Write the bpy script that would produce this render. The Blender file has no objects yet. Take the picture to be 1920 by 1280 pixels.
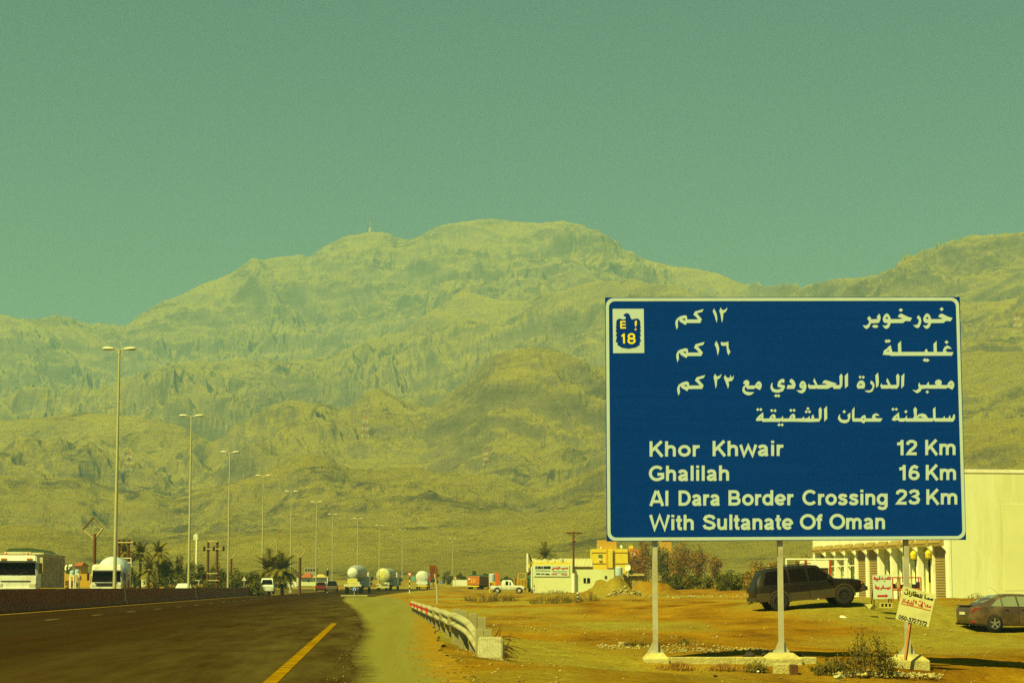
import bpy, bmesh, math, random
import numpy as np
from mathutils import Vector, Matrix
from mathutils.geometry import tessellate_polygon

SC = bpy.context.scene
COL = SC.collection
rad = math.radians

# ------------------------------------------------------------------ camera
F = 4028.0                    # focal length in photograph pixels (1920 wide)
PITCH = math.atan(460.0 / F)
CAMH = 1.10
cam = bpy.data.cameras.new('camera')
cam.sensor_width = 36.0
cam.lens = 36.0 * F / 1920.0
cam.clip_start = 0.2
cam.clip_end = 40000.0
cam_ob = bpy.data.objects.new('camera', cam)
cam_ob.location = (0, 0, CAMH)
cam_ob.rotation_euler = (math.pi / 2 + PITCH, 0, 0)
COL.objects.link(cam_ob)
SC.camera = cam_ob

# ------------------------------------------------------------------ sky, sun, exposure
SUN_EL = rad(50)
SUN_AZ = math.atan2(-0.68, -0.733)          # towards the sun: left of and behind the camera
world = bpy.data.worlds.new('World')
SC.world = world
world.use_nodes = True
nt = world.node_tree
bg = nt.nodes['Background']
sky = nt.nodes.new('ShaderNodeTexSky')
sky.sky_type = 'NISHITA'
sky.sun_disc = False
sky.sun_elevation = SUN_EL
sky.sun_rotation = SUN_AZ
sky.air_density = 1.0
sky.dust_density = 1.6
sky.ozone_density = 1.0
tint = nt.nodes.new('ShaderNodeMix')
tint.data_type = 'RGBA'
tint.blend_type = 'MULTIPLY'
tint.inputs['Factor'].default_value = 1.0
tint.inputs['B'].default_value = (0.265, 0.56, 0.455, 1)   # the greenish cast of the hazy sky
nt.links.new(sky.outputs['Color'], tint.inputs['A'])
nt.links.new(tint.outputs['Result'], bg.inputs['Color'])
bg.inputs['Strength'].default_value = 0.049

sun = bpy.data.lights.new('sun', 'SUN')
sun.energy = 5.0
sun.angle = rad(0.5)
sun.color = (1.0, 0.89, 0.28)
sun_ob = bpy.data.objects.new('sun', sun)
sd = Vector((math.sin(SUN_AZ) * math.cos(SUN_EL), math.cos(SUN_AZ) * math.cos(SUN_EL), math.sin(SUN_EL)))
sun_ob.rotation_euler = sd.to_track_quat('Z', 'Y').to_euler()
sun_ob.location = sd * 60
COL.objects.link(sun_ob)

SC.view_settings.view_transform = 'Standard'
SC.view_settings.look = 'None'
SC.view_settings.exposure = 0.6
SC.view_settings.gamma = 1.0
SC.view_settings.use_curve_mapping = False
SC.render.engine = 'CYCLES'
SC.cycles.volume_bounces = 1
SC.cycles.max_bounces = 6
SC.cycles.transparent_max_bounces = 8
SC.cycles.use_denoising = False
SC.cycles.use_adaptive_sampling = False

# ------------------------------------------------------------------ pixel -> place
ST, CT = math.sin(PITCH), math.cos(PITCH)
def ray(px, py):
    dx, up = px - 960.0, 640.0 - py
    return Vector((dx, F * CT - up * ST, F * ST + up * CT))
def at(px, py, Y):
    """the point of the place seen at photograph pixel (px, py), Y metres ahead"""
    r = ray(px, py)
    return Vector((r.x / r.y * Y, Y, CAMH + r.z / r.y * Y))
def xat(px, Y, py=1100):
    return at(px, py, Y).x

# ------------------------------------------------------------------ numpy noise
def _hash(ix, iy, seed):
    h = (ix.astype(np.int64) * 374761393 + iy.astype(np.int64) * 668265263 + seed * 974711) & 0x7fffffff
    h = ((h ^ (h >> 13)) * 1274126177) & 0x7fffffff
    return ((h ^ (h >> 16)) & 0xffff) / 65535.0
def vnoise(x, y, seed=0):
    ix, iy = np.floor(x), np.floor(y)
    fx, fy = x - ix, y - iy
    u, v = fx * fx * fx * (fx * (fx * 6 - 15) + 10), fy * fy * fy * (fy * (fy * 6 - 15) + 10)
    a, b = _hash(ix, iy, seed), _hash(ix + 1, iy, seed)
    c, d = _hash(ix, iy + 1, seed), _hash(ix + 1, iy + 1, seed)
    return (a * (1 - u) + b * u) * (1 - v) + (c * (1 - u) + d * u) * v
def fbm(x, y, octv=5, seed=0, gain=0.5):
    s, a, t = 0, 1.0, 0
    for i in range(octv):
        ca, sa = math.cos(i * 1.1), math.sin(i * 1.1)
        k = 2.03 ** i
        s = s + a * (vnoise((x * ca - y * sa) * k, (x * sa + y * ca) * k, seed + i) * 2 - 1)
        t += a
        a *= gain
    return s / t
def ridged(x, y, octv=5, seed=0, gain=0.5):
    s, a, t = 0, 1.0, 0
    for i in range(octv):
        k = 2.03 ** i
        n = 1 - np.abs(vnoise(x * k + i * 7.3, y * k - i * 3.1, seed + i) * 2 - 1)
        s = s + a * n * n
        t += a
        a *= gain
    return s / t

# ------------------------------------------------------------------ materials
MATS = {}
def mat(name, col, rough=0.8, metal=0.0, var=0.12, scale=3.0, bump=0.0, bscale=30.0, dirt=None, dscale=1.2, spec=0.3,
        emit=None, alpha=1.0, trans=0.0, stretch=None):
    if name in MATS:
        return MATS[name]
    m = bpy.data.materials.new(name)
    m.use_nodes = True
    n, l = m.node_tree.nodes, m.node_tree.links
    b = n['Principled BSDF']
    b.inputs['Roughness'].default_value = rough
    b.inputs['Metallic'].default_value = metal
    b.inputs['Specular IOR Level'].default_value = spec
    if trans:
        b.inputs['Transmission Weight'].default_value = trans
    tc = n.new('ShaderNodeTexCoord')
    vec = tc.outputs['Object']
    if stretch:
        mp = n.new('ShaderNodeMapping')
        mp.inputs['Scale'].default_value = stretch
        l.new(vec, mp.inputs['Vector'])
        vec = mp.outputs['Vector']
    no = n.new('ShaderNodeTexNoise')
    no.inputs['Scale'].default_value = scale
    no.inputs['Detail'].default_value = 6
    no.inputs['Roughness'].default_value = 0.65
    l.new(vec, no.inputs['Vector'])
    cr = n.new('ShaderNodeValToRGB')
    cr.color_ramp.elements[0].position = 0.28
    cr.color_ramp.elements[1].position = 0.72
    cr.color_ramp.elements[0].color = tuple(max(0, c * (1 - var)) for c in col) + (1,)
    cr.color_ramp.elements[1].color = tuple(min(1, c * (1 + var)) for c in col) + (1,)
    l.new(no.outputs['Fac'], cr.inputs['Fac'])
    out = cr.outputs['Color']
    if dirt is not None:
        n2 = n.new('ShaderNodeTexNoise')
        n2.inputs['Scale'].default_value = dscale
        n2.inputs['Detail'].default_value = 8
        n2.inputs['Roughness'].default_value = 0.7
        l.new(vec, n2.inputs['Vector'])
        r2 = n.new('ShaderNodeValToRGB')
        r2.color_ramp.elements[0].position = 0.48
        r2.color_ramp.elements[1].position = 0.70
        l.new(n2.outputs['Fac'], r2.inputs['Fac'])
        mx = n.new('ShaderNodeMix')
        mx.data_type = 'RGBA'
        l.new(r2.outputs['Color'], mx.inputs['Factor'])
        l.new(out, mx.inputs['A'])
        mx.inputs['B'].default_value = tuple(dirt) + (1,)
        out = mx.outputs['Result']
    l.new(out, b.inputs['Base Color'])
    if bump:
        n3 = n.new('ShaderNodeTexNoise')
        n3.inputs['Scale'].default_value = bscale
        n3.inputs['Detail'].default_value = 5
        l.new(vec, n3.inputs['Vector'])
        bp = n.new('ShaderNodeBump')
        bp.inputs['Strength'].default_value = bump
        bp.inputs['Distance'].default_value = 0.05
        l.new(n3.outputs['Fac'], bp.inputs['Height'])
        l.new(bp.outputs['Normal'], b.inputs['Normal'])
    if emit:
        b.inputs['Emission Color'].default_value = tuple(emit) + (1,)
        b.inputs['Emission Strength'].default_value = 1
    MATS[name] = m
    return m

# ------------------------------------------------------------------ mesh builder
class MB:
    """collects simple solids and links them as one mesh object"""
    def __init__(s):
        s.v, s.f, s.mi, s.cur, s.sm = [], [], [], 0, []
        s.smooth = False
    def _add(s, vs, fs):
        o = len(s.v)
        s.v += [tuple(v) for v in vs]
        for f in fs:
            s.f.append(tuple(i + o for i in f))
            s.mi.append(s.cur)
            s.sm.append(s.smooth)
        return s
    def box(s, cx, cy, cz, sx, sy, sz, rz=0.0, M=None):
        vs = [Vector((a * sx / 2, b * sy / 2, c * sz / 2)) for c in (-1, 1) for b in (-1, 1) for a in (-1, 1)]
        R = Matrix.Translation((cx, cy, cz)) @ Matrix.Rotation(rz, 4, 'Z')
        if M is not None:
            R = Matrix.Translation((cx, cy, cz)) @ M.to_4x4()
        return s._add([R @ v for v in vs], [(0, 2, 3, 1), (4, 5, 7, 6), (0, 1, 5, 4), (2, 6, 7, 3), (0, 4, 6, 2), (1, 3, 7, 5)])
    def b2(s, x0, x1, y0, y1, z0, z1):
        return s.box((x0 + x1) / 2, (y0 + y1) / 2, (z0 + z1) / 2, x1 - x0, y1 - y0, z1 - z0)
    def bbox(s, x0, x1, y0, y1, z0, z1, c=0.03):
        """box with chamfered edges"""
        bm = bmesh.new()
        bmesh.ops.create_cube(bm, size=1)
        for v in bm.verts:
            v.co = Vector(((x0 + x1) / 2 + v.co.x * (x1 - x0), (y0 + y1) / 2 + v.co.y * (y1 - y0), (z0 + z1) / 2 + v.co.z * (z1 - z0)))
        bmesh.ops.bevel(bm, geom=bm.edges[:], offset=c, segments=2, affect='EDGES', profile=0.6)
        s.bm(bm)
        return s
    def bm(s, bm):
        bm.verts.index_update()
        s._add([v.co.copy() for v in bm.verts], [[v.index for v in f.verts] for f in bm.faces])
        bm.free()
        return s
    def cyl(s, p0, p1, r0, r1=None, n=12, cap=True):
        r1 = r0 if r1 is None else r1
        p0, p1 = Vector(p0), Vector(p1)
        d = (p1 - p0).normalized()
        a = d.cross(Vector((0, 0, 1)))
        if a.length < 1e-4:
            a = Vector((1, 0, 0))
        a.normalize()
        b = d.cross(a)
        vs = []
        for p, r in ((p0, r0), (p1, r1)):
            for k in range(n):
                t = 2 * math.pi * k / n
                vs.append(p + (a * math.cos(t) + b * math.sin(t)) * r)
        fs = [(k, (k + 1) % n, n + (k + 1) % n, n + k) for k in range(n)]
        if cap:
            fs += [tuple(range(n - 1, -1, -1)), tuple(range(n, 2 * n))]
        return s._add(vs, fs)
    def tube(s, pts, r, n=6):
        for a, b in zip(pts[:-1], pts[1:]):
            s.cyl(a, b, r, n=n)
        return s
    def tubes(s, pts, rs, n=6):
        """one continuous tapering tube"""
        pts = [Vector(p) for p in pts]
        vs, fs = [], []
        for i, p in enumerate(pts):
            d = (pts[min(i + 1, len(pts) - 1)] - pts[max(i - 1, 0)]).normalized()
            a = d.cross(Vector((0.31, 0.2, 0.93)))
            if a.length < 1e-3:
                a = d.cross(Vector((1, 0, 0)))
            a.normalize()
            b = d.cross(a)
            for k in range(n):
                t = 2 * math.pi * k / n
                vs.append(p + (a * math.cos(t) + b * math.sin(t)) * rs[i])
        for i in range(len(pts) - 1):
            for k in range(n):
                fs.append((i * n + k, i * n + (k + 1) % n, (i + 1) * n + (k + 1) % n, (i + 1) * n + k))
        fs.append(tuple(range(n - 1, -1, -1)))
        fs.append(tuple(range((len(pts) - 1) * n, len(pts) * n)))
        return s._add(vs, fs)
    def lathe(s, prof, axis='Z', n=24, c=(0, 0, 0), cap=True):
        """prof: (radius, along) pairs, revolved"""
        c = Vector(c)
        vs, fs = [], []
        for r, h in prof:
            for k in range(n):
                t = 2 * math.pi * k / n
                u, w = r * math.cos(t), r * math.sin(t)
                vs.append(c + (Vector((u, w, h)) if axis == 'Z' else Vector((u, h, w)) if axis == 'Y' else Vector((h, u, w))))
        m = len(prof)
        for i in range(m - 1):
            for k in range(n):
                q = (i * n + k, i * n + (k + 1) % n, (i + 1) * n + (k + 1) % n, (i + 1) * n + k)
                fs.append(q if axis != 'Y' else q[::-1])
        if cap:
            fs.append(tuple(range(n)) if axis == 'Y' else tuple(range(n - 1, -1, -1)))
            e = tuple(range((m - 1) * n, m * n))
            fs.append(e[::-1] if axis == 'Y' else e)
        return s._add(vs, fs)
    def prism(s, poly, d0, d1, axis='Y'):
        """extrude a 2D outline; axis Y: outline in XZ, X: outline in YZ, Z: outline in XY"""
        def P(a, b, d):
            return (a, d, b) if axis == 'Y' else (d, a, b) if axis == 'X' else (a, b, d)
        n = len(poly)
        vs = [P(a, b, d0) for a, b in poly] + [P(a, b, d1) for a, b in poly]
        tri = tessellate_polygon([[Vector((a, b, 0)) for a, b in poly]])
        fs = [tuple(t) for t in tri] + [tuple(i + n for i in t[::-1]) for t in tri]
        fs += [(k, (k + 1) % n, n + (k + 1) % n, n + k) for k in range(n)]
        return s._add(vs, fs)
    def sphere(s, c, rx, ry=None, rz=None, n=12, m=8):
        ry = rx if ry is None else ry
        rz = rx if rz is None else rz
        vs, fs = [], []
        for i in range(m + 1):
            p = math.pi * i / m
            for k in range(n):
                t = 2 * math.pi * k / n
                vs.append((c[0] + rx * math.sin(p) * math.cos(t), c[1] + ry * math.sin(p) * math.sin(t), c[2] + rz * math.cos(p)))
        for i in range(m):
            for k in range(n):
                fs.append((i * n + k, (i + 1) * n + k, (i + 1) * n + (k + 1) % n, i * n + (k + 1) % n))
        return s._add(vs, fs)
    def quad(s, a, b, c, d):
        return s._add([a, b, c, d], [(0, 1, 2, 3)])
    def build(s, name, mats, parent=None, fix=True, loc=None):
        me = bpy.data.meshes.new(name)
        me.from_pydata(s.v, [], s.f)
        for m in (mats if isinstance(mats, (list, tuple)) else [mats]):
            me.materials.append(m)
        if any(s.mi):
            me.polygons.foreach_set('material_index', s.mi)
        if fix:
            bm = bmesh.new()
            bm.from_mesh(me)
            bmesh.ops.recalc_face_normals(bm, faces=bm.faces[:])
            bm.to_mesh(me)
            bm.free()
        if any(s.sm):
            me.polygons.foreach_set('use_smooth', s.sm)
        o = bpy.data.objects.new(name, me)
        COL.objects.link(o)
        if parent is not None:
            o.parent = parent
        if loc is not None:
            o.location = loc
        return o

def tag(o, label=None, cat=None, group=None, kind=None):
    if label: o['label'] = label
    if cat: o['category'] = cat
    if group: o['group'] = group
    if kind: o['kind'] = kind
    return o
def thing(name, loc, label, cat, rz=0.0, group=None, rot=None):
    o = bpy.data.objects.new(name, None)
    o.empty_display_size = 0.3
    COL.objects.link(o)
    o.location = loc
    o.rotation_euler = rot if rot is not None else (0, 0, rz)
    return tag(o, label, cat, group)
def copy_tree(o, loc=None, rz=None, label=None, scale=None, parent=None):
    c = o.copy()
    COL.objects.link(c)
    if parent is not None:
        c.parent = parent
    if loc is not None: c.location = loc
    if rz is not None: c.rotation_euler = (o.rotation_euler.x, o.rotation_euler.y, rz)
    if scale is not None: c.scale = scale if hasattr(scale, '__len__') else (scale,) * 3
    if label: c['label'] = label
    for ch in o.children:
        copy_tree(ch, parent=c)
    return c
def shade_smooth(o, angle=40):
    me = o.data
    me.polygons.foreach_set('use_smooth', [True] * len(me.polygons))
    bm = bmesh.new()
    bm.from_mesh(me)
    bmesh.ops.remove_doubles(bm, verts=bm.verts[:], dist=1e-4)
    lim = rad(angle)
    for e in bm.edges:
        e.smooth = not (len(e.link_faces) == 2 and e.calc_face_angle(0) > lim)
    bm.to_mesh(me)
    bm.free()
    return o
def grid_mesh(name, X, Y, Z, m, smooth=True, parent=None):
    """X, Y, Z: 2-D arrays"""
    r, c = X.shape
    me = bpy.data.meshes.new(name)
    co = np.stack([X, Y, Z], -1).reshape(-1, 3).astype(np.float32)
    idx = np.arange(r * c).reshape(r, c)
    q = np.stack([idx[:-1, :-1], idx[:-1, 1:], idx[1:, 1:], idx[1:, :-1]], -1).reshape(-1, 4)
    me.vertices.add(len(co))
    me.vertices.foreach_set('co', co.ravel())
    me.loops.add(q.size)
    me.loops.foreach_set('vertex_index', q.ravel().astype(np.int32))
    me.polygons.add(len(q))
    me.polygons.foreach_set('loop_start', np.arange(0, q.size, 4, dtype=np.int32))
    me.polygons.foreach_set('loop_total', np.full(len(q), 4, dtype=np.int32))
    me.polygons.foreach_set('use_smooth', np.full(len(q), smooth))
    me.update(calc_edges=True)
    me.materials.append(m)
    o = bpy.data.objects.new(name, me)
    COL.objects.link(o)
    if parent is not None: o.parent = parent
    return o
# ================================================================== SETTING
RS = -0.0641                                    # the road runs a little left of the view axis
def axis(Y):
    Y = np.asarray(Y, dtype=float)
    return RS * Y + 0.00031 * np.clip(Y - 230, 0, None) ** 2
def road_z(Y):
    Y = np.asarray(Y, dtype=float)
    t = np.clip((Y - 290) / 170, 0, 1)
    return 0.70 * t * t * (3 - 2 * t)
# ground heights right of the road, measured from things standing on it (x, y, z)
CP = np.array([
    (1.0, 8, -.05), (1.2, 18, -.05), (6, 20, -.5), (12, 20, -.7), (20, 25, -.8), (1.5, 30, -.06), (5, 32, -.42), (10, 34, -.6), (16, 36, -.75),
    (-.4, 36, -.12), (1, 40, -.32), (5, 38, -.60), (2.9, 44.3, -.56), (5.8, 44.3, -.60), (8.4, 44.3, -.66), (12, 44.3, -.8), (2.9, 48, -.40), (5.8, 48, -.40), (8.4, 48, -.48), (11, 48, -.66), (16, 48, -.8), (-1.6, 55, -.1), (1, 58, -.35), (5, 60, -.42),
    (10, 62, -.5), (16, 65, -.62), (22, 70, -.75), (-2.4, 70, -.05), (2, 75, -.3), (7, 76, -.3), (12, 78, -.12), (16.5, 84, -.62), (19.5, 86, -.66), (24, 86, -.66), (32, 88, -.66),
    (4, 90, -.25), (8, 90, -.05), (11.2, 90, .10), (13.9, 90.2, .37), (16.4, 93, .40), (19.5, 95, .20), (24, 97, -.10), (30, 97, -.3), (5, 105, 0), (10, 108, .25), (15, 110, .42), (19, 112, .45), (24, 113, .4), (32, 114, .35),
    (25, 125, .4), (36, 125, .4), (21, 155, .45), (12, 150, .4), (3, 130, .1), (-4, 110, 0), (-6, 150, .05), (0, 180, .05), (8, 200, .35), (-8, 220, .05), (2, 230, .15), (10, 250, .5),
    (22, 250, 1.0), (-8, 300, .2), (-1, 315, .17), (4, 318, .17), (9, 328, .2), (22, 330, .9), (-5, 420, .9), (20, 420, 1.4), (60, 120, .4), (60, 250, 1.0), (70, 400, 1.5), (45, 60, -.8), (45, 20, -.9),
], dtype=float)
def _tps(r2):
    return np.where(r2 > 1e-9, r2 * np.log(np.maximum(r2, 1e-9)), 0)
def _sc(P):   # squeeze distance so near and far points weigh alike
    return np.stack([P[..., 0] / 10.0, 9 * np.log((P[..., 1] + 25) / 25.0)], -1)
_q = _sc(CP)
_A = _tps(((_q[:, None] - _q[None]) ** 2).sum(-1)) + np.eye(len(CP)) * 0.02
_B = np.c_[np.ones(len(CP)), _q]
_S = np.linalg.solve(np.block([[_A, _B], [_B.T, np.zeros((3, 3))]]), np.r_[CP[:, 2], 0, 0, 0])
def sstep(a, b, x):
    t = np.clip((x - a) / (b - a), 0, 1)
    return t * t * (3 - 2 * t)
MOUNDS = []   # (x, y, rx, ry, h)
def base_z(x, y):
    x, y = np.asarray(x, float), np.asarray(y, float)
    xx, yy = np.broadcast_arrays(x, y)
    sh = xx.shape
    P = _sc(np.stack([np.clip(xx, -12, 75).ravel(), np.clip(yy, 4, 430).ravel()], -1))
    out = np.zeros(len(P))
    for i in range(0, len(P), 20000):
        p = P[i:i + 20000]
        K = _tps(((p[:, None] - _q[None]) ** 2).sum(-1))
        out[i:i + 20000] = K @ _S[:len(CP)] + np.c_[np.ones(len(p)), p] @ _S[len(CP):]
    right = out.reshape(sh)
    far = 1.2 + (yy - 430) * 0.009
    right = np.where(yy > 400, right * (1 - sstep(400, 520, yy)) + far * sstep(400, 520, yy), right)
    u = xx - axis(yy)
    m = sstep(0.9, 2.9, u)
    left = road_z(yy) * 1.0 + sstep(-29, -60, u) * 0.0
    left = np.where(u < -30, left - 0.25 + sstep(150, 500, yy) * 0.3, left)
    left = np.where(yy > 480, left * (1 - sstep(480, 560, yy)) + far * sstep(480, 560, yy), left)
    z = left * (1 - m) + right * m
    z = z - .10 * (1 - sstep(45.35, 45.85, yy)) * sstep(38, 42, yy) * sstep(1.5, 2.6, xx)
    return z
def ground_z(x, y):
    x, y = np.asarray(x, float), np.asarray(y, float)
    z = base_z(x, y)
    for mx, my, rx, ry, h in MOUNDS:
        d = ((x - mx) / rx) ** 2 + ((y - my) / ry) ** 2
        z = z + h * np.exp(-d * 1.6)
    return z
def gz(x, y):
    return float(ground_z(np.array([x]), np.array([y]))[0])
MOUNDS += [(xat(1120, 175), 175, 1.6, 3, .85), (xat(1140, 172), 172, 1.7, 3, 0.75), (xat(1165, 172), 172, 1.5, 3, 0.75), (xat(1205, 180), 180, 1.8, 3, .9), (xat(1245, 178), 178, 1.5, 3, .8),
           (xat(1180, 150), 150, 1.6, 3, .35), (xat(1300, 50), 50.5, .9, .6, .10), (xat(1352, 51), 51.5, 1.3, .6, .10), (xat(1580, 92), 87.0, 1.6, 2.0, .0)]

# ---- ground material
def ground_material():
    m = bpy.data.materials.new('desert_ground')
    m.use_nodes = True
    n, l = m.node_tree.nodes, m.node_tree.links
    b = n['Principled BSDF']
    b.inputs['Roughness'].default_value = 0.95
    b.inputs['Specular IOR Level'].default_value = 0.0
    tc = n.new('ShaderNodeTexCoord')
    def noise(scale, det=8, st=(1, 1, 1), rough=.65):
        mp = n.new('ShaderNodeMapping'); mp.inputs['Scale'].default_value = st
        l.new(tc.outputs['Object'], mp.inputs['Vector'])
        no = n.new('ShaderNodeTexNoise'); no.inputs['Scale'].default_value = scale
        no.inputs['Detail'].default_value = det; no.inputs['Roughness'].default_value = rough
        l.new(mp.outputs['Vector'], no.inputs['Vector'])
        return no.outputs['Fac']
    def ramp(f, stops):
        r = n.new('ShaderNodeValToRGB')
        e = r.color_ramp.elements
        while len(e) < len(stops): e.new(0.5)
        for el, (p, c) in zip(e, stops):
            el.position = p; el.color = tuple(c) + (1,)
        l.new(f, r.inputs['Fac'])
        return r.outputs['Color']
    def mix(f, a, bb, mode='MIX', fac=None):
        x = n.new('ShaderNodeMix'); x.data_type = 'RGBA'; x.blend_type = mode
        if f is None: x.inputs['Factor'].default_value = fac
        else: l.new(f, x.inputs['Factor'])
        l.new(a, x.inputs['A']); l.new(bb, x.inputs['B'])
        return x.outputs['Result']
    # sandy soil, compacted pale tracks, gravelly patches
    soil = ramp(noise(0.35, 9, (1, .35, 1)), [(.30, (.105, .046, .003)), (.44, (.24, .125, .006)), (.54, (.32, .175, .008)), (.70, (.42, .27, .014))])
    pale = ramp(noise(2.2, 8), [(.32, (.22, .185, .022)), (.65, (.36, .31, .04))])
    track = ramp(noise(0.16, 6, (.55, .22, 1), .55), [(.46, (0, 0, 0)), (.58, (1, 1, 1))])
    c = mix(track, soil, pale)
    fine = ramp(noise(9, 8), [(.30, (.62, .58, .52)), (.55, (1, 1, 1)), (.78, (1.22, 1.2, 1.15))])
    c = mix(None, c, fine, 'MULTIPLY', .85)
    speck = n.new('ShaderNodeTexVoronoi'); speck.inputs['Scale'].default_value = 5.5
    l.new(tc.outputs['Object'], speck.inputs['Vector'])
    sr = ramp(speck.outputs['Distance'], [(.05, (1, 1, 1)), (.13, (0, 0, 0))])
    gate = ramp(noise(1.1, 4), [(.5, (0, 0, 0)), (.6, (1, 1, 1))])
    mm = n.new('ShaderNodeMath'); mm.operation = 'MULTIPLY'
    l.new(sr, mm.inputs[0]); l.new(gate, mm.inputs[1])
    stone = n.new('ShaderNodeRGB'); stone.outputs[0].default_value = (.13, .085, .04, 1)
    c = mix(mm.outputs[0], c, stone.outputs[0])
    l.new(c, b.inputs['Base Color'])
    bp = n.new('ShaderNodeBump'); bp.inputs['Strength'].default_value = .8; bp.inputs['Distance'].default_value = .12
    l.new(noise(5, 10, (1, 1, 1), .75), bp.inputs['Height'])
    l.new(bp.outputs['Normal'], b.inputs['Normal'])
    return m
GROUND_M = ground_material()

def seg(*parts):
    """non-uniform axis: (start, stop, count) runs"""
    out = []
    for a, b_, n_ in parts:
        out += list(np.linspace(a, b_, n_, endpoint=False))
    return np.array(out + [parts[-1][1]])
gx = seg((-2600, -300, 24), (-300, -60, 30), (-60, -30, 15), (-30, -14, 8), (-14, -6, 20), (-6, 16, 150), (16, 40, 70), (40, 100, 24), (100, 300, 20), (300, 2600, 24))
gy = seg((-120, 10, 14), (10, 30, 60), (30, 62, 180), (62, 130, 150), (130, 260, 120), (260, 520, 60), (520, 1000, 40), (1000, 7000, 20))
GX, GY = np.meshgrid(gx, gy)
GZ = ground_z(GX, GY)
u = GX - axis(GY)
vg = np.interp(GY, [20, 34, 55, 80, 110, 200], [.75, .70, 1.1, 1.55, 2.0, 2.6])
onroad = (1 - sstep(vg - .2, vg + .35, u)) * sstep(-31, -29, u) * (1 - sstep(540, 600, GY))
rough = fbm(GX / 1.3, GY / 1.3, 4, 5) * .05 + fbm(GX / 5, GY / 7, 3, 9) * .10 * sstep(3, 8, u)
GZ = GZ - 0.03 * onroad + rough * (1 - onroad) * sstep(.4, 2.5, np.abs(u + 14) - 14)
for mx_, my_, rx_, ry_, h_ in MOUNDS:
    wgt = np.exp(-(((GX - mx_) / rx_) ** 2 + ((GY - my_) / ry_) ** 2) * 1.2)
    GZ = GZ + wgt * fbm(GX / .7, GY / .7, 4, 15) * .5 * h_
GZ = np.where(GY > 900, GZ - (GY - 900) * .012, GZ)
g_ob = grid_mesh('ground', GX, GY, GZ, GROUND_M)
tag(g_ob, kind='structure')

# ---- road: two carriageways, markings as sheets a few millimetres up
def asphalt_material(name, base, tyre, dust):
    m = bpy.data.materials.new(name)
    m.use_nodes = True
    n, l = m.node_tree.nodes, m.node_tree.links
    b = n['Principled BSDF']
    b.inputs['Roughness'].default_value = 0.8
    b.inputs['Specular IOR Level'].default_value = 0.0
    uv = n.new('ShaderNodeUVMap')
    def noise(scale, st, det=6):
        mp = n.new('ShaderNodeMapping'); mp.inputs['Scale'].default_value = st
        l.new(uv.outputs['UV'], mp.inputs['Vector'])
        no = n.new('ShaderNodeTexNoise'); no.inputs['Scale'].default_value = scale; no.inputs['Detail'].default_value = det
        no.inputs['Roughness'].default_value = .7
        l.new(mp.outputs['Vector'], no.inputs['Vector'])
        return no.outputs['Fac']
    r = n.new('ShaderNodeValToRGB')
    r.color_ramp.elements[0].position = .3; r.color_ramp.elements[1].position = .7
    r.color_ramp.elements[0].color = tuple(tyre) + (1,); r.color_ramp.elements[1].color = tuple(base) + (1,)
    l.new(noise(.55, (1.0, .02, 1)), r.inputs['Fac'])
    r2 = n.new('ShaderNodeValToRGB')
    r2.color_ramp.elements[0].position = .50; r2.color_ramp.elements[1].position = .78
    l.new(noise(.25, (1.0, .12, 1), 8), r2.inputs['Fac'])
    mx = n.new('ShaderNodeMix'); mx.data_type = 'RGBA'
    mu = n.new('ShaderNodeMath'); mu.operation = 'MULTIPLY'; mu.inputs[1].default_value = .45
    l.new(r2.outputs['Color'], mu.inputs[0]); l.new(mu.outputs[0], mx.inputs['Factor'])
    l.new(r.outputs['Color'], mx.inputs['A']); mx.inputs['B'].default_value = tuple(dust) + (1,)
    g = n.new('ShaderNodeValToRGB')
    g.color_ramp.elements[0].position = .3; g.color_ramp.elements[1].position = .7
    g.color_ramp.elements[0].color = (.75, .75, .75, 1); g.color_ramp.elements[1].color = (1.2, 1.2, 1.2, 1)
    l.new(noise(14, (1, 1, 1), 4), g.inputs['Fac'])
    m2 = n.new('ShaderNodeMix'); m2.data_type = 'RGBA'; m2.blend_type = 'MULTIPLY'; m2.inputs['Factor'].default_value = 1
    l.new(mx.outputs['Result'], m2.inputs['A']); l.new(g.outputs['Color'], m2.inputs['B'])
    l.new(m2.outputs['Result'], b.inputs['Base Color'])
    bp = n.new('ShaderNodeBump'); bp.inputs['Strength'].default_value = .3; bp.inputs['Distance'].default_value = .02
    l.new(noise(30, (1, 1, 1), 3), bp.inputs['Height'])
    l.new(bp.outputs['Normal'], b.inputs['Normal'])
    return m
ASPH = asphalt_material('asphalt', (.044, .026, .006), (.024, .013, .003), (.066, .047, .014))
PAVE = asphalt_material('dusty_shoulder', (.235, .228, .050), (.165, .155, .030), (.25, .195, .034))
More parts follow.
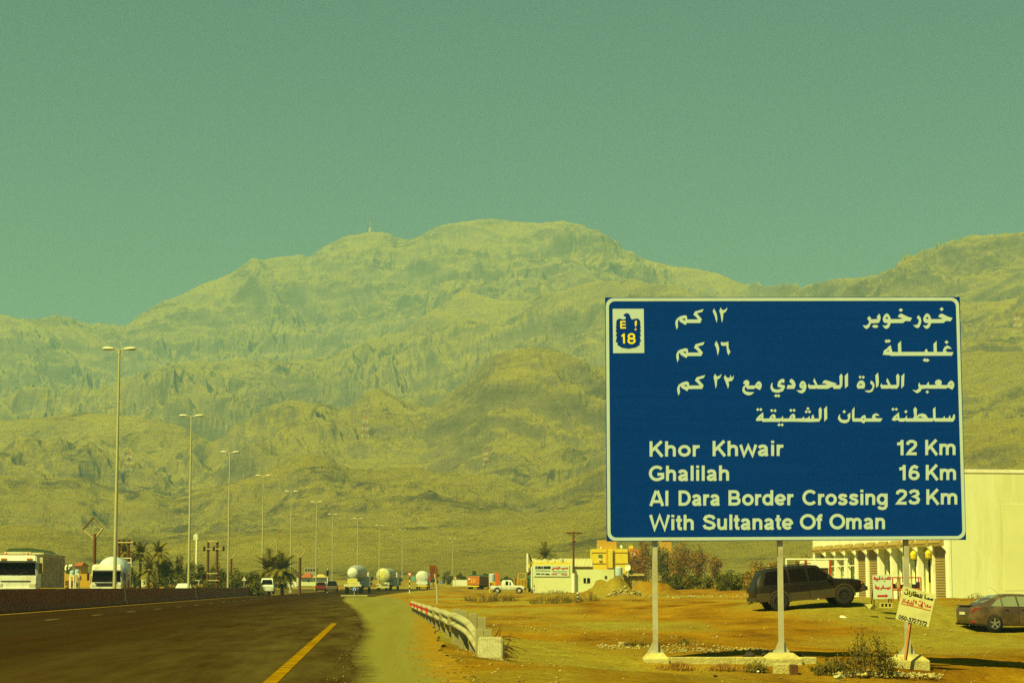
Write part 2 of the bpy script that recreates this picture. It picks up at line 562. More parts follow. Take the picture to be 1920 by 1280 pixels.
def fade_to_soil(m):
    n, l = m.node_tree.nodes, m.node_tree.links
    b = n['Principled BSDF']
    src = b.inputs['Base Color'].links[0].from_socket
    uv = n.new('ShaderNodeUVMap'); sx = n.new('ShaderNodeSeparateXYZ'); l.new(uv.outputs['UV'], sx.inputs[0])
    tot = sx.outputs['X']
    for sc_, k_ in ((.45, .55), (2.5, .35), (12, .22)):
        no = n.new('ShaderNodeTexNoise'); no.inputs['Scale'].default_value = sc_; no.inputs['Detail'].default_value = 6
        l.new(uv.outputs['UV'], no.inputs['Vector'])
        su = n.new('ShaderNodeMath'); su.operation = 'MULTIPLY_ADD'; su.inputs[1].default_value = k_ * 2; su.inputs[2].default_value = -k_
        l.new(no.outputs['Fac'], su.inputs[0])
        ad = n.new('ShaderNodeMath'); ad.operation = 'ADD'; l.new(tot, ad.inputs[0]); l.new(su.outputs[0], ad.inputs[1])
        tot = ad.outputs[0]
    rp = n.new('ShaderNodeMapRange'); rp.inputs['From Min'].default_value = .15; rp.inputs['From Max'].default_value = .50
    l.new(tot, rp.inputs['Value'])
    no = n.new('ShaderNodeTexNoise'); no.inputs['Scale'].default_value = 3; no.inputs['Detail'].default_value = 8
    l.new(uv.outputs['UV'], no.inputs['Vector'])
    cr = n.new('ShaderNodeValToRGB')
    cr.color_ramp.elements[0].position = .3; cr.color_ramp.elements[1].position = .7
    cr.color_ramp.elements[0].color = (.19, .115, .010, 1); cr.color_ramp.elements[1].color = (.33, .215, .018, 1)
    l.new(no.outputs['Fac'], cr.inputs['Fac'])
    mx = n.new('ShaderNodeMix'); mx.data_type = 'RGBA'
    l.new(rp.outputs[0], mx.inputs['Factor']); l.new(src, mx.inputs['A']); l.new(cr.outputs['Color'], mx.inputs['B'])
    l.new(mx.outputs['Result'], b.inputs['Base Color'])
fade_to_soil(PAVE)
def fade_from_asphalt(m, col):
    n, l = m.node_tree.nodes, m.node_tree.links
    b = n['Principled BSDF']
    src = b.inputs['Base Color'].links[0].from_socket
    uv = n.new('ShaderNodeUVMap'); uv.uv_map = 'EdgeMap'; sx = n.new('ShaderNodeSeparateXYZ'); l.new(uv.outputs['UV'], sx.inputs[0])
    no = n.new('ShaderNodeTexNoise'); no.inputs['Scale'].default_value = 3.0; no.inputs['Detail'].default_value = 8; no.inputs['Roughness'].default_value = .75
    l.new(uv.outputs['UV'], no.inputs['Vector'])
    ma = n.new('ShaderNodeMath'); ma.operation = 'MULTIPLY_ADD'; ma.inputs[1].default_value = .9; ma.inputs[2].default_value = -.45; l.new(no.outputs['Fac'], ma.inputs[0])
    ad = n.new('ShaderNodeMath'); ad.operation = 'ADD'; l.new(sx.outputs['X'], ad.inputs[0]); l.new(ma.outputs[0], ad.inputs[1])
    rp = n.new('ShaderNodeMapRange'); rp.inputs['From Min'].default_value = .02; rp.inputs['From Max'].default_value = .34; l.new(ad.outputs[0], rp.inputs['Value'])
    mx = n.new('ShaderNodeMix'); mx.data_type = 'RGBA'
    l.new(rp.outputs[0], mx.inputs['Factor']); mx.inputs['A'].default_value = tuple(col) + (1,); l.new(src, mx.inputs['B'])
    l.new(mx.outputs['Result'], b.inputs['Base Color'])
fade_from_asphalt(PAVE, (.066, .050, .014))
ASPH2 = asphalt_material('asphalt_far_side', (.12, .095, .035), (.10, .075, .025), (.17, .13, .05))
def dust_towards_verge(m, u0, u1, col):
    n, l = m.node_tree.nodes, m.node_tree.links
    b = n['Principled BSDF']
    src = b.inputs['Base Color'].links[0].from_socket
    uv = n.new('ShaderNodeUVMap'); sx = n.new('ShaderNodeSeparateXYZ'); l.new(uv.outputs['UV'], sx.inputs[0])
    rp = n.new('ShaderNodeMapRange'); rp.inputs['From Min'].default_value = u0; rp.inputs['From Max'].default_value = u1
    l.new(sx.outputs['X'], rp.inputs['Value'])
    mp = n.new('ShaderNodeMapping'); mp.inputs['Scale'].default_value = (1, .10, 1)
    l.new(uv.outputs['UV'], mp.inputs['Vector'])
    no = n.new('ShaderNodeTexNoise'); no.inputs['Scale'].default_value = .9; no.inputs['Detail'].default_value = 9; no.inputs['Roughness'].default_value = .7
    l.new(mp.outputs['Vector'], no.inputs['Vector'])
    cr = n.new('ShaderNodeValToRGB'); cr.color_ramp.elements[0].position = .36; cr.color_ramp.elements[1].position = .66
    l.new(no.outputs['Fac'], cr.inputs['Fac'])
    mu = n.new('ShaderNodeMath'); mu.operation = 'MULTIPLY'; l.new(rp.outputs[0], mu.inputs[0]); l.new(cr.outputs['Color'], mu.inputs[1])
    mx = n.new('ShaderNodeMix'); mx.data_type = 'RGBA'
    l.new(mu.outputs[0], mx.inputs['Factor']); l.new(src, mx.inputs['A']); mx.inputs['B'].default_value = tuple(col) + (1,)
    l.new(mx.outputs['Result'], b.inputs['Base Color'])
dust_towards_verge(ASPH, -7.0, -.6, (.098, .080, .022))
def strip(name, u0, u1, y0, y1, dz, m, n=60, nu=2, parent=None, uvx=None):
    Y = np.linspace(y0, y1, n + 1)
    U = np.linspace(0, 1, nu)
    YY = np.repeat(Y[:, None], nu, 1)
    a = u0 if not callable(u0) else u0(YY)
    c = u1 if not callable(u1) else u1(YY)
    uu = a + (c - a) * U[None]
    XX = axis(YY) + uu
    ZZ = road_z(YY) + dz
    o = grid_mesh(name, XX, YY, ZZ, m, parent=parent)
    uvl = o.data.uv_layers.new(name='UVMap')
    li = np.zeros(len(o.data.loops), dtype=np.int32)
    o.data.loops.foreach_get('vertex_index', li)
    uv = np.stack([(uu + 0 * YY + (uvx(YY) if uvx else 0)).ravel()[li], YY.ravel()[li]], -1)
    uvl.data.foreach_set('uv', uv.ravel().astype(np.float32))
    u2 = o.data.uv_layers.new(name='EdgeMap')
    u2.data.foreach_set('uv', np.stack([(uu - a + 0 * YY).ravel()[li], YY.ravel()[li]], -1).ravel().astype(np.float32))
    o.data.uv_layers['UVMap'].active_render = True
    return o
VERGE = lambda Y: np.interp(Y, [20, 34, 55, 80, 110, 200], [.75, .70, 1.1, 1.55, 2.0, 2.6])
EDGE = lambda Y: 0.45 + VERGE(Y) + fbm(Y / 3.5, Y * 0 + 3, 3, 21) * .16 + fbm(Y / .5, Y * 0 + 8, 3, 23) * .09
SEAM = lambda Y: np.interp(Y, [20, 65, 110, 177, 260], [-.28, -.30, -1.1, -2.6, -3.5]) + fbm(Y / 7, Y * 0 + 5, 3, 27) * .16 + fbm(Y / .3, Y * 0 + 2, 3, 29) * .05
tag(strip('road', -15.6, -0.20, -60, 560, 0.0, ASPH, 160, 6), kind='structure')
tag(strip('road_shoulder', SEAM, EDGE, -60, 240, 0.010, PAVE, 1400, 5, uvx=lambda Y: .30 - VERGE(Y)), kind='structure')
tag(strip('opposite_road', -29.5, -17.0, -60, 560, 0.0, ASPH2, 120, 4), kind='structure')
# side road that leaves to the right beyond the junction
sy = np.linspace(0, 1, 30)
SX0, SX1 = axis(395) - 2, xat(905, 455)
XX = np.stack([SX0 + (SX1 + 30 - SX0) * sy, SX0 + (SX1 + 30 - SX0) * sy], 0)
YY = np.stack([395 + 40 * sy, 470 + 40 * sy], 0)
ZZ = np.stack([road_z(395 + 40 * sy) + .03 + .25 * sy, road_z(470 + 40 * sy) + .03 + .35 * sy], 0)
o = grid_mesh('side_road', XX, YY, ZZ, ASPH2)
tag(o, kind='structure')
YWORN = mat('worn_yellow_road_paint', (.27, .155, .001), .7, var=.4, scale=2.5, spec=0.0, dirt=(.10, .06, .003), dscale=2.2)
YPAINT = mat('yellow_road_paint', (.42, .25, .004), .7, var=.35, scale=2.5, dirt=(.10, .06, .012), dscale=2.2)
WPAINT = mat('white_road_paint', (.20, .16, .06), .7, var=.3, scale=2.5, dirt=(.07, .05, .02), dscale=1.5)
tag(strip('yellow_edge_line', -1.27, -1.10, 6, 66, 0.006, YWORN, 100), kind='structure')
tag(strip('road_joint', -15.1, -.2, 37.7, 37.82, 0.004, mat('joint_sealer', (.014, .009, .004), .9), 2), kind='structure')
tag(strip('road_patch', -15.1, -8.2, 39.0, 62.0, 0.003, asphalt_material('asphalt_patch', (.036, .024, .007), (.028, .017, .005), (.05, .036, .012)), 20), kind='structure')
tag(strip('yellow_edge_line', -14.95, -14.72, 30, 300, 0.006, YPAINT, 100), kind='structure')
for ln in (-10.9,):
    yy = 24.0 if ln < -8 else 30.0
    while yy < 230:
        tag(strip('lane_dash', ln - .08, ln + .08, yy, yy + 3.0, 0.006, WPAINT, 2), kind='structure')
        yy += 12.0

# ---- mountains: ridges one behind the other, each with its own distance
def cv(pts, soft=14):
    a = np.array(pts, float)
    xs = np.arange(-1000, 3001, 2.0)
    ys = np.interp(xs, a[:, 0], a[:, 1])
    if soft:
        k = np.exp(-0.5 * (np.arange(-40, 41) * 2.0 / soft) ** 2)
        ys = np.convolve(np.pad(ys, 40, mode='edge'), k / k.sum(), mode='valid')
    return lambda p: np.interp(p, xs, ys)
SKYL = cv([(-900, 700), (-500, 660), (-200, 610), (0, 590), (60, 588), (130, 590), (175, 599), (210, 598), (240, 601), (262, 582), (300, 560), (330, 553), (380, 525), (435, 505), (470, 481), (500, 480),
           (560, 471), (580, 475), (605, 455), (650, 437), (695, 428), (720, 431), (745, 440), (770, 441), (800, 430), (850, 412), (900, 404), (960, 405), (1000, 408), (1060, 407), (1090, 420),
           (1150, 445), (1165, 460), (1210, 478), (1270, 490), (1340, 502), (1400, 525), (1440, 527), (1475, 520), (1500, 531), (1525, 534), (1550, 518), (1640, 510), (1690, 490), (1715, 470), (1770, 450),
           (1810, 438), (1920, 438), (2100, 430), (2400, 480), (2900, 560)], 3)
DSKY = cv([(-900, 4600), (0, 4600), (600, 5000), (1000, 4800), (1400, 4200), (1560, 3400), (1920, 3000), (2900, 2800)])
BENCH = cv([(-900, 800), (0, 752), (120, 748), (200, 738), (260, 703), (310, 676), (400, 668), (500, 667), (600, 664), (640, 655), (700, 630), (760, 612), (800, 582), (870, 535), (905, 552), (960, 560), (1100, 522), (1200, 512), (1300, 545),
            (1400, 575), (1540, 580), (1700, 560), (1800, 560), (1920, 555), (2900, 640)])
DB = cv([(-900, 3500), (0, 3500), (260, 3300), (600, 3600), (870, 3700), (1200, 3300), (1500, 2700), (1920, 2400), (2900, 2300)])
FRONT = cv([(-900, 830), (0, 775), (60, 772), (130, 764), (240, 772), (300, 778), (350, 795), (405, 832), (430, 806), (450, 790), (500, 757), (555, 741), (600, 752), (640, 770), (665, 750), (700, 722), (735, 735), (790, 768),
            (830, 745), (880, 705), (930, 655), (985, 648), (1040, 652), (1090, 676), (1130, 690), (1200, 660), (1400, 640), (1600, 650), (1800, 645), (1850, 640), (1920, 640), (2900, 740)])
DF = cv([(-900, 2300), (0, 2300), (400, 2200), (700, 2150), (985, 2000), (1200, 2000), (1920, 1700), (2900, 1700)])
LOW = cv([(-900, 920), (0, 884), (60, 886), (110, 880), (160, 878), (190, 900), (260, 912), (290, 905), (330, 925), (380, 905), (430, 895), (500, 880), (560, 846), (620, 850), (650, 872), (800, 870), (930, 884), (1000, 915), (1040, 905), (1090, 880), (1130, 855),
          (1200, 850), (1500, 800), (1800, 785), (1850, 775), (1920, 768), (2900, 860)])
DL = cv([(-900, 1450), (0, 1450), (500, 1450), (900, 1350), (1920, 1150), (2900, 1200)])
FOOT = cv([(-900, 1010), (0, 985), (40, 982), (100, 988), (160, 1003), (220, 1012), (300, 1015), (500, 990), (700, 985), (900, 985), (1100, 960), (1500, 930), (1920, 890), (2900, 940)])
DFT = cv([(-900, 1000), (0, 980), (700, 980), (1920, 850), (2900, 850)])
BASE = cv([(-900, 1094), (2900, 1094)])
DBS = cv([(-900, 640), (2900, 640)])
pc = np.concatenate([np.linspace(-900, -60, 130, endpoint=False), np.linspace(-60, 1980, 1250, endpoint=False), np.linspace(1980, 2820, 131)])
av = (pc - 960) * CT / F                                   # x / Y of every column
def elev(py):
    upv = 640 - py
    return (F * ST + upv * CT) / (F * CT - upv * ST)
def colpx(py0):
    return 960 + av * (F * CT - ST * (640 - py0))
layers = [(BASE, DBS, 1094, 0), (FOOT, DFT, 990, .04), (LOW, DL, 880, .10), (FRONT, DF, 720, .15), (BENCH, DB, 650, .08), (SKYL, DSKY, 470, .0)]
dipmod = {2: cv([(-900, .3), (0, .5), (200, .8), (560, 1), (650, .6), (900, .2), (1060, 1), (1130, 1), (1300, .3), (2900, .5)]),
          3: cv([(-900, .1), (0, .1), (300, .35), (405, .4), (500, .9), (735, 1), (830, .7), (930, .8), (1060, 1), (1130, .8), (1300, .3), (2900, .5)]),
          4: cv([(-900, .2), (0, .2), (260, 1.4), (600, .6), (870, .6), (1000, .2), (2900, .4)]), 1: cv([(-900, 1), (200, 1), (300, 0), (2900, 0)])}
rowsD, rowsZ, crest = [], [], []
kn = []
for k, (cf, df, p0, dip) in enumerate(layers):
    pp = colpx(p0)
    D, Zz = df(pp), None
    Zz = CAMH + elev(cf(pp)) * D
    kn.append((D, Zz, 1.0))
    if k < len(layers) - 1 and dip:
        D2 = layers[k + 1][1](colpx(layers[k + 1][2]))
        Dm = D + .28 * (D2 - D)
        kn.append((Dm, Zz * (1 - dip * dipmod[k](pp)), 0.0))
D, Zz, _ = kn[-1]
kn.append((D + 500, Zz * .80, 0)); kn.append((D + 1600, Zz * .45, 0))
nseg = [70, 18, 90, 34, 110, 44, 110, 40, 150, 12, 8]
nseg = [70, 20, 90, 36, 110, 46, 110, 40, 150, 14, 8]
for i in range(len(kn) - 1):
    a, b_ = kn[i], kn[i + 1]
    n_ = nseg[i]
    for t in np.linspace(0, 1, n_, endpoint=(i == len(kn) - 2)):
        s = t
        rowsD.append(a[0] + (b_[0] - a[0]) * s)
        rowsZ.append(a[1] + (b_[1] - a[1]) * s)
        crest.append(a[2] * max(0, 1 - t * 2.6) + b_[2] * max(0, 1 - (1 - t) * 3.2))
MD, MZ, CRS = np.array(rowsD), np.array(rowsZ), np.array(crest)[:, None]
def smooth_rows(A, w=3):
    k = np.ones(2 * w + 1) / (2 * w + 1)
    P = np.pad(A, ((w, w), (0, 0)), mode='edge')
    return sum(P[i:i + len(A)] for i in range(2 * w + 1)) / (2 * w + 1)
MZ = smooth_rows(MZ, 3) * (1 - CRS * .8) + MZ * CRS * .8
MX = MD * av[None]
MY = MD * np.ones_like(MX)
hgt = np.clip((MD - 640) / 600, 0, 1)
amp = hgt * np.minimum(MD, 3000)
wx = MX + fbm(MX / 400, MY / 400, 3, 71) * 120
wy = MY + fbm(MX / 400 + 9, MY / 400, 3, 72) * 120
big = ridged(wx / 420, wy / 700, 5, 31) - .55                     # spurs and gullies running down the slopes
mid = ridged(wx / 110 + .3 * wy / 110, wy / 190, 5, 41) - .55
fin = fbm(wx / 34, wy / 48, 4, 51)
keep = 1 - .88 * CRS
flute = ridged(wx / 70 + .15 * wy / 70, wy / 420, 5, 131, .6) - .5       # steep fluted gullies
diag = ridged((wx + .9 * wy) / 230, (wy - .9 * wx) / 700, 4, 141) - .55  # long slanting spurs
crag = ridged(wx / 22, wy / 26, 4, 151, .6) - .5
steep = sstep(2300, 3600, MD)
MZ = MZ + amp * keep * (.034 * big + .010 * mid + .034 * diag + (.004 + (.0025 + .0060 * (1 - sstep(620, 950, pc))[None]) * steep) * flute) + amp * (.0020 * fin + .0016 * crag) * (1 - .5 * CRS)
def strata(Z, per, tilt, seed, gate, k, cut=.62):
    """beds that stand out as small cliffs"""
    q = (Z + MX * tilt + fbm(wx / 260, wy / 260, 3, seed) * per * .8) / per
    fr = q - np.floor(q)
    hard = sstep(.3, .75, vnoise(np.floor(q) * 3.7, wx / 420, seed + 1))
    st = np.where(fr < cut, fr * .45, .45 * cut + (fr - cut) * (1 - .45 * cut) / (1 - cut))
    return Z + (st - fr) * per * k * hard * gate
g1 = hgt * sstep(.2, .55, vnoise(wx / 600, wy / 500, 95) + .4 * steep) * (1 - .6 * CRS)
MZ = strata(MZ, 70, .05, 81, g1 * sstep(2200, 3200, MD), .5)
MZ = strata(MZ, 27, -.10, 85, g1, .42)
g2 = hgt * (1 - sstep(1500, 2300, MD)) * sstep(.35, .6, vnoise(wx / 300, wy / 260, 97))
MZ = strata(MZ, 9.0, -.17, 87, g2, .7, .55)
MZ = strata(MZ, 4.2, -.15, 89, g2, .7, .5)
near = hgt ** .3 * (1 - sstep(1700, 2600, MD)) * sstep(700, 860, MD)
MZ = MZ + near * (1.5 * (ridged(MX / 17, MY / 24, 4, 161, .6) - .5) + .8 * fbm(MX / 5, MY / 7, 4, 171, .65))
MZ = np.where(MD < 720, MZ * sstep(600, 720, MD) + (base_z(0, 640) - .5) * (1 - sstep(600, 720, MD)), MZ)

def mountain_material():
    m = bpy.data.materials.new('mountain_rock')
    m.use_nodes = True
    n, l = m.node_tree.nodes, m.node_tree.links
    b = n['Principled BSDF']
    b.inputs['Roughness'].default_value = 0.95
    b.inputs['Specular IOR Level'].default_value = 0.08
    tc = n.new('ShaderNodeTexCoord')
    ge = n.new('ShaderNodeNewGeometry')
    def noise(scale, st=(1, 1, 1), det=8, rough=.68):
        mp = n.new('ShaderNodeMapping'); mp.inputs['Scale'].default_value = st
        l.new(tc.outputs['Object'], mp.inputs['Vector'])
        no = n.new('ShaderNodeTexNoise'); no.inputs['Scale'].default_value = scale; no.inputs['Detail'].default_value = det
        no.inputs['Roughness'].default_value = rough
        l.new(mp.outputs['Vector'], no.inputs['Vector'])
        return no.outputs['Fac']
    def ramp(f, stops):
        r = n.new('ShaderNodeValToRGB')
        e = r.color_ramp.elements
        while len(e) < len(stops): e.new(.5)
        for el, (p, c) in zip(e, stops):
            el.position = p; el.color = tuple(c) + (1,)
        l.new(f, r.inputs['Fac'])
        return r.outputs['Color']
    def mix(f, a, bb, mode='MIX', fac=1):
        x = n.new('ShaderNodeMix'); x.data_type = 'RGBA'; x.blend_type = mode
        if f is None: x.inputs['Factor'].default_value = fac
        else: l.new(f, x.inputs['Factor'])
        l.new(a, x.inputs['A']); l.new(bb, x.inputs['B'])
        return x.outputs['Result']
    rock = ramp(noise(.006, (1, 1, 2.5), 10), [(.30, (.16, .138, .052)), (.5, (.245, .213, .074)), (.7, (.32, .28, .092))])
    beds = ramp(noise(.02, (.12, .12, 2.2), 6), [(.35, (.62, .62, .62)), (.55, (1, 1, 1)), (.75, (1.15, 1.12, 1.05))])
    rock = mix(None, rock, beds, 'MULTIPLY', .4)
    scree = ramp(noise(.012, (1, 1, 1), 9), [(.3, (.33, .27, .028)), (.6, (.44, .375, .042)), (.8, (.50, .385, .040))])
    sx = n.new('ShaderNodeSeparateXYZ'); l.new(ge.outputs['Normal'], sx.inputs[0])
    slope = ramp(sx.outputs['Z'], [(.66, (0, 0, 0)), (.90, (1, 1, 1))])
    c = mix(slope, rock, scree)
    cliff = ramp(sx.outputs['Z'], [(.30, (.55, .56, .58)), (.60, (1, 1, 1))])  # steep faces painted darker: shade put into the rock colour
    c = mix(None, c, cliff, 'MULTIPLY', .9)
    oc = n.new('ShaderNodeMath'); oc.operation = 'MULTIPLY'
    l.new(ramp(noise(.010, (1, 1, 1.2), 8, .65), [(.53, (0, 0, 0)), (.62, (1, 1, 1))]), oc.inputs[0])
    l.new(ramp(noise(.07, (.8, .8, 1.8), 10, .8), [(.46, (0, 0, 0)), (.54, (1, 1, 1))]), oc.inputs[1])
    dk = n.new('ShaderNodeRGB'); dk.outputs[0].default_value = (.115, .095, .035, 1)
    c = mix(oc.outputs[0], c, dk.outputs[0])
    grit = ramp(noise(.30, (.7, .7, 1.6), 9, .8), [(.32, (.55, .54, .52)), (.5, (1, 1, 1)), (.68, (1.18, 1.16, 1.1))])
    c = mix(None, c, grit, 'MULTIPLY', .6)
    ledge = ramp(noise(.10, (.10, .10, 2.4), 8, .7), [(.36, (.45, .44, .42)), (.46, (1, 1, 1))])
    c = mix(None, c, ledge, 'MULTIPLY', .42)
    shrub = ramp(noise(.11, (1, 1, 1), 10, .85), [(.40, (.34, .34, .32)), (.47, (1, 1, 1))])
    c = mix(None, c, shrub, 'MULTIPLY', .6)
    l.new(c, b.inputs['Base Color'])
    bp = n.new('ShaderNodeBump'); bp.inputs['Strength'].default_value = 1.0; bp.inputs['Distance'].default_value = 8.0
    ad = n.new('ShaderNodeMath'); ad.operation = 'ADD'
    l.new(noise(.035, (1, 1, .6), 14, .82), ad.inputs[0]); l.new(noise(.035, (.25, .25, 2.4), 6, .7), ad.inputs[1])
    l.new(ad.outputs[0], bp.inputs['Height'])
    b3 = n.new('ShaderNodeBump'); b3.inputs['Strength'].default_value = 1.0; b3.inputs['Distance'].default_value = 1.3
    l.new(noise(.22, (1, 1, 1.4), 9, .75), b3.inputs['Height']); l.new(bp.outputs['Normal'], b3.inputs['Normal'])
    l.new(b3.outputs['Normal'], b.inputs['Normal'])
    return m
mo = grid_mesh('mountains', MX, MY, MZ, mountain_material())
tag(mo, kind='structure')
def mountain_z(px, Y):
    """height of the mountain surface on the column of pixel px at distance Y"""
    j = int(np.argmin(np.abs(pc - px)))
    i = int(np.argmin(np.abs(MD[:, j] - Y)))
    return Vector((MX[i, j], MY[i, j], MZ[i, j]))
def mountain_visible(px, py):
    """first mountain point seen at this pixel"""
    a = (px - 960) / (F * CT - ST * (640 - py))
    j = int(np.argmin(np.abs(av - a)))
    e = (MZ[:, j] - CAMH) / MY[:, j]
    t = elev(py)
    i = int(np.argmax(e >= t)) if (e >= t).any() else int(np.argmax(e))
    return Vector((MX[i, j], MY[i, j], MZ[i, j]))

# ---- the dusty air
hz = MB().b2(-4000, 4000, -200, 7600, -80, 890).build('haze', [])
hm = bpy.data.materials.new('dusty_air')
hm.use_nodes = True
hn = hm.node_tree.nodes
hn.remove(hn['Principled BSDF'])
pv = hn.new('ShaderNodeVolumePrincipled')
pv.inputs['Color'].default_value = (.40, .76, .93, 1)
pv.inputs['Density'].default_value = 0.00018
pv.inputs['Anisotropy'].default_value = 0.0
hm.node_tree.links.new(pv.outputs['Volume'], hn['Material Output'].inputs['Volume'])
hz.data.materials.append(hm)
tag(hz, kind='stuff')
# ================================================================== LETTERING
def arc(cx, cy, rx, ry, a0, a1, n=12):
    return [(cx + rx * math.cos(rad(a0 + (a1 - a0) * i / n)), cy + ry * math.sin(rad(a0 + (a1 - a0) * i / n))) for i in range(n + 1)]
def ell(cx, cy, rx, ry, n=20):
    return arc(cx, cy, rx, ry, 0, 360, n)
ARCH = [(.16, .40), (.20, .55), (.30, .635), (.42, .65), (.54, .62), (.61, .53), (.62, .40), (.62, 0)]
GL = {
 'K': (.93, [[(.17, 0), (.17, 1)], [(.80, 1), (.20, .36)], [(.40, .58), (.84, 0)]]),
 'h': (.80, [[(.16, 0), (.16, 1)], ARCH]), 'n': (.80, [[(.16, 0), (.16, .74)], ARCH]),
 'o': (.84, [ell(.42, .37, .29, .285)]),
 'r': (.52, [[(.16, 0), (.16, .74)], [(.16, .38), (.2, .54), (.3, .635), (.48, .64)]]),
 'w': (1.08, [[(.07, .74), (.28, .05), (.54, .66), (.80, .05), (1.01, .74)]]),
 'a': (.78, [[(.13, .52), (.2, .62), (.33, .655), (.48, .63), (.56, .54), (.57, .4), (.57, .12), (.63, 0)], [(.57, .40), (.4, .36), (.24, .32), (.15, .22), (.18, .11), (.29, .075), (.42, .1), (.52, .18), (.57, .28)]]),
 'i': (.36, [[(.18, 0), (.18, .74)], [(.18, .84), (.18, 1)]]), 'l': (.36, [[(.18, 0), (.18, 1)]]),
 'G': (1.05, [arc(.52, .5, .42, .415, 42, 300, 18) + [(.90, .22), (.90, .44), (.56, .44)]]),
 'A': (.98, [[(.09, 0), (.45, 1)], [(.89, 0), (.53, 1)], [(.22, .29), (.76, .29)]]),
 'D': (.98, [[(.17, 0), (.17, 1)], [(.17, .905), (.45, .905)] + arc(.45, .5, .38, .405, 88, -88, 12) + [(.45, .095), (.17, .095)]]),
 'B': (.96, [[(.17, 0), (.17, 1)], [(.17, .905), (.52, .905)] + arc(.52, .70, .2, .205, 85, -85, 8) + [(.17, .5)], [(.17, .50), (.55, .50)] + arc(.55, .297, .24, .203, 85, -85, 8) + [(.17, .095)]]),
 'd': (.84, [[(.66, 0), (.66, 1)], ell(.39, .37, .27, .285)]),
 'e': (.80, [[(.66, .345), (.14, .345)], arc(.40, .37, .28, .285, -5, 318, 18)]),
 'C': (1.0, [arc(.52, .5, .42, .415, 40, 320, 18)]),
 's': (.74, [[(.60, .52), (.53, .62), (.37, .655), (.21, .62), (.17, .52), (.25, .43), (.42, .37), (.56, .30), (.59, .2), (.51, .1), (.36, .075), (.2, .1), (.12, .22)]]),
 'g': (.84, [[(.66, .74), (.66, -.08), (.58, -.2), (.4, -.245), (.22, -.2), (.15, -.1)], ell(.39, .37, .27, .285)]),
 'W': (1.32, [[(.08, 1), (.34, .06), (.66, .93), (.98, .06), (1.24, 1)]]),
 't': (.44, [[(.2, .95), (.2, .2), (.25, .1), (.4, .085)], [(.02, .65), (.4, .65)]]),
 'S': (.94, [[(.80, .70), (.72, .85), (.48, .91), (.24, .85), (.16, .72), (.24, .6), (.47, .52), (.72, .43), (.81, .29), (.73, .15), (.47, .09), (.2, .16), (.11, .32)]]),
 'u': (.80, [[(.62, .74), (.62, 0)], [(.16, .74), (.16, .3), (.2, .15), (.32, .085), (.46, .1), (.57, .19), (.62, .33)]]),
 'O': (1.08, [ell(.54, .5, .44, .415)]),
 'f': (.46, [[(.44, .91), (.3, .9), (.22, .82), (.22, .7), (.22, 0)], [(.03, .65), (.42, .65)]]),
 'm': (1.22, [[(.16, 0), (.16, .74)], [(.16, .4), (.2, .55), (.28, .635), (.38, .65), (.50, .62), (.57, .53), (.58, .4), (.58, 0)], [(.58, .4), (.62, .55), (.70, .635), (.82, .65), (.94, .62), (1.01, .53), (1.02, .4), (1.02, 0)]]),
 '1': (.60, [[(.38, 0), (.38, 1)], [(.40, .90), (.28, .77), (.08, .73)]]),
 '2': (.76, [[(.12, .68), (.15, .82), (.28, .905), (.46, .905), (.6, .82), (.62, .66), (.5, .48), (.3, .32), (.15, .1), (.68, .095)]]),
 '3': (.76, [[(.12, .74), (.2, .86), (.38, .905), (.56, .86), (.61, .72), (.53, .58), (.36, .53), (.54, .48), (.64, .33), (.58, .16), (.38, .095), (.18, .14), (.1, .29)]]),
 '6': (.76, [ell(.39, .32, .25, .225), [(.14, .34), (.16, .6), (.26, .82), (.42, .905), (.62, .80)]]),
 '0': (.78, [ell(.39, .5, .27, .405)]), '5': (.76, [[(.64, .905), (.22, .905), (.16, .5), (.34, .6), (.52, .56), (.62, .4), (.61, .22), (.46, .1), (.26, .1), (.11, .24)]]),
 '7': (.74, [[(.08, .905), (.64, .905), (.45, .6), (.33, .3), (.28, 0)]]), '8': (.76, [ell(.38, .705, .21, .2), ell(.38, .295, .26, .2)]),
 '-': (.48, [[(.08, .4), (.40, .4)]]),
 'L': (.80, [[(.17, 1), (.17, .095), (.74, .095)]]), 'T': (.84, [[(.42, 0), (.42, .905)], [(.03, .905), (.81, .905)]]), 'I': (.36, [[(.18, 0), (.18, 1)]]),
 'M': (1.15, [[(.17, 0), (.17, 1)], [(.98, 0), (.98, 1)], [(.17, .95), (.57, .1), (.98, .95)]]), 'H': (.98, [[(.17, 0), (.17, 1)], [(.81, 0), (.81, 1)], [(.17, .5), (.81, .5)]]),
 'R': (.96, [[(.17, 0), (.17, 1)], [(.17, .905), (.55, .905)] + arc(.55, .70, .2, .205, 85, -85, 8) + [(.17, .49)], [(.5, .48), (.82, 0)]]),
 'E': (.84, [[(.75, .905), (.17, .905), (.17, .095), (.78, .095)], [(.17, .5), (.7, .5)]]),
}
def ribbon(pts, w):
    """flat stroke of width w along pts: list of quads"""
    P = [Vector(p) for p in pts]
    closed = (P[0] - P[-1]).length < 1e-6
    if closed: P = P[:-1]
    n = len(P)
    L, R = [], []
    for i in range(n):
        a = P[i - 1] if (i > 0 or closed) else None
        c = P[(i + 1) % n] if (i < n - 1 or closed) else None
        d1 = (P[i] - a).normalized() if a is not None else None
        d2 = (c - P[i]).normalized() if c is not None else None
        d1 = d1 or d2; d2 = d2 or d1
        n1, n2 = Vector((-d1.y, d1.x)), Vector((-d2.y, d2.x))
        m = (n1 + n2)
        m = m.normalized() if m.length > 1e-4 else n1
        k = (w / 2) / max(.5, m.dot(n1))
        L.append(P[i] + m * k); R.append(P[i] - m * k)
    out = []
    for i in range(n if closed else n - 1):
        j = (i + 1) % n
        out.append([L[i], L[j], R[j], R[i]])
    return out
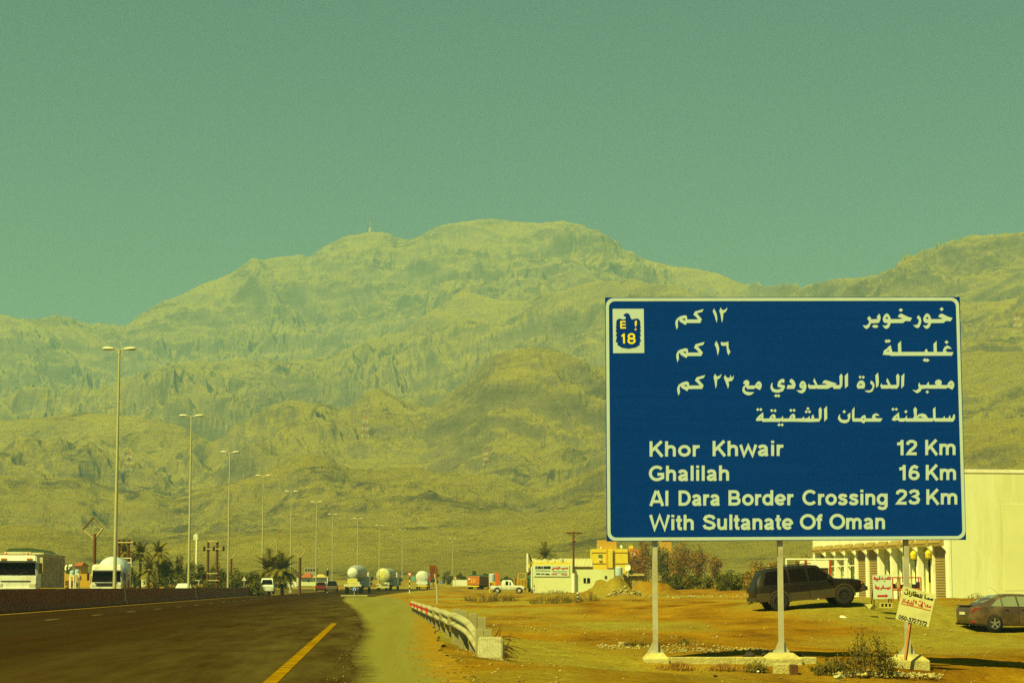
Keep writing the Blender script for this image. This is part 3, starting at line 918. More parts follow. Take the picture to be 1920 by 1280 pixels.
class Flat:
    """flat print: outlines and strokes in a 2-D frame, mapped on a surface by fn(x, y, lift)"""
    def __init__(s, fn, lift=0.002, step=0.0004):
        s.mb, s.fn, s.lift, s.step, s.k = MB(), fn, lift, step, 0
    def up(s):
        s.k += 1
        return s.lift + s.step * (s.k % 7)
    def poly(s, pts, holes=()):
        loops = [[Vector((x, y, 0)) for x, y in pts]] + [[Vector((x, y, 0)) for x, y in h] for h in holes]
        flat = [p for lp in loops for p in lp]
        z = s.up()
        s.mb._add([s.fn(p.x, p.y, z) for p in flat], [tuple(t) for t in tessellate_polygon(loops)])
    def stroke(s, pts, w):
        z = s.up()
        for q in ribbon(pts, w):
            s.mb._add([s.fn(p.x, p.y, z) for p in q], [(0, 1, 2, 3)])
    def dia(s, cx, cy, rx, ry=None):
        ry = ry or rx
        s.poly([(cx, cy - ry), (cx + rx, cy), (cx, cy + ry), (cx - rx, cy)])
    def text(s, t, x0, x1, base, cap, wt=.19, slope=0.0):
        """latin text fitted between x0 and x1 (y grows downwards)"""
        adv = [GL[c][0] if c in GL else .40 for c in t]
        tot = sum(adv)
        # trim outer bearings
        k = (x1 - x0) / (tot - .12)
        x = -.07
        for c, a in zip(t, adv):
            if c in GL:
                for st in GL[c][1]:
                    pts = [(x0 + (x + px) * k, base + slope * (x + px) * k - py * cap) for px, py in st]
                    s.stroke(pts, wt * cap)
            x += a
    def build(s, name, m, parent):
        return s.mb.build(name, m, parent, fix=False)

# ================================================================== THE ROAD SIGN
SGY = 46.0
GALV = mat('galvanised_steel', (.50, .50, .36), .55, .25, var=.12, scale=2.2, dirt=(.36, .31, .15), dscale=1.5)
SIGNBLUE = mat('sign_blue_sheeting', (.0003, .036, .27), .5, var=.10, scale=1.1, stretch=(.25, 1, 3), spec=.04)
SIGNWHITE = mat('sign_white_sheeting', (.47, .62, .60), .45, var=.05, scale=2)
SIGNYEL = mat('sign_yellow_sheeting', (.82, .70, .02), .45, var=.05)
CONC = mat('pale_concrete', (.50, .46, .16), .9, var=.2, scale=4, bump=.5, bscale=25, dirt=(.33, .27, .07), dscale=3)
base = Vector((at(1465, 1225, SGY).x, SGY, gz(at(1465, 1225, SGY).x, SGY)))
sign = thing('road_sign', base, 'huge blue direction sign with white Arabic and English lines and distances, on three posts', 'road sign')
def on_sign(px, py, lift=0.0):
    return at(px, py, SGY) - base - Vector((0, lift, 0))
# horizontal planks of the panel, each slightly proud of the joints
c00, c10, c11, c01 = (1134.5, 557.5), (1799.5, 556.5), (1811.5, 1011.5), (1137.5, 1014.5)
NPL = 22
def lerp2(a, b_, t): return (a[0] + (b_[0] - a[0]) * t, a[1] + (b_[1] - a[1]) * t)
random.seed(4)
for i in range(NPL):
    t0, t1 = i / NPL, (i + 1) / NPL
    g = .0015
    A, B_, C_, D_ = lerp2(c00, c01, t0 + g / NPL), lerp2(c10, c11, t0 + g / NPL), lerp2(c10, c11, t1 - g / NPL), lerp2(c00, c01, t1 - g / NPL)
    e = .0012 * random.random()
    fr = [on_sign(*q, e) for q in (A, B_, C_, D_)]
    bk = [on_sign(*q, e) + Vector((0, .035, 0)) for q in (A, B_, C_, D_)]
    m_ = MB()
    ch = .0022
    ctr = sum(fr, Vector()) / 4
    inner = [p + (Vector((0, 0, ctr.z - p.z)).normalized() * ch) - Vector((0, .002, 0)) for p in fr]
    m_._add(fr + bk + inner, [(8, 9, 10, 11), (0, 1, 9, 8), (1, 2, 10, 9), (2, 3, 11, 10), (3, 0, 8, 11), (0, 4, 5, 1), (1, 5, 6, 2), (2, 6, 7, 3), (3, 7, 4, 0), (4, 7, 6, 5)])
    m_.build('plank', SIGNBLUE, sign)
LIFT = .006
f = Flat(on_sign, LIFT)
def rrect(c4, r, ins):
    """rounded rectangle outline inside the quad c4, inset ins"""
    (a, b_, c, d) = c4
    a = (a[0] + ins, a[1] + ins); b_ = (b_[0] - ins, b_[1] + ins); c = (c[0] - ins, c[1] - ins); d = (d[0] + ins, d[1] - ins)
    o = []
    for (p, a0) in ((a, 180), (b_, 270), (c, 0), (d, 90)):
        cx = p[0] + (r if a0 in (180, 90) else -r); cy = p[1] + (r if a0 in (180, 270) else -r)
        o += arc(cx, cy, r, r, a0, a0 + 90, 6)
    return o
f.poly(rrect((c00, c10, c11, c01), 15, 1.3), [rrect((c00, c10, c11, c01), 11, 7.2)])
f.build('border', SIGNWHITE, sign)
def zf(ox, oy, s):
    return lambda pts: [(ox + x / s, oy + y / s) for x, y in pts]
KHWAW = [(1785, 297), (1750, 358), (1670, 350), (1620, 388), (1400, 390), (1385, 435), (1360, 475), (1322, 496), (1285, 475), (1250, 430), (1300, 438), (1335, 420), (1355, 392), (1290, 384), (1265, 360), (1257, 310), (1275, 262), (1300, 230), (1330, 215),
         (1362, 232), (1388, 275), (1400, 318), (1560, 318), (1618, 312), (1572, 293), (1525, 275), (1560, 228), (1595, 221), (1640, 243), (1710, 278)]
KHH = [(1306, 308), (1316, 284), (1332, 278), (1345, 288), (1354, 312), (1330, 318)]
sh = lambda pts, dx, dy=0: [(x + dx, y + dy) for x, y in pts]
def arabic(ox, oy, s, polys, dots=(), name='lettering'):
    z = zf(ox, oy, s)
    f = Flat(on_sign, LIFT)
    for p in polys:
        if isinstance(p, tuple): f.poly(z(p[0]), [z(h) for h in p[1]])
        else: f.poly(z(p))
    for d in dots:
        (cx, cy), = z([(d[0], d[1])])
        f.dia(cx, cy, d[2] / s, (d[3] if len(d) > 3 else d[2]) / s)
    return f.build(name, SIGNWHITE, sign)
arabic(1600, 565, 9.6, [(KHWAW, [KHH]), (sh(KHWAW, -728), [sh(KHH, -728)]),
    [(1170, 247), (1140, 290), (1180, 340), (1165, 400), (1130, 425), (1075, 425), (1115, 465), (1155, 483), (1190, 460), (1215, 400), (1224, 340), (1205, 285)],
    [(460, 222), (420, 278), (440, 318), (318, 322), (318, 300), (285, 265), (247, 305), (275, 345), (285, 385), (240, 432), (168, 432), (205, 478), (240, 498), (285, 465), (315, 395), (460, 386), (485, 330), (490, 285), (480, 245)]],
    [(1589, 140, 37), (854, 156, 40, 34), (375, 448, 40, 33), (412, 450, 40, 33)])
arabic(1250, 565, 9.6, [([(665, 138), (640, 188), (545, 215), (632, 320), (605, 388), (360, 388), (340, 425), (230, 360), (232, 325), (205, 345), (200, 390), (205, 460), (178, 508), (155, 400), (160, 355), (185, 310), (240, 270), (310, 252), (350, 250), (365, 275), (370, 325), (565, 325), (520, 270), (480, 240), (510, 182)], [[(270, 318), (335, 305), (335, 348)]]),
    [(850, 125), (828, 180), (860, 250), (880, 320), (900, 385), (912, 320), (905, 250), (885, 190)],
    [(970, 110), (947, 170), (970, 240), (980, 310), (992, 385), (1012, 320), (1020, 215), (1060, 190), (1085, 150), (1092, 108), (1060, 140), (1030, 158), (1000, 155)]])
arabic(1255, 630, 14.77, [([(975, 160), (935, 245), (785, 285), (930, 455), (880, 550), (505, 552), (470, 608), (305, 510), (305, 460), (258, 490), (265, 630), (225, 730), (188, 560), (200, 480), (240, 410), (300, 375), (430, 338), (490, 340), (515, 375), (518, 455), (820, 455), (745, 370), (682, 325), (725, 225)], [[(368, 432), (460, 428), (460, 492)]]),
    [(1300, 130), (1252, 225), (1300, 330), (1320, 430), (1338, 540), (1372, 430), (1382, 340), (1350, 220)],
    [(1438, 155), (1490, 178), (1560, 172), (1635, 148), (1640, 330), (1690, 435), (1640, 530), (1600, 450), (1580, 260), (1500, 275), (1440, 255), (1422, 210)]])
arabic(1600, 625, 9.6, [([(1800, 335), (1775, 400), (665, 403), (650, 385), (640, 393), (530, 383), (550, 305), (600, 275), (630, 240), (670, 210), (702, 332), (806, 335), (800, 190), (858, 133), (864, 332), (1285, 332), (1285, 305), (1318, 273), (1342, 332), (1447, 332), (1440, 190), (1497, 133), (1503, 332), (1615, 332), (1612, 300), (1640, 245), (1690, 215), (1740, 240), (1770, 280), (1700, 270), (1655, 295), (1690, 335)], [[(600, 320), (635, 300), (640, 325)]])],
    [(1677, 157, 38, 33), (598, 140, 38, 34), (638, 137, 38, 32), (1288, 478, 42, 35), (1332, 482, 40, 33)])
arabic(1250, 690, 9.6, [([(693, 122), (668, 175), (572, 205), (664, 308), (640, 372), (390, 375), (372, 415), (262, 350), (264, 318), (232, 345), (240, 440), (210, 495), (188, 400), (192, 350), (215, 300), (270, 262), (340, 240), (385, 243), (402, 270), (402, 312), (600, 312), (545, 255), (508, 222), (540, 165)], [[(300, 305), (362, 298), (365, 338)]]),
    [(868, 102), (843, 160), (862, 240), (872, 310), (880, 370), (903, 300), (908, 205), (950, 185), (975, 150), (985, 103), (950, 138), (905, 150)],
    [(1052, 120), (1028, 170), (1060, 250), (1085, 310), (1102, 372), (1122, 310), (1112, 240), (1175, 228), (1200, 190), (1212, 122), (1190, 160), (1160, 168), (1158, 128), (1142, 128), (1138, 170), (1100, 178), (1070, 155)],
    ([(1375, 280), (1390, 235), (1430, 212), (1470, 222), (1490, 260), (1475, 312), (1590, 312), (1610, 270), (1640, 240), (1665, 235), (1695, 255), (1712, 300), (1708, 340), (1678, 395), (1592, 350), (1570, 375), (1450, 375), (1430, 335), (1405, 355), (1400, 390), (1430, 420), (1500, 432), (1578, 430), (1530, 475), (1470, 490), (1410, 470), (1370, 430), (1360, 385), (1375, 335), (1415, 300), (1400, 282)], [[(1625, 300), (1650, 290), (1672, 318)]])])
arabic(1440, 690, 9.6, [[(80, 255), (80, 330), (100, 368), (150, 385), (215, 378), (250, 355), (180, 340), (168, 310), (185, 240), (230, 200), (275, 190), (298, 215), (290, 265), (250, 258), (212, 285), (300, 310), (305, 345), (270, 410), (200, 438), (140, 440), (75, 420), (45, 365), (48, 310), (62, 275)],
    [(412, 190), (382, 240), (440, 300), (352, 305), (335, 372), (470, 372), (492, 330), (495, 285), (470, 230), (440, 200)],
    ([(630, 225), (665, 250), (690, 300), (690, 350), (665, 420), (610, 455), (560, 440), (508, 395), (590, 400), (630, 370), (575, 355), (562, 310), (580, 260), (605, 235)], [[(600, 303), (620, 285), (642, 305)]]),
    [(1438, 82), (1380, 140), (1385, 365), (1440, 320)],
    [(1315, 95), (1283, 145), (1292, 302), (1215, 305), (1230, 275), (1035, 213), (995, 232), (975, 278), (1010, 272), (1075, 298), (892, 305), (832, 178), (812, 235), (855, 305), (745, 305), (740, 270), (715, 315), (740, 370), (855, 372), (865, 355), (885, 372), (1070, 372), (1130, 345), (1160, 335), (1185, 372), (1300, 372), (1335, 320), (1343, 140)]],
    [(143, 497, 36, 30), (188, 497, 36, 30)])
arabic(1600, 690, 9.6, [([(140, 218), (175, 225), (205, 265), (212, 310), (195, 365), (80, 368), (60, 330), (65, 290), (100, 235)], [[(92, 297), (130, 280), (165, 300), (130, 308)]]),
    [(315, 222), (302, 275), (345, 310), (340, 360), (300, 400), (200, 402), (240, 430), (290, 440), (340, 418), (375, 350), (380, 300), (355, 245)],
    [(445, 78), (395, 130), (410, 355), (450, 320), (460, 230)],
    [(800, 95), (768, 140), (780, 300), (672, 302), (612, 178), (590, 230), (630, 302), (512, 302), (510, 268), (482, 315), (505, 368), (630, 368), (642, 355), (655, 368), (785, 368), (822, 320), (832, 140)],
    [(918, 92), (862, 145), (862, 365), (910, 320)],
    ([(1760, 220), (1795, 240), (1818, 290), (1812, 335), (1780, 388), (1695, 345), (1675, 368), (1545, 368), (1535, 358), (1525, 368), (1335, 368), (1320, 352), (1310, 368), (1230, 372), (1205, 420), (1150, 452), (1110, 430), (1060, 388), (1130, 402), (1180, 360), (1165, 310), (1185, 255), (1205, 302), (1320, 302), (1330, 270), (1358, 245), (1362, 302), (1500, 300), (1465, 272), (1480, 225), (1530, 203), (1580, 220), (1590, 260), (1580, 302), (1690, 305), (1715, 250)], [[(1735, 290), (1760, 283), (1778, 310)]])],
    [(122, 160, 30), (178, 162, 30), (1330, 428, 33, 30)])
arabic(1400, 750, 9.6, [[(1445, 102), (1392, 155), (1397, 385), (1450, 330)],
    ([(1325, 122), (1295, 165), (1300, 328), (1212, 328), (1210, 290), (1195, 252), (1165, 295), (1170, 328), (1130, 328), (1135, 275), (1095, 320), (1035, 328), (1030, 288), (995, 325), (870, 328), (875, 290), (860, 250), (830, 243), (790, 270), (760, 328), (655, 328), (655, 280), (615, 325), (520, 328), (518, 280), (500, 252), (470, 250), (430, 285), (405, 328), (300, 328), (298, 218), (240, 260), (180, 320), (162, 362), (200, 376), (265, 365), (290, 390), (440, 388), (600, 390), (620, 370), (640, 388), (790, 385), (980, 388), (1130, 392), (1305, 385), (1345, 320), (1352, 165)],
     [[(235, 315), (265, 295), (265, 318)], [(445, 310), (470, 292), (478, 322)], [(800, 312), (820, 290), (832, 320)]]),
    [(1862, 220), (1868, 300), (1845, 375), (1800, 410), (1740, 412), (1680, 390), (1640, 335), (1650, 290), (1680, 245), (1680, 310), (1715, 350), (1780, 355), (1828, 335), (1812, 265)]],
    [(198, 168, 30), (254, 168, 30), (450, 185, 30), (510, 188, 30), (795, 182, 30), (852, 182, 30), (1102, 152, 30), (1072, 208, 30), (1130, 208, 30), (582, 443, 30), (638, 443, 30), (1755, 207, 32)])
arabic(1600, 750, 9.6, [([(20, 120), (18, 325), (130, 325), (150, 290), (205, 262), (222, 290), (222, 328), (340, 325), (335, 300), (355, 255), (405, 235), (440, 245), (472, 280), (400, 278), (385, 295), (420, 325), (525, 325), (490, 385), (215, 385), (190, 418), (130, 385), (-10, 385), (-25, 330), (-25, 180)], [[(166, 337), (181, 324), (196, 338), (180, 352)]]),
    ([(1828, 290), (1830, 330), (1795, 385), (1470, 385), (1445, 365), (1420, 385), (950, 385), (930, 365), (915, 385), (830, 385), (795, 355), (740, 375), (688, 355), (720, 300), (820, 215), (828, 325), (925, 325), (960, 268), (968, 325), (1070, 325), (1095, 290), (1080, 165), (1110, 118), (1145, 160), (1140, 285), (1180, 250), (1245, 238), (1300, 255), (1345, 322), (1435, 322), (1432, 160), (1475, 118), (1482, 322), (1610, 322), (1640, 282), (1650, 322), (1705, 322), (1740, 265), (1750, 322), (1785, 322), (1785, 290), (1812, 248), (1828, 262)], [[(1150, 318), (1200, 290), (1270, 318)], [(755, 315), (790, 290), (795, 312)]])],
    [(713, 163, 30), (772, 163, 30), (945, 207, 32)])
for words in ([('Khor', 1217.5, 1311.4, 855.6), ('Khwair', 1335.8, 1468.4, 854.8), ('12', 1681.8, 1719.5, 853.1), ('Km', 1734.6, 1793, 852.8)],
              [('Ghalilah', 1218.5, 1367.9, 901.3), ('16', 1685.8, 1723.6, 899.8), ('Km', 1735.6, 1794, 899.6)],
              [('Al', 1219.5, 1254, 948), ('Dara', 1272.4, 1350, 947.6), ('Border', 1365.8, 1487.4, 947.2), ('Crossing', 1506.3, 1665, 946.6), ('23', 1680.8, 1724.4, 945.6), ('Km', 1736.6, 1796.5, 945.4)],
              [('With', 1219.5, 1301.8, 993.4), ('Sultanate', 1318.7, 1486.4, 992.8), ('Of', 1501.6, 1541, 992), ('Oman', 1557, 1660, 991.6)]):
    for w, x0, x1, by in words:
        f = Flat(on_sign, LIFT)
        f.text(w, x0, x1, by, 28.6, .195, -.004)
        f.build('word', SIGNWHITE, sign)
# route emblem
z = zf(1140, 570, 11.63)
f = Flat(on_sign, LIFT)
f.poly(z([(100, 103), (778, 103), (790, 1065), (112, 1070)]))
em = f.build('emblem_plate', SIGNWHITE, sign)
f = Flat(on_sign, LIFT + .004)
f.poly(z([(335, 245), (365, 212), (410, 197), (455, 210), (480, 250), (490, 300), (515, 330), (545, 335), (580, 320), (630, 313), (675, 330), (700, 370), (705, 480), (715, 515), (700, 515), (718, 605), (695, 600), (718, 700), (690, 700), (720, 820), (690, 815), (690, 890), (600, 945), (450, 970), (300, 950), (205, 890), (205, 830), (165, 825), (195, 700), (168, 698), (195, 610), (165, 605), (185, 520), (165, 515), (178, 480), (180, 370), (205, 335), (250, 315), (300, 330), (345, 340), (378, 325), (390, 290), (375, 270), (345, 262)]))
f.build('eagle', SIGNBLUE, em)
for polys, strokes in (([[(265, 368), (385, 368), (385, 400), (300, 400), (300, 435), (385, 435), (385, 465), (300, 465), (300, 502), (390, 502), (390, 535), (268, 535)]], []),
                       ([[(612, 358), (582, 385), (585, 450), (600, 510), (625, 450), (628, 370)], [(580, 548), (595, 528), (622, 540), (612, 575), (585, 570)]], []),
                       ([[(285, 690), (340, 640), (365, 640), (370, 860), (330, 860), (325, 705), (300, 712)]], []),
                       ([], [ell(510, 705, 62, 52), ell(513, 800, 70, 52)])):
    f = Flat(on_sign, LIFT + .008)
    for q in polys: f.poly(z(q))
    for q in strokes: f.stroke(z(q), 40 / 11.63)
    f.build('route_character', SIGNYEL, em)
# posts with gusset plates on concrete footings
for k, (px, pyb) in enumerate(((1229, 1223), (1465, 1223), (1702, 1226))):
    X = at(px, 1100, SGY).x - base.x
    Y0 = .12
    zb = at(px, pyb, SGY + Y0).z - base.z
    zt = at(px, 600, SGY).z - base.z
    w = .052
    p = MB().b2(X - w, X + w, Y0 - .045, Y0 - .035, zb, zt).b2(X - w, X + w, Y0 + .085, Y0 + .095, zb, zt).b2(X - .008, X + .008, Y0 - .035, Y0 + .085, zb, zt)
    p = p.build('post', GALV, sign)
    gm = MB()
    gm.box(X, Y0 + .02, zb + .008, .34, .34, .016)
    gm.prism([(X - w - .11, zb + .016), (X - w, zb + .016), (X - w, zb + .26)], Y0 - .005, Y0 + .005)
    gm.prism([(X + w + .11, zb + .016), (X + w, zb + .016), (X + w, zb + .26)], Y0 + .015, Y0 + .025)
    for sx in (-1, 1):
        for sy in (-1, 1):
            gm.cyl((X + sx * .14, Y0 + .02 + sy * .14, zb + .016), (X + sx * .14, Y0 + .02 + sy * .14, zb + .06), .014, n=6)
    gm.build('base_plate', GALV, p)
    hw = (.27, .40, .40)[k]
    fm = MB()
    hb = zb - (.22, .30, .34)[k]
    fm.bbox(X - hw, X + hw, Y0 - .36, Y0 + .4, hb - .25, zb - .12, .025)
    top = bmesh.new()
    vs = [top.verts.new(v) for v in [(X - hw * .98, Y0 - .35, zb - .121), (X + hw * .98, Y0 - .35, zb - .121), (X + hw * .98, Y0 + .39, zb - .121), (X - hw * .98, Y0 + .39, zb - .121),
                                     (X - hw * .58, Y0 - .2, zb), (X + hw * .58, Y0 - .2, zb), (X + hw * .58, Y0 + .24, zb), (X - hw * .58, Y0 + .24, zb)]]
    for q in ((4, 5, 6, 7), (0, 1, 5, 4), (1, 2, 6, 5), (2, 3, 7, 6), (3, 0, 4, 7)): top.faces.new([vs[i] for i in q])
    fm.bm(top)
    fm.build('footing', CONC, sign)
# horizontal rails behind the planks
for zz in (620, 760, 900, 990):
    a, b_ = on_sign(1150, zz), on_sign(1792, zz)
    MB().b2(a.x, b_.x, .036, .072, a.z - .03, a.z + .03).build('rail', GALV, sign)
# ================================================================== NEAR THINGS
random.seed(11)
STEEL = mat('weathered_guardrail_steel', (.40, .39, .20), .6, .1, var=.15, scale=3, dirt=(.28, .21, .08), dscale=2)
POSTM = mat('guardrail_post_steel', (.33, .32, .15), .7, .1, var=.18, scale=3, dirt=(.22, .17, .06), dscale=2)
BLACK = mat('black_paint', (.008, .006, .005), .5, var=.2)
RED = mat('red_print', (.45, .012, .006), .5, var=.1)
WOOD = mat('raw_timber', (.46, .20, .035), .8, var=.25, scale=4, stretch=(8, 8, 1))
DKWOOD = mat('old_brown_timber', (.10, .045, .014), .85, var=.3, scale=4)
def gp(px, Y, dz=0.0):
    x = xat(px, Y)
    return Vector((x, Y, gz(x, Y) + dz))

# ---- guardrail
def catmull(P, n):
    P = [Vector(p) for p in P]
    P = [P[0] * 2 - P[1]] + P + [P[-1] * 2 - P[-2]]
    out = []
    for i in range(1, len(P) - 2):
        for k in range(n):
            t = k / n
            a, b_, c, d = P[i - 1:i + 3]
            out.append(.5 * ((2 * b_) + (c - a) * t + (2 * a - 5 * b_ + 4 * c - d) * t * t + (3 * b_ - a - 3 * c + d) * t ** 3))
    out.append(P[-2])
    return out
def railpt(u, Y, z): return (float(axis(Y)) + u, Y, z)
gr = thing('guardrail', Vector(railpt(1.67, 60, -.1)), 'steel crash barrier with red markers beside the road, ending in a concrete block', 'guardrail')
g0 = gr.location.copy()
PROF = [(0, 0), (-.02, .02), (-.08, .055), (-.083, .085), (-.005, .135), (-.005, .175), (-.083, .225), (-.08, .255), (-.02, .29), (0, .31)]
def wbeam(path, name='rail_section', off=0.0):
    vs, fs = [], []
    n = len(PROF)
    for i, p in enumerate(path):
        d = (path[min(i + 1, len(path) - 1)] - path[max(i - 1, 0)]).normalized()
        side = Vector((d.y, -d.x, 0)).normalized()
        if side.x < 0: side = -side
        upv = side.cross(d)
        if upv.z < 0: upv = -upv
        for th in (0, 1):
            for a, h in PROF:
                vs.append(p + side * (a + off + th * .006) + upv * (h - .31) - g0)
    m2 = 2 * n
    for i in range(len(path) - 1):
        for th in (0, 1):
            for k in range(n - 1):
                q = i * m2 + th * n + k
                fs.append((q, q + 1, q + m2 + 1, q + m2))
        for k in (0, n - 1):
            q = i * m2 + k
            fs.append((q, q + n, q + n + m2, q + m2))
    for i in (0, len(path) - 1):
        for k in range(n - 1):
            q = i * m2 + k
            fs.append((q, q + 1, q + n + 1, q + n))
    return MB()._add(vs, fs).build(name, STEEL, gr)
yy = 43.0
k = 0
while yy < 94:
    y1 = yy + 4.0
    path = [Vector(railpt(1.67, y, .575 - .0013 * (y - 43) + .012 * math.sin(y * .9))) for y in np.linspace(yy, y1 + .12, 6)]
    wbeam(path, off=.004 * (k % 2))
    yy = y1; k += 1
end = catmull([railpt(1.67, 43.1, .575), railpt(1.69, 41.6, .56), railpt(1.78, 39.9, .48), railpt(1.87, 38.3, .27), railpt(1.90, 37.0, .10), railpt(1.92, 36.2, .02)], 6)
o = wbeam([Vector(p) for p in end], 'bent_end_section')
for i, y in enumerate(np.arange(42.6, 95, 4.0)):
    px_, py_ = float(axis(y)) + 1.67, y
    zt = .55 - .0013 * (y - 43)
    z0 = gz(px_, py_) - .25
    m_ = MB().b2(.012, .02, -.075, .075, z0, zt).b2(.02, .11, .066, .075, z0, zt).b2(.02, .11, -.075, -.066, z0, zt)
    m_.build('post', POSTM, gr, loc=Vector((px_, py_, 0)) - g0)
RW = mat('white_reflective', (.8, .8, .6), .5)
for (px, Yq) in ((777, 90), (783.5, 83), (789.5, 77), (798, 70), (808, 63.5)):
    X = float(axis(Yq)) + 1.67
    m_ = MB()
    m_.prism([(-.08, .10), (.08, .10), (0, -.10)], -.004, .004)
    m_.build('red_marker', RED, gr, loc=Vector((X - .10, Yq, .575 - .155 - .0013 * (Yq - 43))) - g0).rotation_euler = (0, 0, rad(-28))
for Yq in (57, 51, 45.2):
    X = float(axis(Yq)) + 1.67
    MB().b2(-.10, -.0, -.03, .03, -.20, -.05).build('rail_bracket', POSTM, gr, loc=Vector((X - .02, Yq, .55)) - g0)
# concrete end block
bx, by = at(919, 1246, 36.0).x, 36.0
bz = at(919, 1246, 36.0).z
bm = bmesh.new()
V = [bm.verts.new(v) for v in [(-.215, -.32, -.2), (.215, -.32, -.2), (.215, .5, -.2), (-.215, .5, -.2), (-.21, -.32, .125), (.21, -.32, .125), (.20, .5, .46), (-.20, .5, .46)]]
for q in ((0, 3, 2, 1), (4, 5, 6, 7), (0, 1, 5, 4), (1, 2, 6, 5), (2, 3, 7, 6), (3, 0, 4, 7)): bm.faces.new([V[i] for i in q])
bmesh.ops.bevel(bm, geom=bm.edges[:], offset=.015, segments=2, affect='EDGES')
CONC2 = mat('rough_concrete', (.44, .43, .22), .9, var=.22, scale=5, bump=1.0, bscale=40, dirt=(.28, .21, .07), dscale=4)
blk = MB().bm(bm).build('concrete_block', CONC2, loc=(bx, by, bz))
tag(blk, 'pale concrete block with sloping top at the near end of the crash barrier', 'concrete block')

# ---- short posts standing in a row behind the barrier
for i, (px, pt, Yq) in enumerate(((904, 1156, 38.4), (887, 1149, 40.6), (870.5, 1144, 42.9), (857, 1140.5, 45.4))):
    x = xat(px, Yq); zt = at(px, pt, Yq).z; z0 = gz(x, Yq) - .2
    m_ = MB().bbox(-.075, .075, -.05, .05, z0, zt, .008)
    o = m_.build('short_post', POSTM, loc=(x, Yq, 0))
    tag(o, ('weathered square post nearest the end of the crash barrier, beside the dead branch', 'second weathered square post behind the crash barrier from the near end', 'third weathered square post behind the crash barrier from the near end', 'farthest of four weathered square posts behind the crash barrier')[i], 'post', 'weathered posts behind the crash barrier')
for i, (px, pt, Yq) in enumerate(((899, 1179, 37.2), (915.5, 1179, 37.1))):
    x = xat(px, Yq); zt = at(px, pt, Yq).z; z0 = gz(x, Yq) - .2
    o = MB().bbox(-.07, .07, -.05, .05, z0, zt, .008).build('stub_post', POSTM, loc=(x, Yq, 0))
    tag(o, ('low post stub close behind the concrete block, on its left', 'low post stub close behind the concrete block, on its right')[i], 'post', 'low post stubs behind the concrete block')
x, Yq = xat(936, 36.9), 36.9
o = MB().lathe([(.07, 0), (.085, .02), (.085, .22), (.07, .27), (.03, .29), (.03, .32)], n=16).build('plastic_jerrycan', mat('grey_blue_plastic', (.34, .42, .40), .5), loc=(x, Yq, gz(x, Yq) + .02))
tag(o, 'grey plastic container standing behind the concrete block', 'container')
# ---- dead branch
x, Yq = xat(935, 38.2), 38.2
z0 = gz(x, Yq)
br = MB()
random.seed(5)
for k in range(30):
    a = random.uniform(-.9, .9)
    L = random.uniform(.35, .75)
    h0 = random.uniform(.02, .25)
    s0 = Vector((-.30 + random.uniform(-.08, .12), random.uniform(-.12, .12), h0))
    pts, p, d = [], s0.copy(), Vector((1, a * .5, random.uniform(.0, .85))).normalized()
    for q in range(7):
        pts.append(p.copy())
        p = p + d * L / 6
        d = (d + Vector((random.uniform(-.12, .12), random.uniform(-.2, .2), -.22 + random.uniform(-.1, .1)))).normalized()
        if p.z < .01: p.z = .01
    br.tubes(pts, [.014 - .0017 * q for q in range(7)], 5)
    if k % 2:
        s = pts[3]
        e = s + Vector((random.uniform(.02, .2), random.uniform(-.1, .1), random.uniform(.05, .25)))
        br.tubes([s, (s + e) / 2 + Vector((0, 0, .03)), e], [.007, .005, .003], 4)
br.tubes([(-.3, 0, .05), (-.22, 0, .3), (-.26, 0, .45), (-.42, 0, .5)], [.014, .011, .008, .004], 5)
br.tubes([(-.1, .02, .3), (0, .02, .48), (.06, .02, .62)], [.01, .008, .003], 5)
o = br.build('dead_branch', mat('dry_bark', (.10, .05, .018), .9, var=.3, scale=20), loc=(x, Yq, z0))
tag(o, 'tangled heap of brown dead branches behind the crash barrier end', 'dead branch')

# ---- concrete edging between the sign footings, sacks, stones
def edging(px0, px1, top, bot, Yq, name, label):
    a, b_ = at(px0, top, Yq), at(px1, top, Yq)
    zb = at((px0 + px1) / 2, bot, Yq).z - .2
    m_ = MB().bbox(-.5 * (b_.x - a.x), .5 * (b_.x - a.x), -.13, .13, 0, a.z - zb, .02)
    o = m_.build(name, CONC, loc=((a.x + b_.x) / 2, Yq, zb))
    return tag(o, label, 'concrete kerb', 'concrete kerbs between the sign footings')
edging(1243, 1441, 1231, 1248, 46.0, 'concrete_kerb', 'long low concrete kerb between the first and middle sign post')
edging(1497, 1530, 1231, 1250, 46.0, 'concrete_kerb', 'short concrete kerb right of the middle sign post')
for i, (px, w, y0, y1, lab) in enumerate(((1465, 29, 1243, 1263, 'pale square concrete block in front of the middle sign footing'), (1488, 14, 1245, 1264, 'dark rough block beside the pale block under the middle sign post'))):
    Yq = 45.25 - .2 * i
    a = at(px, y1, Yq)
    zt = at(px, y0, Yq).z
    o = MB().bbox(-w / 2 / 88, w / 2 / 88, -.14, .14, -.1, zt - a.z, .02).build('footing_block', CONC if i == 0 else DKWOOD, loc=a)
    tag(o, lab, 'concrete block')
ROCK = mat('grey_stone', (.36, .32, .16), .95, var=.3, scale=6, bump=.6, bscale=12)
DARKR = mat('dark_sacks', (.035, .025, .02), .9, var=.3, scale=6, bump=.6, bscale=14)
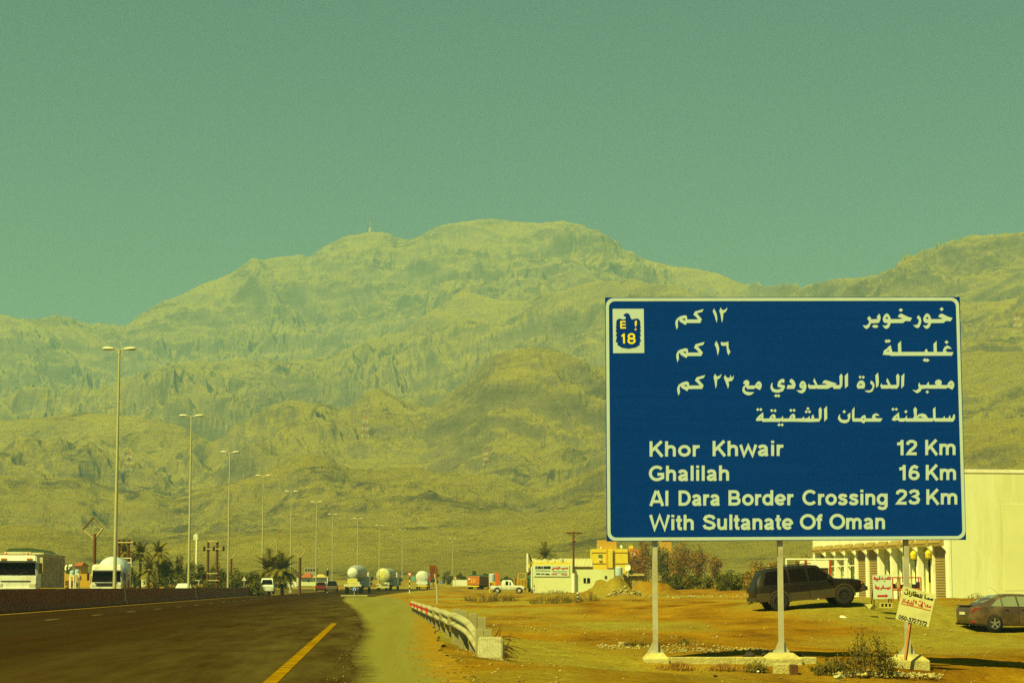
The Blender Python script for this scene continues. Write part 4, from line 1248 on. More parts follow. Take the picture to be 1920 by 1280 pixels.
def rock_bm(r, seed, sq=(1, 1, .7), sub=2, amp=.28):
    bm = bmesh.new()
    bmesh.ops.create_icosphere(bm, subdivisions=sub, radius=1)
    rnd = random.Random(seed)
    ax = [Vector((rnd.uniform(-1, 1), rnd.uniform(-1, 1), rnd.uniform(-1, 1))).normalized() for _ in range(7)]
    for v in bm.verts:
        d = v.co.normalized()
        k = 1.0
        for a in ax:
            t = d.dot(a)
            if t > .62: k -= (t - .62) * amp * 2.6
        v.co = Vector((d.x * r * k * sq[0], d.y * r * k * sq[1], d.z * r * k * sq[2]))
    return bm
for i, (px, py, w, lab) in enumerate(((1403, 1228, 24, 'large rounded dark boulder on the kerb left of the middle post'), (1434, 1227, 13, 'small dark boulder between the large one and the middle post'), (1450, 1224, 22, 'dark peaked boulder touching the middle post'), (1499, 1229, 17, 'low dark boulder right of the middle post'))):
    Yq = 46.6
    p = at(px, py, Yq)
    o = MB().bm(rock_bm(w / 2 / 87, 40 + i, (1.1, .9, .75))).build('dark_boulder', DARKR, loc=(p.x, Yq, gz(p.x, Yq) + w * .002))
    o.location.z = p.z
    tag(o, lab, 'boulder', 'dark boulders along the kerb')
    shade_smooth(o, 35)

# ---- leaning hand-made board
LBY = 45.55
lb = thing('property_board', Vector((at(1698, 1225, LBY).x, LBY, at(1698, 1225, LBY).z)), 'tilted cream board with black and red Arabic lines and phone number, on a timber stake', 'notice board')
l0 = lb.location.copy()
on_lb = lambda px, py, lift=0.0: at(px, py, LBY) - l0 - Vector((0, lift, 0))
CREAM = mat('cream_board', (.66, .68, .30), .6, var=.08, scale=2, dirt=(.5, .48, .16), dscale=1.6)
qb = [(1693.4, 1097.6), (1754.6, 1114.2), (1741.0, 1175), (1679.2, 1159.6)]
m_ = MB()
fr = [on_lb(*q) for q in qb]
m_._add(fr + [p + Vector((0, .012, 0)) for p in fr], [(0, 1, 2, 3), (7, 6, 5, 4), (0, 4, 5, 1), (1, 5, 6, 2), (2, 6, 7, 3), (3, 7, 4, 0)])
m_.build('board', CREAM, lb)
z = zf(1670, 1090, 12.8)
f = Flat(on_lb, .003)
W = 24 / 12.8
for st in ([(1015, 405), (1000, 440), (820, 395), (827, 300)], [(955, 425), (962, 398)], [(985, 430), (990, 405)], [(880, 408), (905, 385), (925, 420)],
           [(755, 300), (737, 380), (535, 325), (545, 225)], [(715, 285), (700, 370)], [(630, 345), (640, 305), (668, 312), (662, 350)], [(570, 330), (585, 285), (608, 295), (600, 340)],
           [(505, 250), (503, 305), (475, 345), (445, 348)], [(458, 215), (440, 315)], [(330, 250), (340, 287), (385, 300), (405, 280), (412, 225)]):
    f.stroke(z(st), W)
for d in ((560, 240), (600, 250), (368, 185), (405, 193)):
    (c,) = z([d]); f.dia(c[0], c[1], 1.5)
f.build('black_lettering', BLACK, lb)
f = Flat(on_lb, .003)
for st in ([(965, 575), (955, 612), (925, 607), (935, 580)], [(955, 612), (830, 588)], [(905, 605), (870, 555), (905, 548)], [(838, 590), (800, 490)], [(765, 475), (742, 600), (775, 590)],
           [(655, 525), (668, 562), (715, 580), (738, 520)], [(628, 450), (602, 535)], [(602, 535), (580, 440)], [(560, 420), (520, 548), (555, 545)],
           [(505, 465), (492, 515), (335, 480), (345, 395)], [(440, 505), (405, 450), (450, 445)], [(300, 405), (303, 465), (265, 497)]):
    f.stroke(z(st), W * .85)
for d in ((690, 462), (722, 470), (455, 545), (490, 550), (400, 522)):
    (c,) = z([d]); f.dia(c[0], c[1], 1.3)
f.build('red_lettering', RED, lb)
f = Flat(on_lb, .003)
f.stroke(z([(250, 522), (600, 600), (960, 692)]), 1.9)
f.build('underline', mat('orange_print', (.55, .16, .01), .6), lb)
e1, e2 = Vector((.966, .254)), Vector((-.25, .968))
o_ = Vector(z([(178, 890)])[0])
f = Flat(lambda x, y, l: on_lb(*(o_ + e1 * x + e2 * y), l), .003)
f.text('050-3727372', 0, 54.5, 0, 8.6, .17)
f.build('phone_number', BLACK, lb)
a, b_ = on_lb(1698, 1228), on_lb(1711.5, 1166)
sm_ = MB().cyl(a + Vector((0, .045, -.1)), b_ + Vector((0, .045, .3)), .036, n=4)
sm_.build('stake', WOOD, lb)
# plank lying on the rubble
p = at(1655, 1264, 44.9)
o = MB().box(0, 0, 0, .78, .10, .035, M=Matrix.Rotation(rad(9), 3, 'Y')).build('loose_plank', WOOD, loc=p + Vector((0, 0, .02)))
tag(o, 'orange wooden plank lying on the stones below the right sign post', 'plank')

# ---- vet pharmacy board on its stand
PBY = 88.0
pb = thing('pharmacy_board', Vector((at(1655, 1131, PBY).x, PBY, at(1655, 1131, PBY).z)), 'pale green board with red Arabic words and red arrow pointing right', 'notice board')
p0 = pb.location.copy()
on_pb = lambda px, py, lift=0.0: at(px, py, PBY) - p0 - Vector((0, lift, 0))
qb = [(1635.8, 1077.8), (1671.7, 1076.8), (1673.9, 1121.2), (1637.6, 1122.4)]
m_ = MB()
fr = [on_pb(*q) for q in qb]
m_._add(fr + [p + Vector((0, .02, 0)) for p in fr], [(0, 1, 2, 3), (7, 6, 5, 4), (0, 4, 5, 1), (1, 5, 6, 2), (2, 6, 7, 3), (3, 7, 4, 0)])
m_.build('board', mat('pale_green_board', (.55, .66, .50), .6, var=.06), pb)
z = zf(1620, 1065, 16)
f = Flat(on_pb, .004, .001)
W = 34 / 16
for st in (arc(752, 292, 45, 28, 0, 360, 14), [(790, 318), (515, 320), (530, 318), (560, 265)], [(690, 320), (690, 285)], [(640, 320), (640, 280)], [(470, 235), (460, 325), (300, 325)], [(395, 325), (392, 285)], arc(322, 300, 26, 26, 0, 360, 10),
           [(785, 540), (780, 590), (560, 592)], [(725, 590), (722, 555)], [(570, 495), (566, 590)], arc(625, 565, 45, 28, 20, 180, 8), [(535, 555), (522, 605), (485, 632)], [(445, 540), (440, 590), (345, 592)], arc(362, 566, 24, 24, 0, 360, 10)):
    f.stroke(z(st), W)
for d in ((305, 228), (375, 372), (405, 375), (595, 372), (625, 375), (345, 495), (415, 632), (440, 632), (705, 628), (735, 628)):
    (c,) = z([d]); f.dia(c[0], c[1], 1.1)
f.build('lettering', RED, pb)
f = Flat(on_pb, .004, .001)
f.poly(z([(398, 795), (640, 795), (640, 762), (735, 822), (660, 870), (645, 852), (398, 857)]))
f.build('arrow', RED, pb)
m_ = MB()
for sx, px in ((-1, 1639), (1, 1671)):
    a, b_ = on_pb(px, 1133), on_pb(px, 1082)
    m_.cyl(a + Vector((0, .04, -.1)), b_ + Vector((0, .04, 0)), .025, n=6)
    m_.cyl(a + Vector((0, .75, -.1)), b_ + Vector((0, .05, -.1)), .025, n=6)
m_.build('stand_frame', DKWOOD, pb)
# hollow block, slab
p = at(1661, 1139, 87.0)
m_ = MB().b2(-.24, .24, -.1, .1, 0, .035).b2(-.24, .24, -.1, .1, .165, .2)
for sx in (-.22, -.075, .075, .22): m_.b2(sx - .02, sx + .02, -.1, .1, .035, .165)
m_.b2(-.2, .2, .085, .095, .035, .165)
o = m_.build('hollow_block', mat('yellow_block', (.58, .5, .14), .9, var=.15), loc=(p.x, 87, p.z + .01))
tag(o, 'hollow concrete block lying below the red arrow board', 'concrete block')
p = at(1632, 1141, 87.0)
o = MB().bm(rock_bm(.34, 77, (1.0, .7, .75), 1, .5)).build('stone_slab', mat('pale_slab', (.52, .48, .16), .95, var=.15, scale=4), loc=(p.x, 87, p.z + .08))
tag(o, 'pale broken slab lying left of the hollow block', 'stone')
# red steel rack in front of the shops
RKY = 103.0
REDST = mat('rusty_red_steel', (.40, .065, .012), .7, var=.25, scale=5)
p = at(1700, 1125, RKY)
rk = thing('steel_rack', Vector((p.x, RKY, gz(p.x, RKY))), 'rusty red steel rack with dark goods in front of the white shops', 'rack')
xa, xb_ = xat(1674, RKY) - p.x, xat(1727, RKY) - p.x
zt = at(1700, 1082, RKY).z - rk.location.z
m_ = MB()
for X in (xa, (xa * 1.0 + xb_ * .35) / 1.35, xb_):
    m_.cyl((X, 0, 0), (X, 0, zt), .03, n=6).cyl((X, .6, 0), (X, .6, zt), .03, n=6)
for h in (.55, .62, zt):
    m_.cyl((xa, 0, h), (xb_, 0, h), .03, n=6).cyl((xa, .6, h), (xb_, .6, h), .03, n=6)
m_.build('frame', REDST, rk)
for i in range(7):
    w = (xb_ - xa) / 7
    m_ = MB().bbox(xa + w * i + .03, xa + w * (i + 1) - .03, .08, .5, .64, .64 + (.22, .3, .18, .35, .26, .2, .3)[i], .03)
    m_.build('bundle', [mat('dark_bundle', (.03, .022, .015), .8), mat('pale_bundle', (.45, .4, .15), .8)][i % 3 == 1], rk)
# ================================================================== VEHICLES
TYRE = mat('tyre_rubber', (.022, .018, .013), .9, var=.2, scale=8)
GLASS = mat('dark_window_glass', (.006, .004, .003), .18, var=.1, spec=.10)
SEEGLASS = mat('tinted_glass', (.20, .24, .14), .15, var=.1, spec=.5)
CHROME = mat('bright_metal', (.6, .6, .5), .3, .8, var=.1)
BLKPL = mat('black_plastic', (.02, .016, .012), .6, var=.2)
TAIL = mat('red_lamp', (.42, .02, .01), .25, var=.1, spec=.5)
LAMPW = mat('clear_lamp', (.6, .58, .42), .2, var=.1, spec=.5)
AMBER = mat('amber_lamp', (.55, .16, .01), .3, var=.1, spec=.5)
TWHITE = mat('white_lorry_paint', (.72, .78, .66), .4, var=.06, scale=1.2, dirt=(.5, .47, .28), dscale=.8)
PLATE = mat('number_plate', (.6, .6, .45), .5)
def loft(st, name, m, parent, sharp=40, under=True):
    """car shell from stations (x, z_low, z_belt, z_top, half width low, half width belt, half width top)"""
    vs, fs = [], []
    for (x, zl, zb, zt, wl, wb, wt) in st:
        zm = zl + (zb - zl) * .55
        ring = [(x, -wl * .96, zl), (x, -wl, zl + .05), (x, -wb * 1.005, zm), (x, -wb, zb), (x, -wt, zt - .03), (x, -wt * .86, zt), (x, 0, zt + .012),
                (x, wt * .86, zt), (x, wt, zt - .03), (x, wb, zb), (x, wb * 1.005, zm), (x, wl, zl + .05), (x, wl * .96, zl)]
        vs += ring
    n = 13
    for i in range(len(st) - 1):
        for k in range(n):
            fs.append((i * n + k, i * n + (k + 1) % n, (i + 1) * n + (k + 1) % n, (i + 1) * n + k))
    fs += [tuple(range(n - 1, -1, -1)), tuple(range((len(st) - 1) * n, len(st) * n))]
    o = MB()._add(vs, fs).build(name, m, parent)
    return shade_smooth(o, sharp)
def wheel(parent, x, y, r, w, rim_m, spokes=5, side=-1, hub=.62):
    """wheel with its axle along Y; side -1 shows its face to -Y"""
    t = MB().lathe([(r * hub, -w / 2), (r * .93, -w / 2), (r, -w * .38), (r, w * .38), (r * .93, w / 2), (r * hub, w / 2)], 'Y', 28, cap=False)
    t = t.build('wheel', TYRE, parent, loc=(x, y, r))
    shade_smooth(t, 50)
    rm = MB().lathe([(r * (hub + .02), -w * .44), (r * (hub - .06), -w * .42), (r * (hub - .06), w * .42), (r * (hub + .02), w * .44)], 'Y', 24, cap=False)
    d = side * w * .40
    rm.lathe([(0.001, d), (r * .14, d), (r * .14, d - side * .05), (.001, d - side * .05)], 'Y', 10)
    for k in range(spokes):
        a = 2 * math.pi * k / spokes + .3
        c = Vector((math.cos(a), 0, math.sin(a)))
        s = Vector((-math.sin(a), 0, math.cos(a))) * r * .085
        p0_, p1_ = c * r * .10, c * r * (hub - .03)
        q = [p0_ + s, p1_ + s * 1.3, p1_ - s * 1.3, p0_ - s]
        rm._add([v + Vector((0, d, 0)) for v in q] + [v + Vector((0, d - side * .04, 0)) for v in q], [(0, 1, 2, 3), (7, 6, 5, 4), (0, 4, 5, 1), (1, 5, 6, 2), (2, 6, 7, 3), (3, 7, 4, 0)])
    rm.build('rim', rim_m, t)
    MB().lathe([(.001, 0), (r * (hub - .06), 0), (r * (hub - .06), .02), (.001, .02)], 'Y', 20).build('brake_disc', BLKPL, t, loc=(0, -side * w * .1, 0))
    return t
def side_panel(pts, y, th, name, m, parent, lean=0.0, zref=0.0):
    """plate in the XZ plane at y, leaning inwards with height"""
    sg = -1 if y < 0 else 1
    Y = lambda zz: y - sg * lean * (zz - zref)
    n = len(pts)
    vs = [(x, Y(zz), zz) for x, zz in pts] + [(x, Y(zz) + sg * th, zz) for x, zz in pts]
    tri = tessellate_polygon([[Vector((x, zz, 0)) for x, zz in pts]])
    fs = [tuple(t) for t in tri] + [tuple(i + n for i in t) for t in tri] + [(k, (k + 1) % n, n + (k + 1) % n, n + k) for k in range(n)]
    return MB()._add(vs, fs).build(name, m, parent)

# ---- the dark off-roader (drives to +X)
SUVP = mat('matt_brown_paint', (.011, .007, .0035), .45, 0, var=.12, scale=1.5, dirt=(.024, .016, .007), dscale=1.2, spec=.22)
SUVC = mat('dusty_grey_cladding', (.055, .041, .015), .7, var=.15, scale=2)
SY = 90.0
rw, fw = at(1463, 1145.5, SY - .75), at(1584, 1133, SY - .55)
ang = math.atan2(fw.z - rw.z, fw.x - rw.x)
yaw = rad(4)
suv = thing('offroad_car', (0, 0, 0), 'dusty dark brown off-road car with black wheels and a star emblem, parked on the slope', 'car')
suv.rotation_euler = (0, -ang, yaw)
WB = 2.69
RX = .98
k_ = (fw.x - rw.x) / (WB * math.cos(ang) * math.cos(yaw))
suv.scale = (k_, k_, k_)
Rm = Matrix.Rotation(yaw, 3, 'Z') @ Matrix.Rotation(-ang, 3, 'Y')
suv.location = Vector((rw.x, rw.y, rw.z)) - Rm @ (Vector((RX, -.78, 0)) * k_)
loft([(.03, .52, .95, 1.02, .74, .80, .76), (.10, .46, 1.06, 1.12, .84, .87, .80), (.22, .44, 1.09, 1.40, .86, .89, .72), (.42, .42, 1.10, 1.69, .88, .90, .66), (.75, .40, 1.10, 1.755, .89, .91, .66), (1.5, .38, 1.09, 1.775, .89, .92, .67),
      (2.35, .38, 1.08, 1.765, .89, .92, .66), (2.72, .38, 1.07, 1.71, .89, .92, .64), (3.02, .39, 1.07, 1.45, .89, .92, .68), (3.36, .40, 1.06, 1.13, .89, .92, .76), (3.55, .42, 1.03, 1.085, .89, .91, .78), (4.1, .44, .98, 1.035, .88, .90, .76), (4.42, .46, .90, .955, .84, .86, .70), (4.56, .50, .80, .86, .78, .80, .64), (4.62, .52, .70, .76, .70, .72, .6)],
     'body', SUVP, suv)
side = -1
for side in (-1, 1):
    y = side * .930
    ln = .40
    for nm, pts in (('rear_side_window', [(.40, 1.13), (.56, 1.60), (.66, 1.64), (1.42, 1.655), (1.42, 1.13)]), ('rear_door_window', [(1.50, 1.13), (1.50, 1.655), (2.17, 1.65), (2.22, 1.13)]), ('front_door_window', [(2.30, 1.13), (2.27, 1.645), (2.62, 1.615), (2.98, 1.33), (3.16, 1.13)])):
        side_panel(pts, y, .006, nm, GLASS, suv, ln, 1.08)
    side_panel([(.06, .56), (.06, .80), (.60, .80), (.62, .78), (.55, .45), (.20, .45)], side * .885, .03, 'rear_quarter_cladding', SUVC, suv)
    side_panel([(1.46, .42), (1.40, .74), (2.24, .74), (2.24, .42)], side * .905, .014, 'rear_door_cladding', SUVC, suv)
    side_panel([(2.26, .42), (2.26, .74), (3.30, .74), (3.25, .42)], side * .905, .014, 'front_door_cladding', SUVC, suv)
    side_panel([(4.06, .50), (4.10, .78), (4.54, .74), (4.58, .52)], side * .835, .02, 'front_bumper_side', SUVC, suv, -.0)
    side_panel([(1.36, .36), (1.36, .43), (3.30, .43), (3.30, .36)], side * .90, .03, 'sill', SUVC, suv)
    for nm, x in (('rear_wheel_arch', RX), ('front_wheel_arch', RX + WB)):
        pr = [(x + math.cos(rad(a)) * .47, .40 + math.sin(rad(a)) * .47) for a in range(-8, 189, 14)]
        pi_ = [(x + math.cos(rad(a)) * .405, .40 + math.sin(rad(a)) * .405) for a in range(188, -9, -14)]
        side_panel(pr + pi_, side * .90, .045, nm, SUVC, suv)
        MB().lathe([(.001, 0), (.42, 0), (.42, .004), (.001, .004)], 'Y', 20, (x, side * .902, .40)).build('wheel_well', BLKPL, suv)
    wheel(suv, RX, side * .825, .38, .26, BLKPL, 8, side)
    wheel(suv, RX + WB, side * .825, .38, .26, BLKPL, 8, side)
    MB().bbox(3.02, 3.16, min(side * .93, side * 1.08), max(side * .93, side * 1.08), 1.10, 1.25, .03).build('mirror', BLKPL, suv)
    for x in (1.40, 2.20):
        MB().bbox(x - .02 + .5, x + .18 + .5, min(side * .92, side * .945), max(side * .92, side * .945), .98, 1.02, .01).build('door_handle', BLKPL, suv)
    for x in (1.46, 2.26):
        side_panel([(x - .006, .42), (x - .006, 1.08), (x + .006, 1.08), (x + .006, .42)], side * .921, .003, 'door_gap', BLKPL, suv)
    MB().b2(.75, 2.5, side * .60 - .02, side * .60 + .02, 1.80, 1.83).build('roof_rail', BLKPL, suv)
    side_panel([(.09, .80), (.08, 1.05), (.30, 1.05), (.28, .80)], side * .874, .02, 'tail_lamp', BLKPL, suv)
    side_panel([(4.34, .78), (4.24, .93), (4.42, .90), (4.50, .78)], side * .83, .03, 'headlamp', AMBER, suv, .05, .8)
MB().b2(-.06, .14, -.80, .80, .48, .66).build('rear_bumper', SUVC, suv)
MB().b2(4.52, 4.70, -.76, .76, .50, .66).build('front_bumper', BLKPL, suv)
MB().cyl((-.16, 0, .42), (.05, 0, .46), .03, n=8).build('tow_bar', BLKPL, suv)
MB()._add([(.235, -.64, 1.16), (.235, .64, 1.16), (.40, .58, 1.62), (.40, -.58, 1.62), (.20, -.66, 1.16), (.20, .66, 1.16), (.37, .60, 1.63), (.37, -.60, 1.63)], [(4, 5, 6, 7), (0, 3, 2, 1), (0, 1, 5, 4), (2, 3, 7, 6), (0, 4, 7, 3), (1, 2, 6, 5)]).build('rear_window', GLASS, suv)
f = Flat(lambda x, y, l: Vector((x, -.922 - l, y)), .004, .0006)
f.stroke(ell(2.62, .92, .17, .17, 24), .03)
star = [(2.62 + math.cos(rad(90 + 36 * i)) * (.14 if i % 2 == 0 else .06), .92 + math.sin(rad(90 + 36 * i)) * (.14 if i % 2 == 0 else .06)) for i in range(10)]
f.poly(star)
f.build('star_emblem', BLACK, suv)
f = Flat(lambda x, y, l: Vector((x, -.923 - l, y)), .004, .0006)
for st in ([(1.66, 1.0), (1.66, .91), (1.63, .88), (1.58, .89)], [(1.74, .93), (1.80, .93), (1.79, .97), (1.75, .97), (1.73, .92), (1.80, .895)], [(1.86, .93), (1.92, .93), (1.91, .97), (1.87, .97), (1.85, .92), (1.92, .895)], [(1.98, .98), (1.98, .84)], ell(2.02, .93, .035, .035, 10)):
    f.stroke(st, .022)
f.build('lettering', BLACK, suv)

# ---- the brown saloon at the right edge
SEDP = mat('brown_metallic_paint', (.085, .058, .032), .32, .15, var=.08, scale=1.2, dirt=(.22, .15, .07), dscale=1.4, spec=.5)
EY = 86.0
rw = at(1863, 1182.5, EY - .72)
sed = thing('saloon_car', (0, 0, 0), 'brown saloon car with red tail lamp and five-spoke wheels', 'car')
yaw = rad(10)
Rm = Matrix.Rotation(yaw, 3, 'Z')
sed.rotation_euler = (0, 0, yaw)
RX = 1.0
sed.location = Vector((rw.x, rw.y, rw.z)) - Rm @ Vector((RX, -.72, 0))
loft([(.02, .42, .78, .84, .62, .66, .60), (.08, .34, .86, .95, .76, .79, .70), (.18, .28, .90, 1.005, .82, .84, .70), (.48, .24, .93, 1.02, .84, .85, .66), (.62, .22, .94, 1.10, .845, .86, .64), (1.0, .20, .94, 1.28, .85, .86, .60), (1.38, .20, .93, 1.40, .85, .86, .57), (1.8, .20, .92, 1.445, .85, .86, .57), (2.35, .20, .91, 1.44, .85, .86, .57), (2.75, .20, .90, 1.36, .85, .86, .59),
      (3.2, .20, .89, 1.12, .85, .86, .66), (3.45, .21, .87, .95, .85, .85, .70), (3.9, .22, .80, .88, .83, .83, .70), (4.2, .24, .70, .78, .78, .78, .64), (4.34, .28, .58, .66, .66, .66, .56)], 'body', SEDP, sed)
for side in (-1, 1):
    for nm, pts in (('rear_quarter_window', [(.86, .975), (1.14, 1.20), (1.32, 1.28), (1.32, .965)]), ('rear_door_window', [(1.38, .965), (1.38, 1.30), (1.62, 1.355), (1.95, 1.365), (1.98, .955)]), ('front_door_window', [(2.05, .955), (2.03, 1.365), (2.4, 1.345), (2.66, 1.28), (3.06, 1.02), (3.10, .94)])):
        side_panel(pts, side * .872, .006, nm, SEEGLASS, sed, .585, .93)
    for nm, x in (('rear_wheel_arch', RX), ('front_wheel_arch', RX + 2.57)):
        pr = [(x + math.cos(rad(a)) * .39, .31 + math.sin(rad(a)) * .39) for a in range(-8, 189, 14)]
        pi_ = [(x + math.cos(rad(a)) * .345, .31 + math.sin(rad(a)) * .345) for a in range(188, -9, -14)]
        side_panel(pr + pi_, side * .855, .02, nm, SEDP, sed)
        MB().lathe([(.001, 0), (.35, 0), (.35, .004), (.001, .004)], 'Y', 20, (x, side * .862, .31)).build('wheel_well', BLKPL, sed)
        wheel(sed, x, side * .80, .31, .20, CHROME, 5, side, .68)
    side_panel([(.07, .72), (.06, .80), (.18, .90), (.62, .93), (.42, .84), (.24, .72)], side * .79, .045, 'tail_lamp', TAIL, sed, -.15, .8)
    side_panel([(.09, .33), (.08, .40), (.30, .42), (.30, .33)], side * .80, .025, 'reflector', TAIL, sed)
    side_panel([(.05, .24), (.06, .32), (.62, .26), (.60, .20)], side * .83, .02, 'lower_bumper', BLKPL, sed)
    MB().bbox(2.86, 3.0, min(side * .88, side * 1.03), max(side * .88, side * 1.03), .93, 1.06, .03).build('mirror', SEDP, sed)
    for x in (1.42, 2.14):
        MB().bbox(x, x + .17, min(side * .865, side * .89), max(side * .865, side * .89), .83, .865, .01).build('door_handle', SEDP, sed)
    for x in (1.35, 2.02, 3.0):
        side_panel([(x - .005, .26), (x - .005, .92), (x + .005, .92), (x + .005, .26)], side * .865, .003, 'door_gap', BLKPL, sed)
MB()._add([(.66, -.56, 1.085), (.66, .56, 1.085), (1.30, .50, 1.385), (1.30, -.50, 1.385), (.66, -.56, 1.13), (.66, .56, 1.13), (1.30, .50, 1.41), (1.30, -.50, 1.41)], [(4, 5, 6, 7), (3, 2, 1, 0), (0, 1, 5, 4), (2, 3, 7, 6), (0, 4, 7, 3), (1, 2, 6, 5)]).build('rear_window', SEEGLASS, sed)
MB().b2(-.015, .015, -.26, .26, .64, .75).build('number_plate', PLATE, sed)
MB().bbox(.02, .20, -.66, .66, .985, 1.03, .02).build('boot_lip', SEDP, sed)
MB().tubes([(1.5, -.2, 1.43), (1.25, -.2, 1.62), (1.05, -.2, 1.74)], [.006, .005, .003], 5).build('aerial', BLKPL, sed)

# ---- lorries
def axle_wheels(root, ys, W, r=.5, w=.3, rim=None, fwd=1):
    for yv in ys:
        for sx in (-1, 1):
            t = MB().lathe([(r * .55, -w / 2), (r * .94, -w / 2), (r, -w * .36), (r, w * .36), (r * .94, w / 2), (r * .55, w / 2)], 'X', 18, (0, 0, 0))
            t = t.build('wheel', TYRE, root, loc=(sx * (W / 2 - w / 2), yv, r))
            shade_smooth(t, 50)
            MB().lathe([(.001, -w * .3), (r * .56, -w * .42), (r * .56, w * .42), (.001, w * .3)], 'X', 12).build('rim', rim or TWHITE, t)
def cab(root, W, H, z0, paint, y0=0.0, D=2.1, ws=(1.78, 2.58), visor=True):
    """cab-over cab whose face looks to -Y"""
    bm = bmesh.new()
    hw = W / 2
    V = [bm.verts.new(v) for v in [(-hw, y0, z0), (hw, y0, z0), (hw, y0 + D, z0), (-hw, y0 + D, z0), (-hw, y0 - .02, ws[0]), (hw, y0 - .02, ws[0]), (hw, y0 + D, ws[0]), (-hw, y0 + D, ws[0]),
                                   (-hw * .94, y0 + .16, ws[1] + .04), (hw * .94, y0 + .16, ws[1] + .04), (hw * .94, y0 + D, ws[1] + .04), (-hw * .94, y0 + D, ws[1] + .04), (-hw * .9, y0 + .34, H), (hw * .9, y0 + .34, H), (hw * .9, y0 + D, H), (-hw * .9, y0 + D, H)]]
    for b_ in (0, 4, 8):
        for k in range(4):
            bm.faces.new([V[b_ + k], V[b_ + (k + 1) % 4], V[b_ + 4 + (k + 1) % 4], V[b_ + 4 + k]])
    bm.faces.new(V[3::-1]); bm.faces.new(V[12:16])
    bmesh.ops.bevel(bm, geom=bm.edges[:], offset=.06, segments=2, affect='EDGES', clamp_overlap=True)
    c = MB().bm(bm).build('cab', paint, root)
    shade_smooth(c, 35)
    a, b_ = ws
    g = .03
    MB()._add([(-hw * .92, y0 - .03, a + .02), (hw * .92, y0 - .03, a + .02), (hw * .87, y0 + .125, b_), (-hw * .87, y0 + .125, b_), (-hw * .92, y0 + .1, a + .02), (hw * .92, y0 + .1, a + .02), (hw * .87, y0 + .25, b_), (-hw * .87, y0 + .25, b_)],
              [(0, 1, 2, 3), (7, 6, 5, 4), (0, 4, 5, 1), (1, 5, 6, 2), (2, 6, 7, 3), (3, 7, 4, 0)]).build('windscreen', GLASS, c)
    for sx in (-1, 1):
        X = sx * (hw + .004)
        MB()._add([(X, y0 + .25, a + .05), (X, y0 + 1.15, a + .05), (X * .955, y0 + 1.15, b_ - .05), (X * .955, y0 + .4, b_ - .05)], [(0, 1, 2, 3)]).build('side_window', GLASS, c)
        MB().bbox(sx * (hw + .19) - .09, sx * (hw + .19) + .09, y0 - .12, y0 + .02, a + .12, a + .72, .03).tube([(sx * hw * .96, y0 + .05, b_ - .1), (sx * (hw + .18), y0 - .05, b_ - .12)], .02).build('mirror', BLKPL, c)
        MB().bbox(sx * hw * .78 - .2, sx * hw * .78 + .2, y0 - .06, y0 + .05, z0 + .12, z0 + .34, .03).build('headlamp', LAMPW, c)
        MB().tube([(sx * .1, y0 - .045, a + .03), (sx * .75, y0 - .01, a + .22)], .014).build('wiper', BLKPL, c)
    MB().bbox(-hw * .7, hw * .7, y0 - .04, y0 + .05, z0 + .42, a - .32, .02).build('grille', BLKPL, c)
    if visor:
        MB()._add([(-hw * .9, y0 - .14, b_ - .02), (hw * .9, y0 - .14, b_ - .02), (hw * .9, y0 + .2, b_ + .10), (-hw * .9, y0 + .2, b_ + .10), (-hw * .9, y0 - .13, b_ - .05), (hw * .9, y0 - .13, b_ - .05), (hw * .9, y0 + .2, b_ + .06), (-hw * .9, y0 + .2, b_ + .06)],
                  [(0, 1, 2, 3), (7, 6, 5, 4), (0, 4, 5, 1), (1, 5, 6, 2), (2, 6, 7, 3), (3, 7, 4, 0)]).build('sun_visor', BLKPL, c)
    MB().bbox(-hw * .98, hw * .98, y0 - .12, y0 + .3, .38, z0 + .08, .05).build('bumper', paint, c)
    return c
GREYT = mat('grey_lorry_body', (.68, .62, .34), .6, var=.1, scale=1.5, dirt=(.3, .26, .12), dscale=1.2)
GREENT = mat('green_tarpaulin', (.05, .085, .03), .85, var=.2, scale=4)
# tipper coming towards us
Y0 = 128.0
t = thing('tipper_lorry', (xat(29, Y0), Y0, float(road_z(Y0))), 'white tipper lorry with long ribbed grey body and green cover, beyond the median', 'lorry', rz=rad(6.0))
c = cab(t, 2.5, 2.98, 1.0, TWHITE, 0, 2.1, (1.80, 2.56))
MB().tube([(-.8, .5, 2.98), (-.8, .5, 3.16), (.8, .5, 3.16), (.8, .5, 2.98)], .025).build('roof_bar', CHROME, c)
for sx in (-.72, .55):
    MB().lathe([(.10, 0), (.10, .12), (.05, .2)], n=12).build('beacon', AMBER, c, loc=(sx, .75, 2.96))
for sx in (-.75, .75):
    MB().bbox(sx - .16, sx + .16, .16, .3, 2.70, 2.80, .02).build('roof_lamp', AMBER, c)
bd = MB().bbox(-1.28, 1.28, 2.6, 15.5, 1.05, 3.05, .03)
bd = bd.build('tipper_body', GREYT, t)
for i in range(26):
    yv = 2.9 + i * .49
    for sx in (-1, 1):
        MB().b2(sx * 1.28 - .05, sx * 1.28 + .05, yv - .06, yv + .06, 1.1, 2.95).build('side_rib', GREYT, bd)
MB().bbox(-1.33, 1.33, 2.5, 15.6, 3.05, 3.17, .02).build('top_rim', GREYT, bd)
MB().prism([(-1.05, 3.16), (-.8, 3.42), (.5, 3.46), (.95, 3.16)], 2.7, 15.2).build('cover', GREENT, t)
MB().b2(-.45, .45, 1.2, 15.3, .75, 1.0).build('chassis', BLKPL, t)
axle_wheels(t, (1.2, 4.2, 12.0, 13.3, 14.6), 2.5)
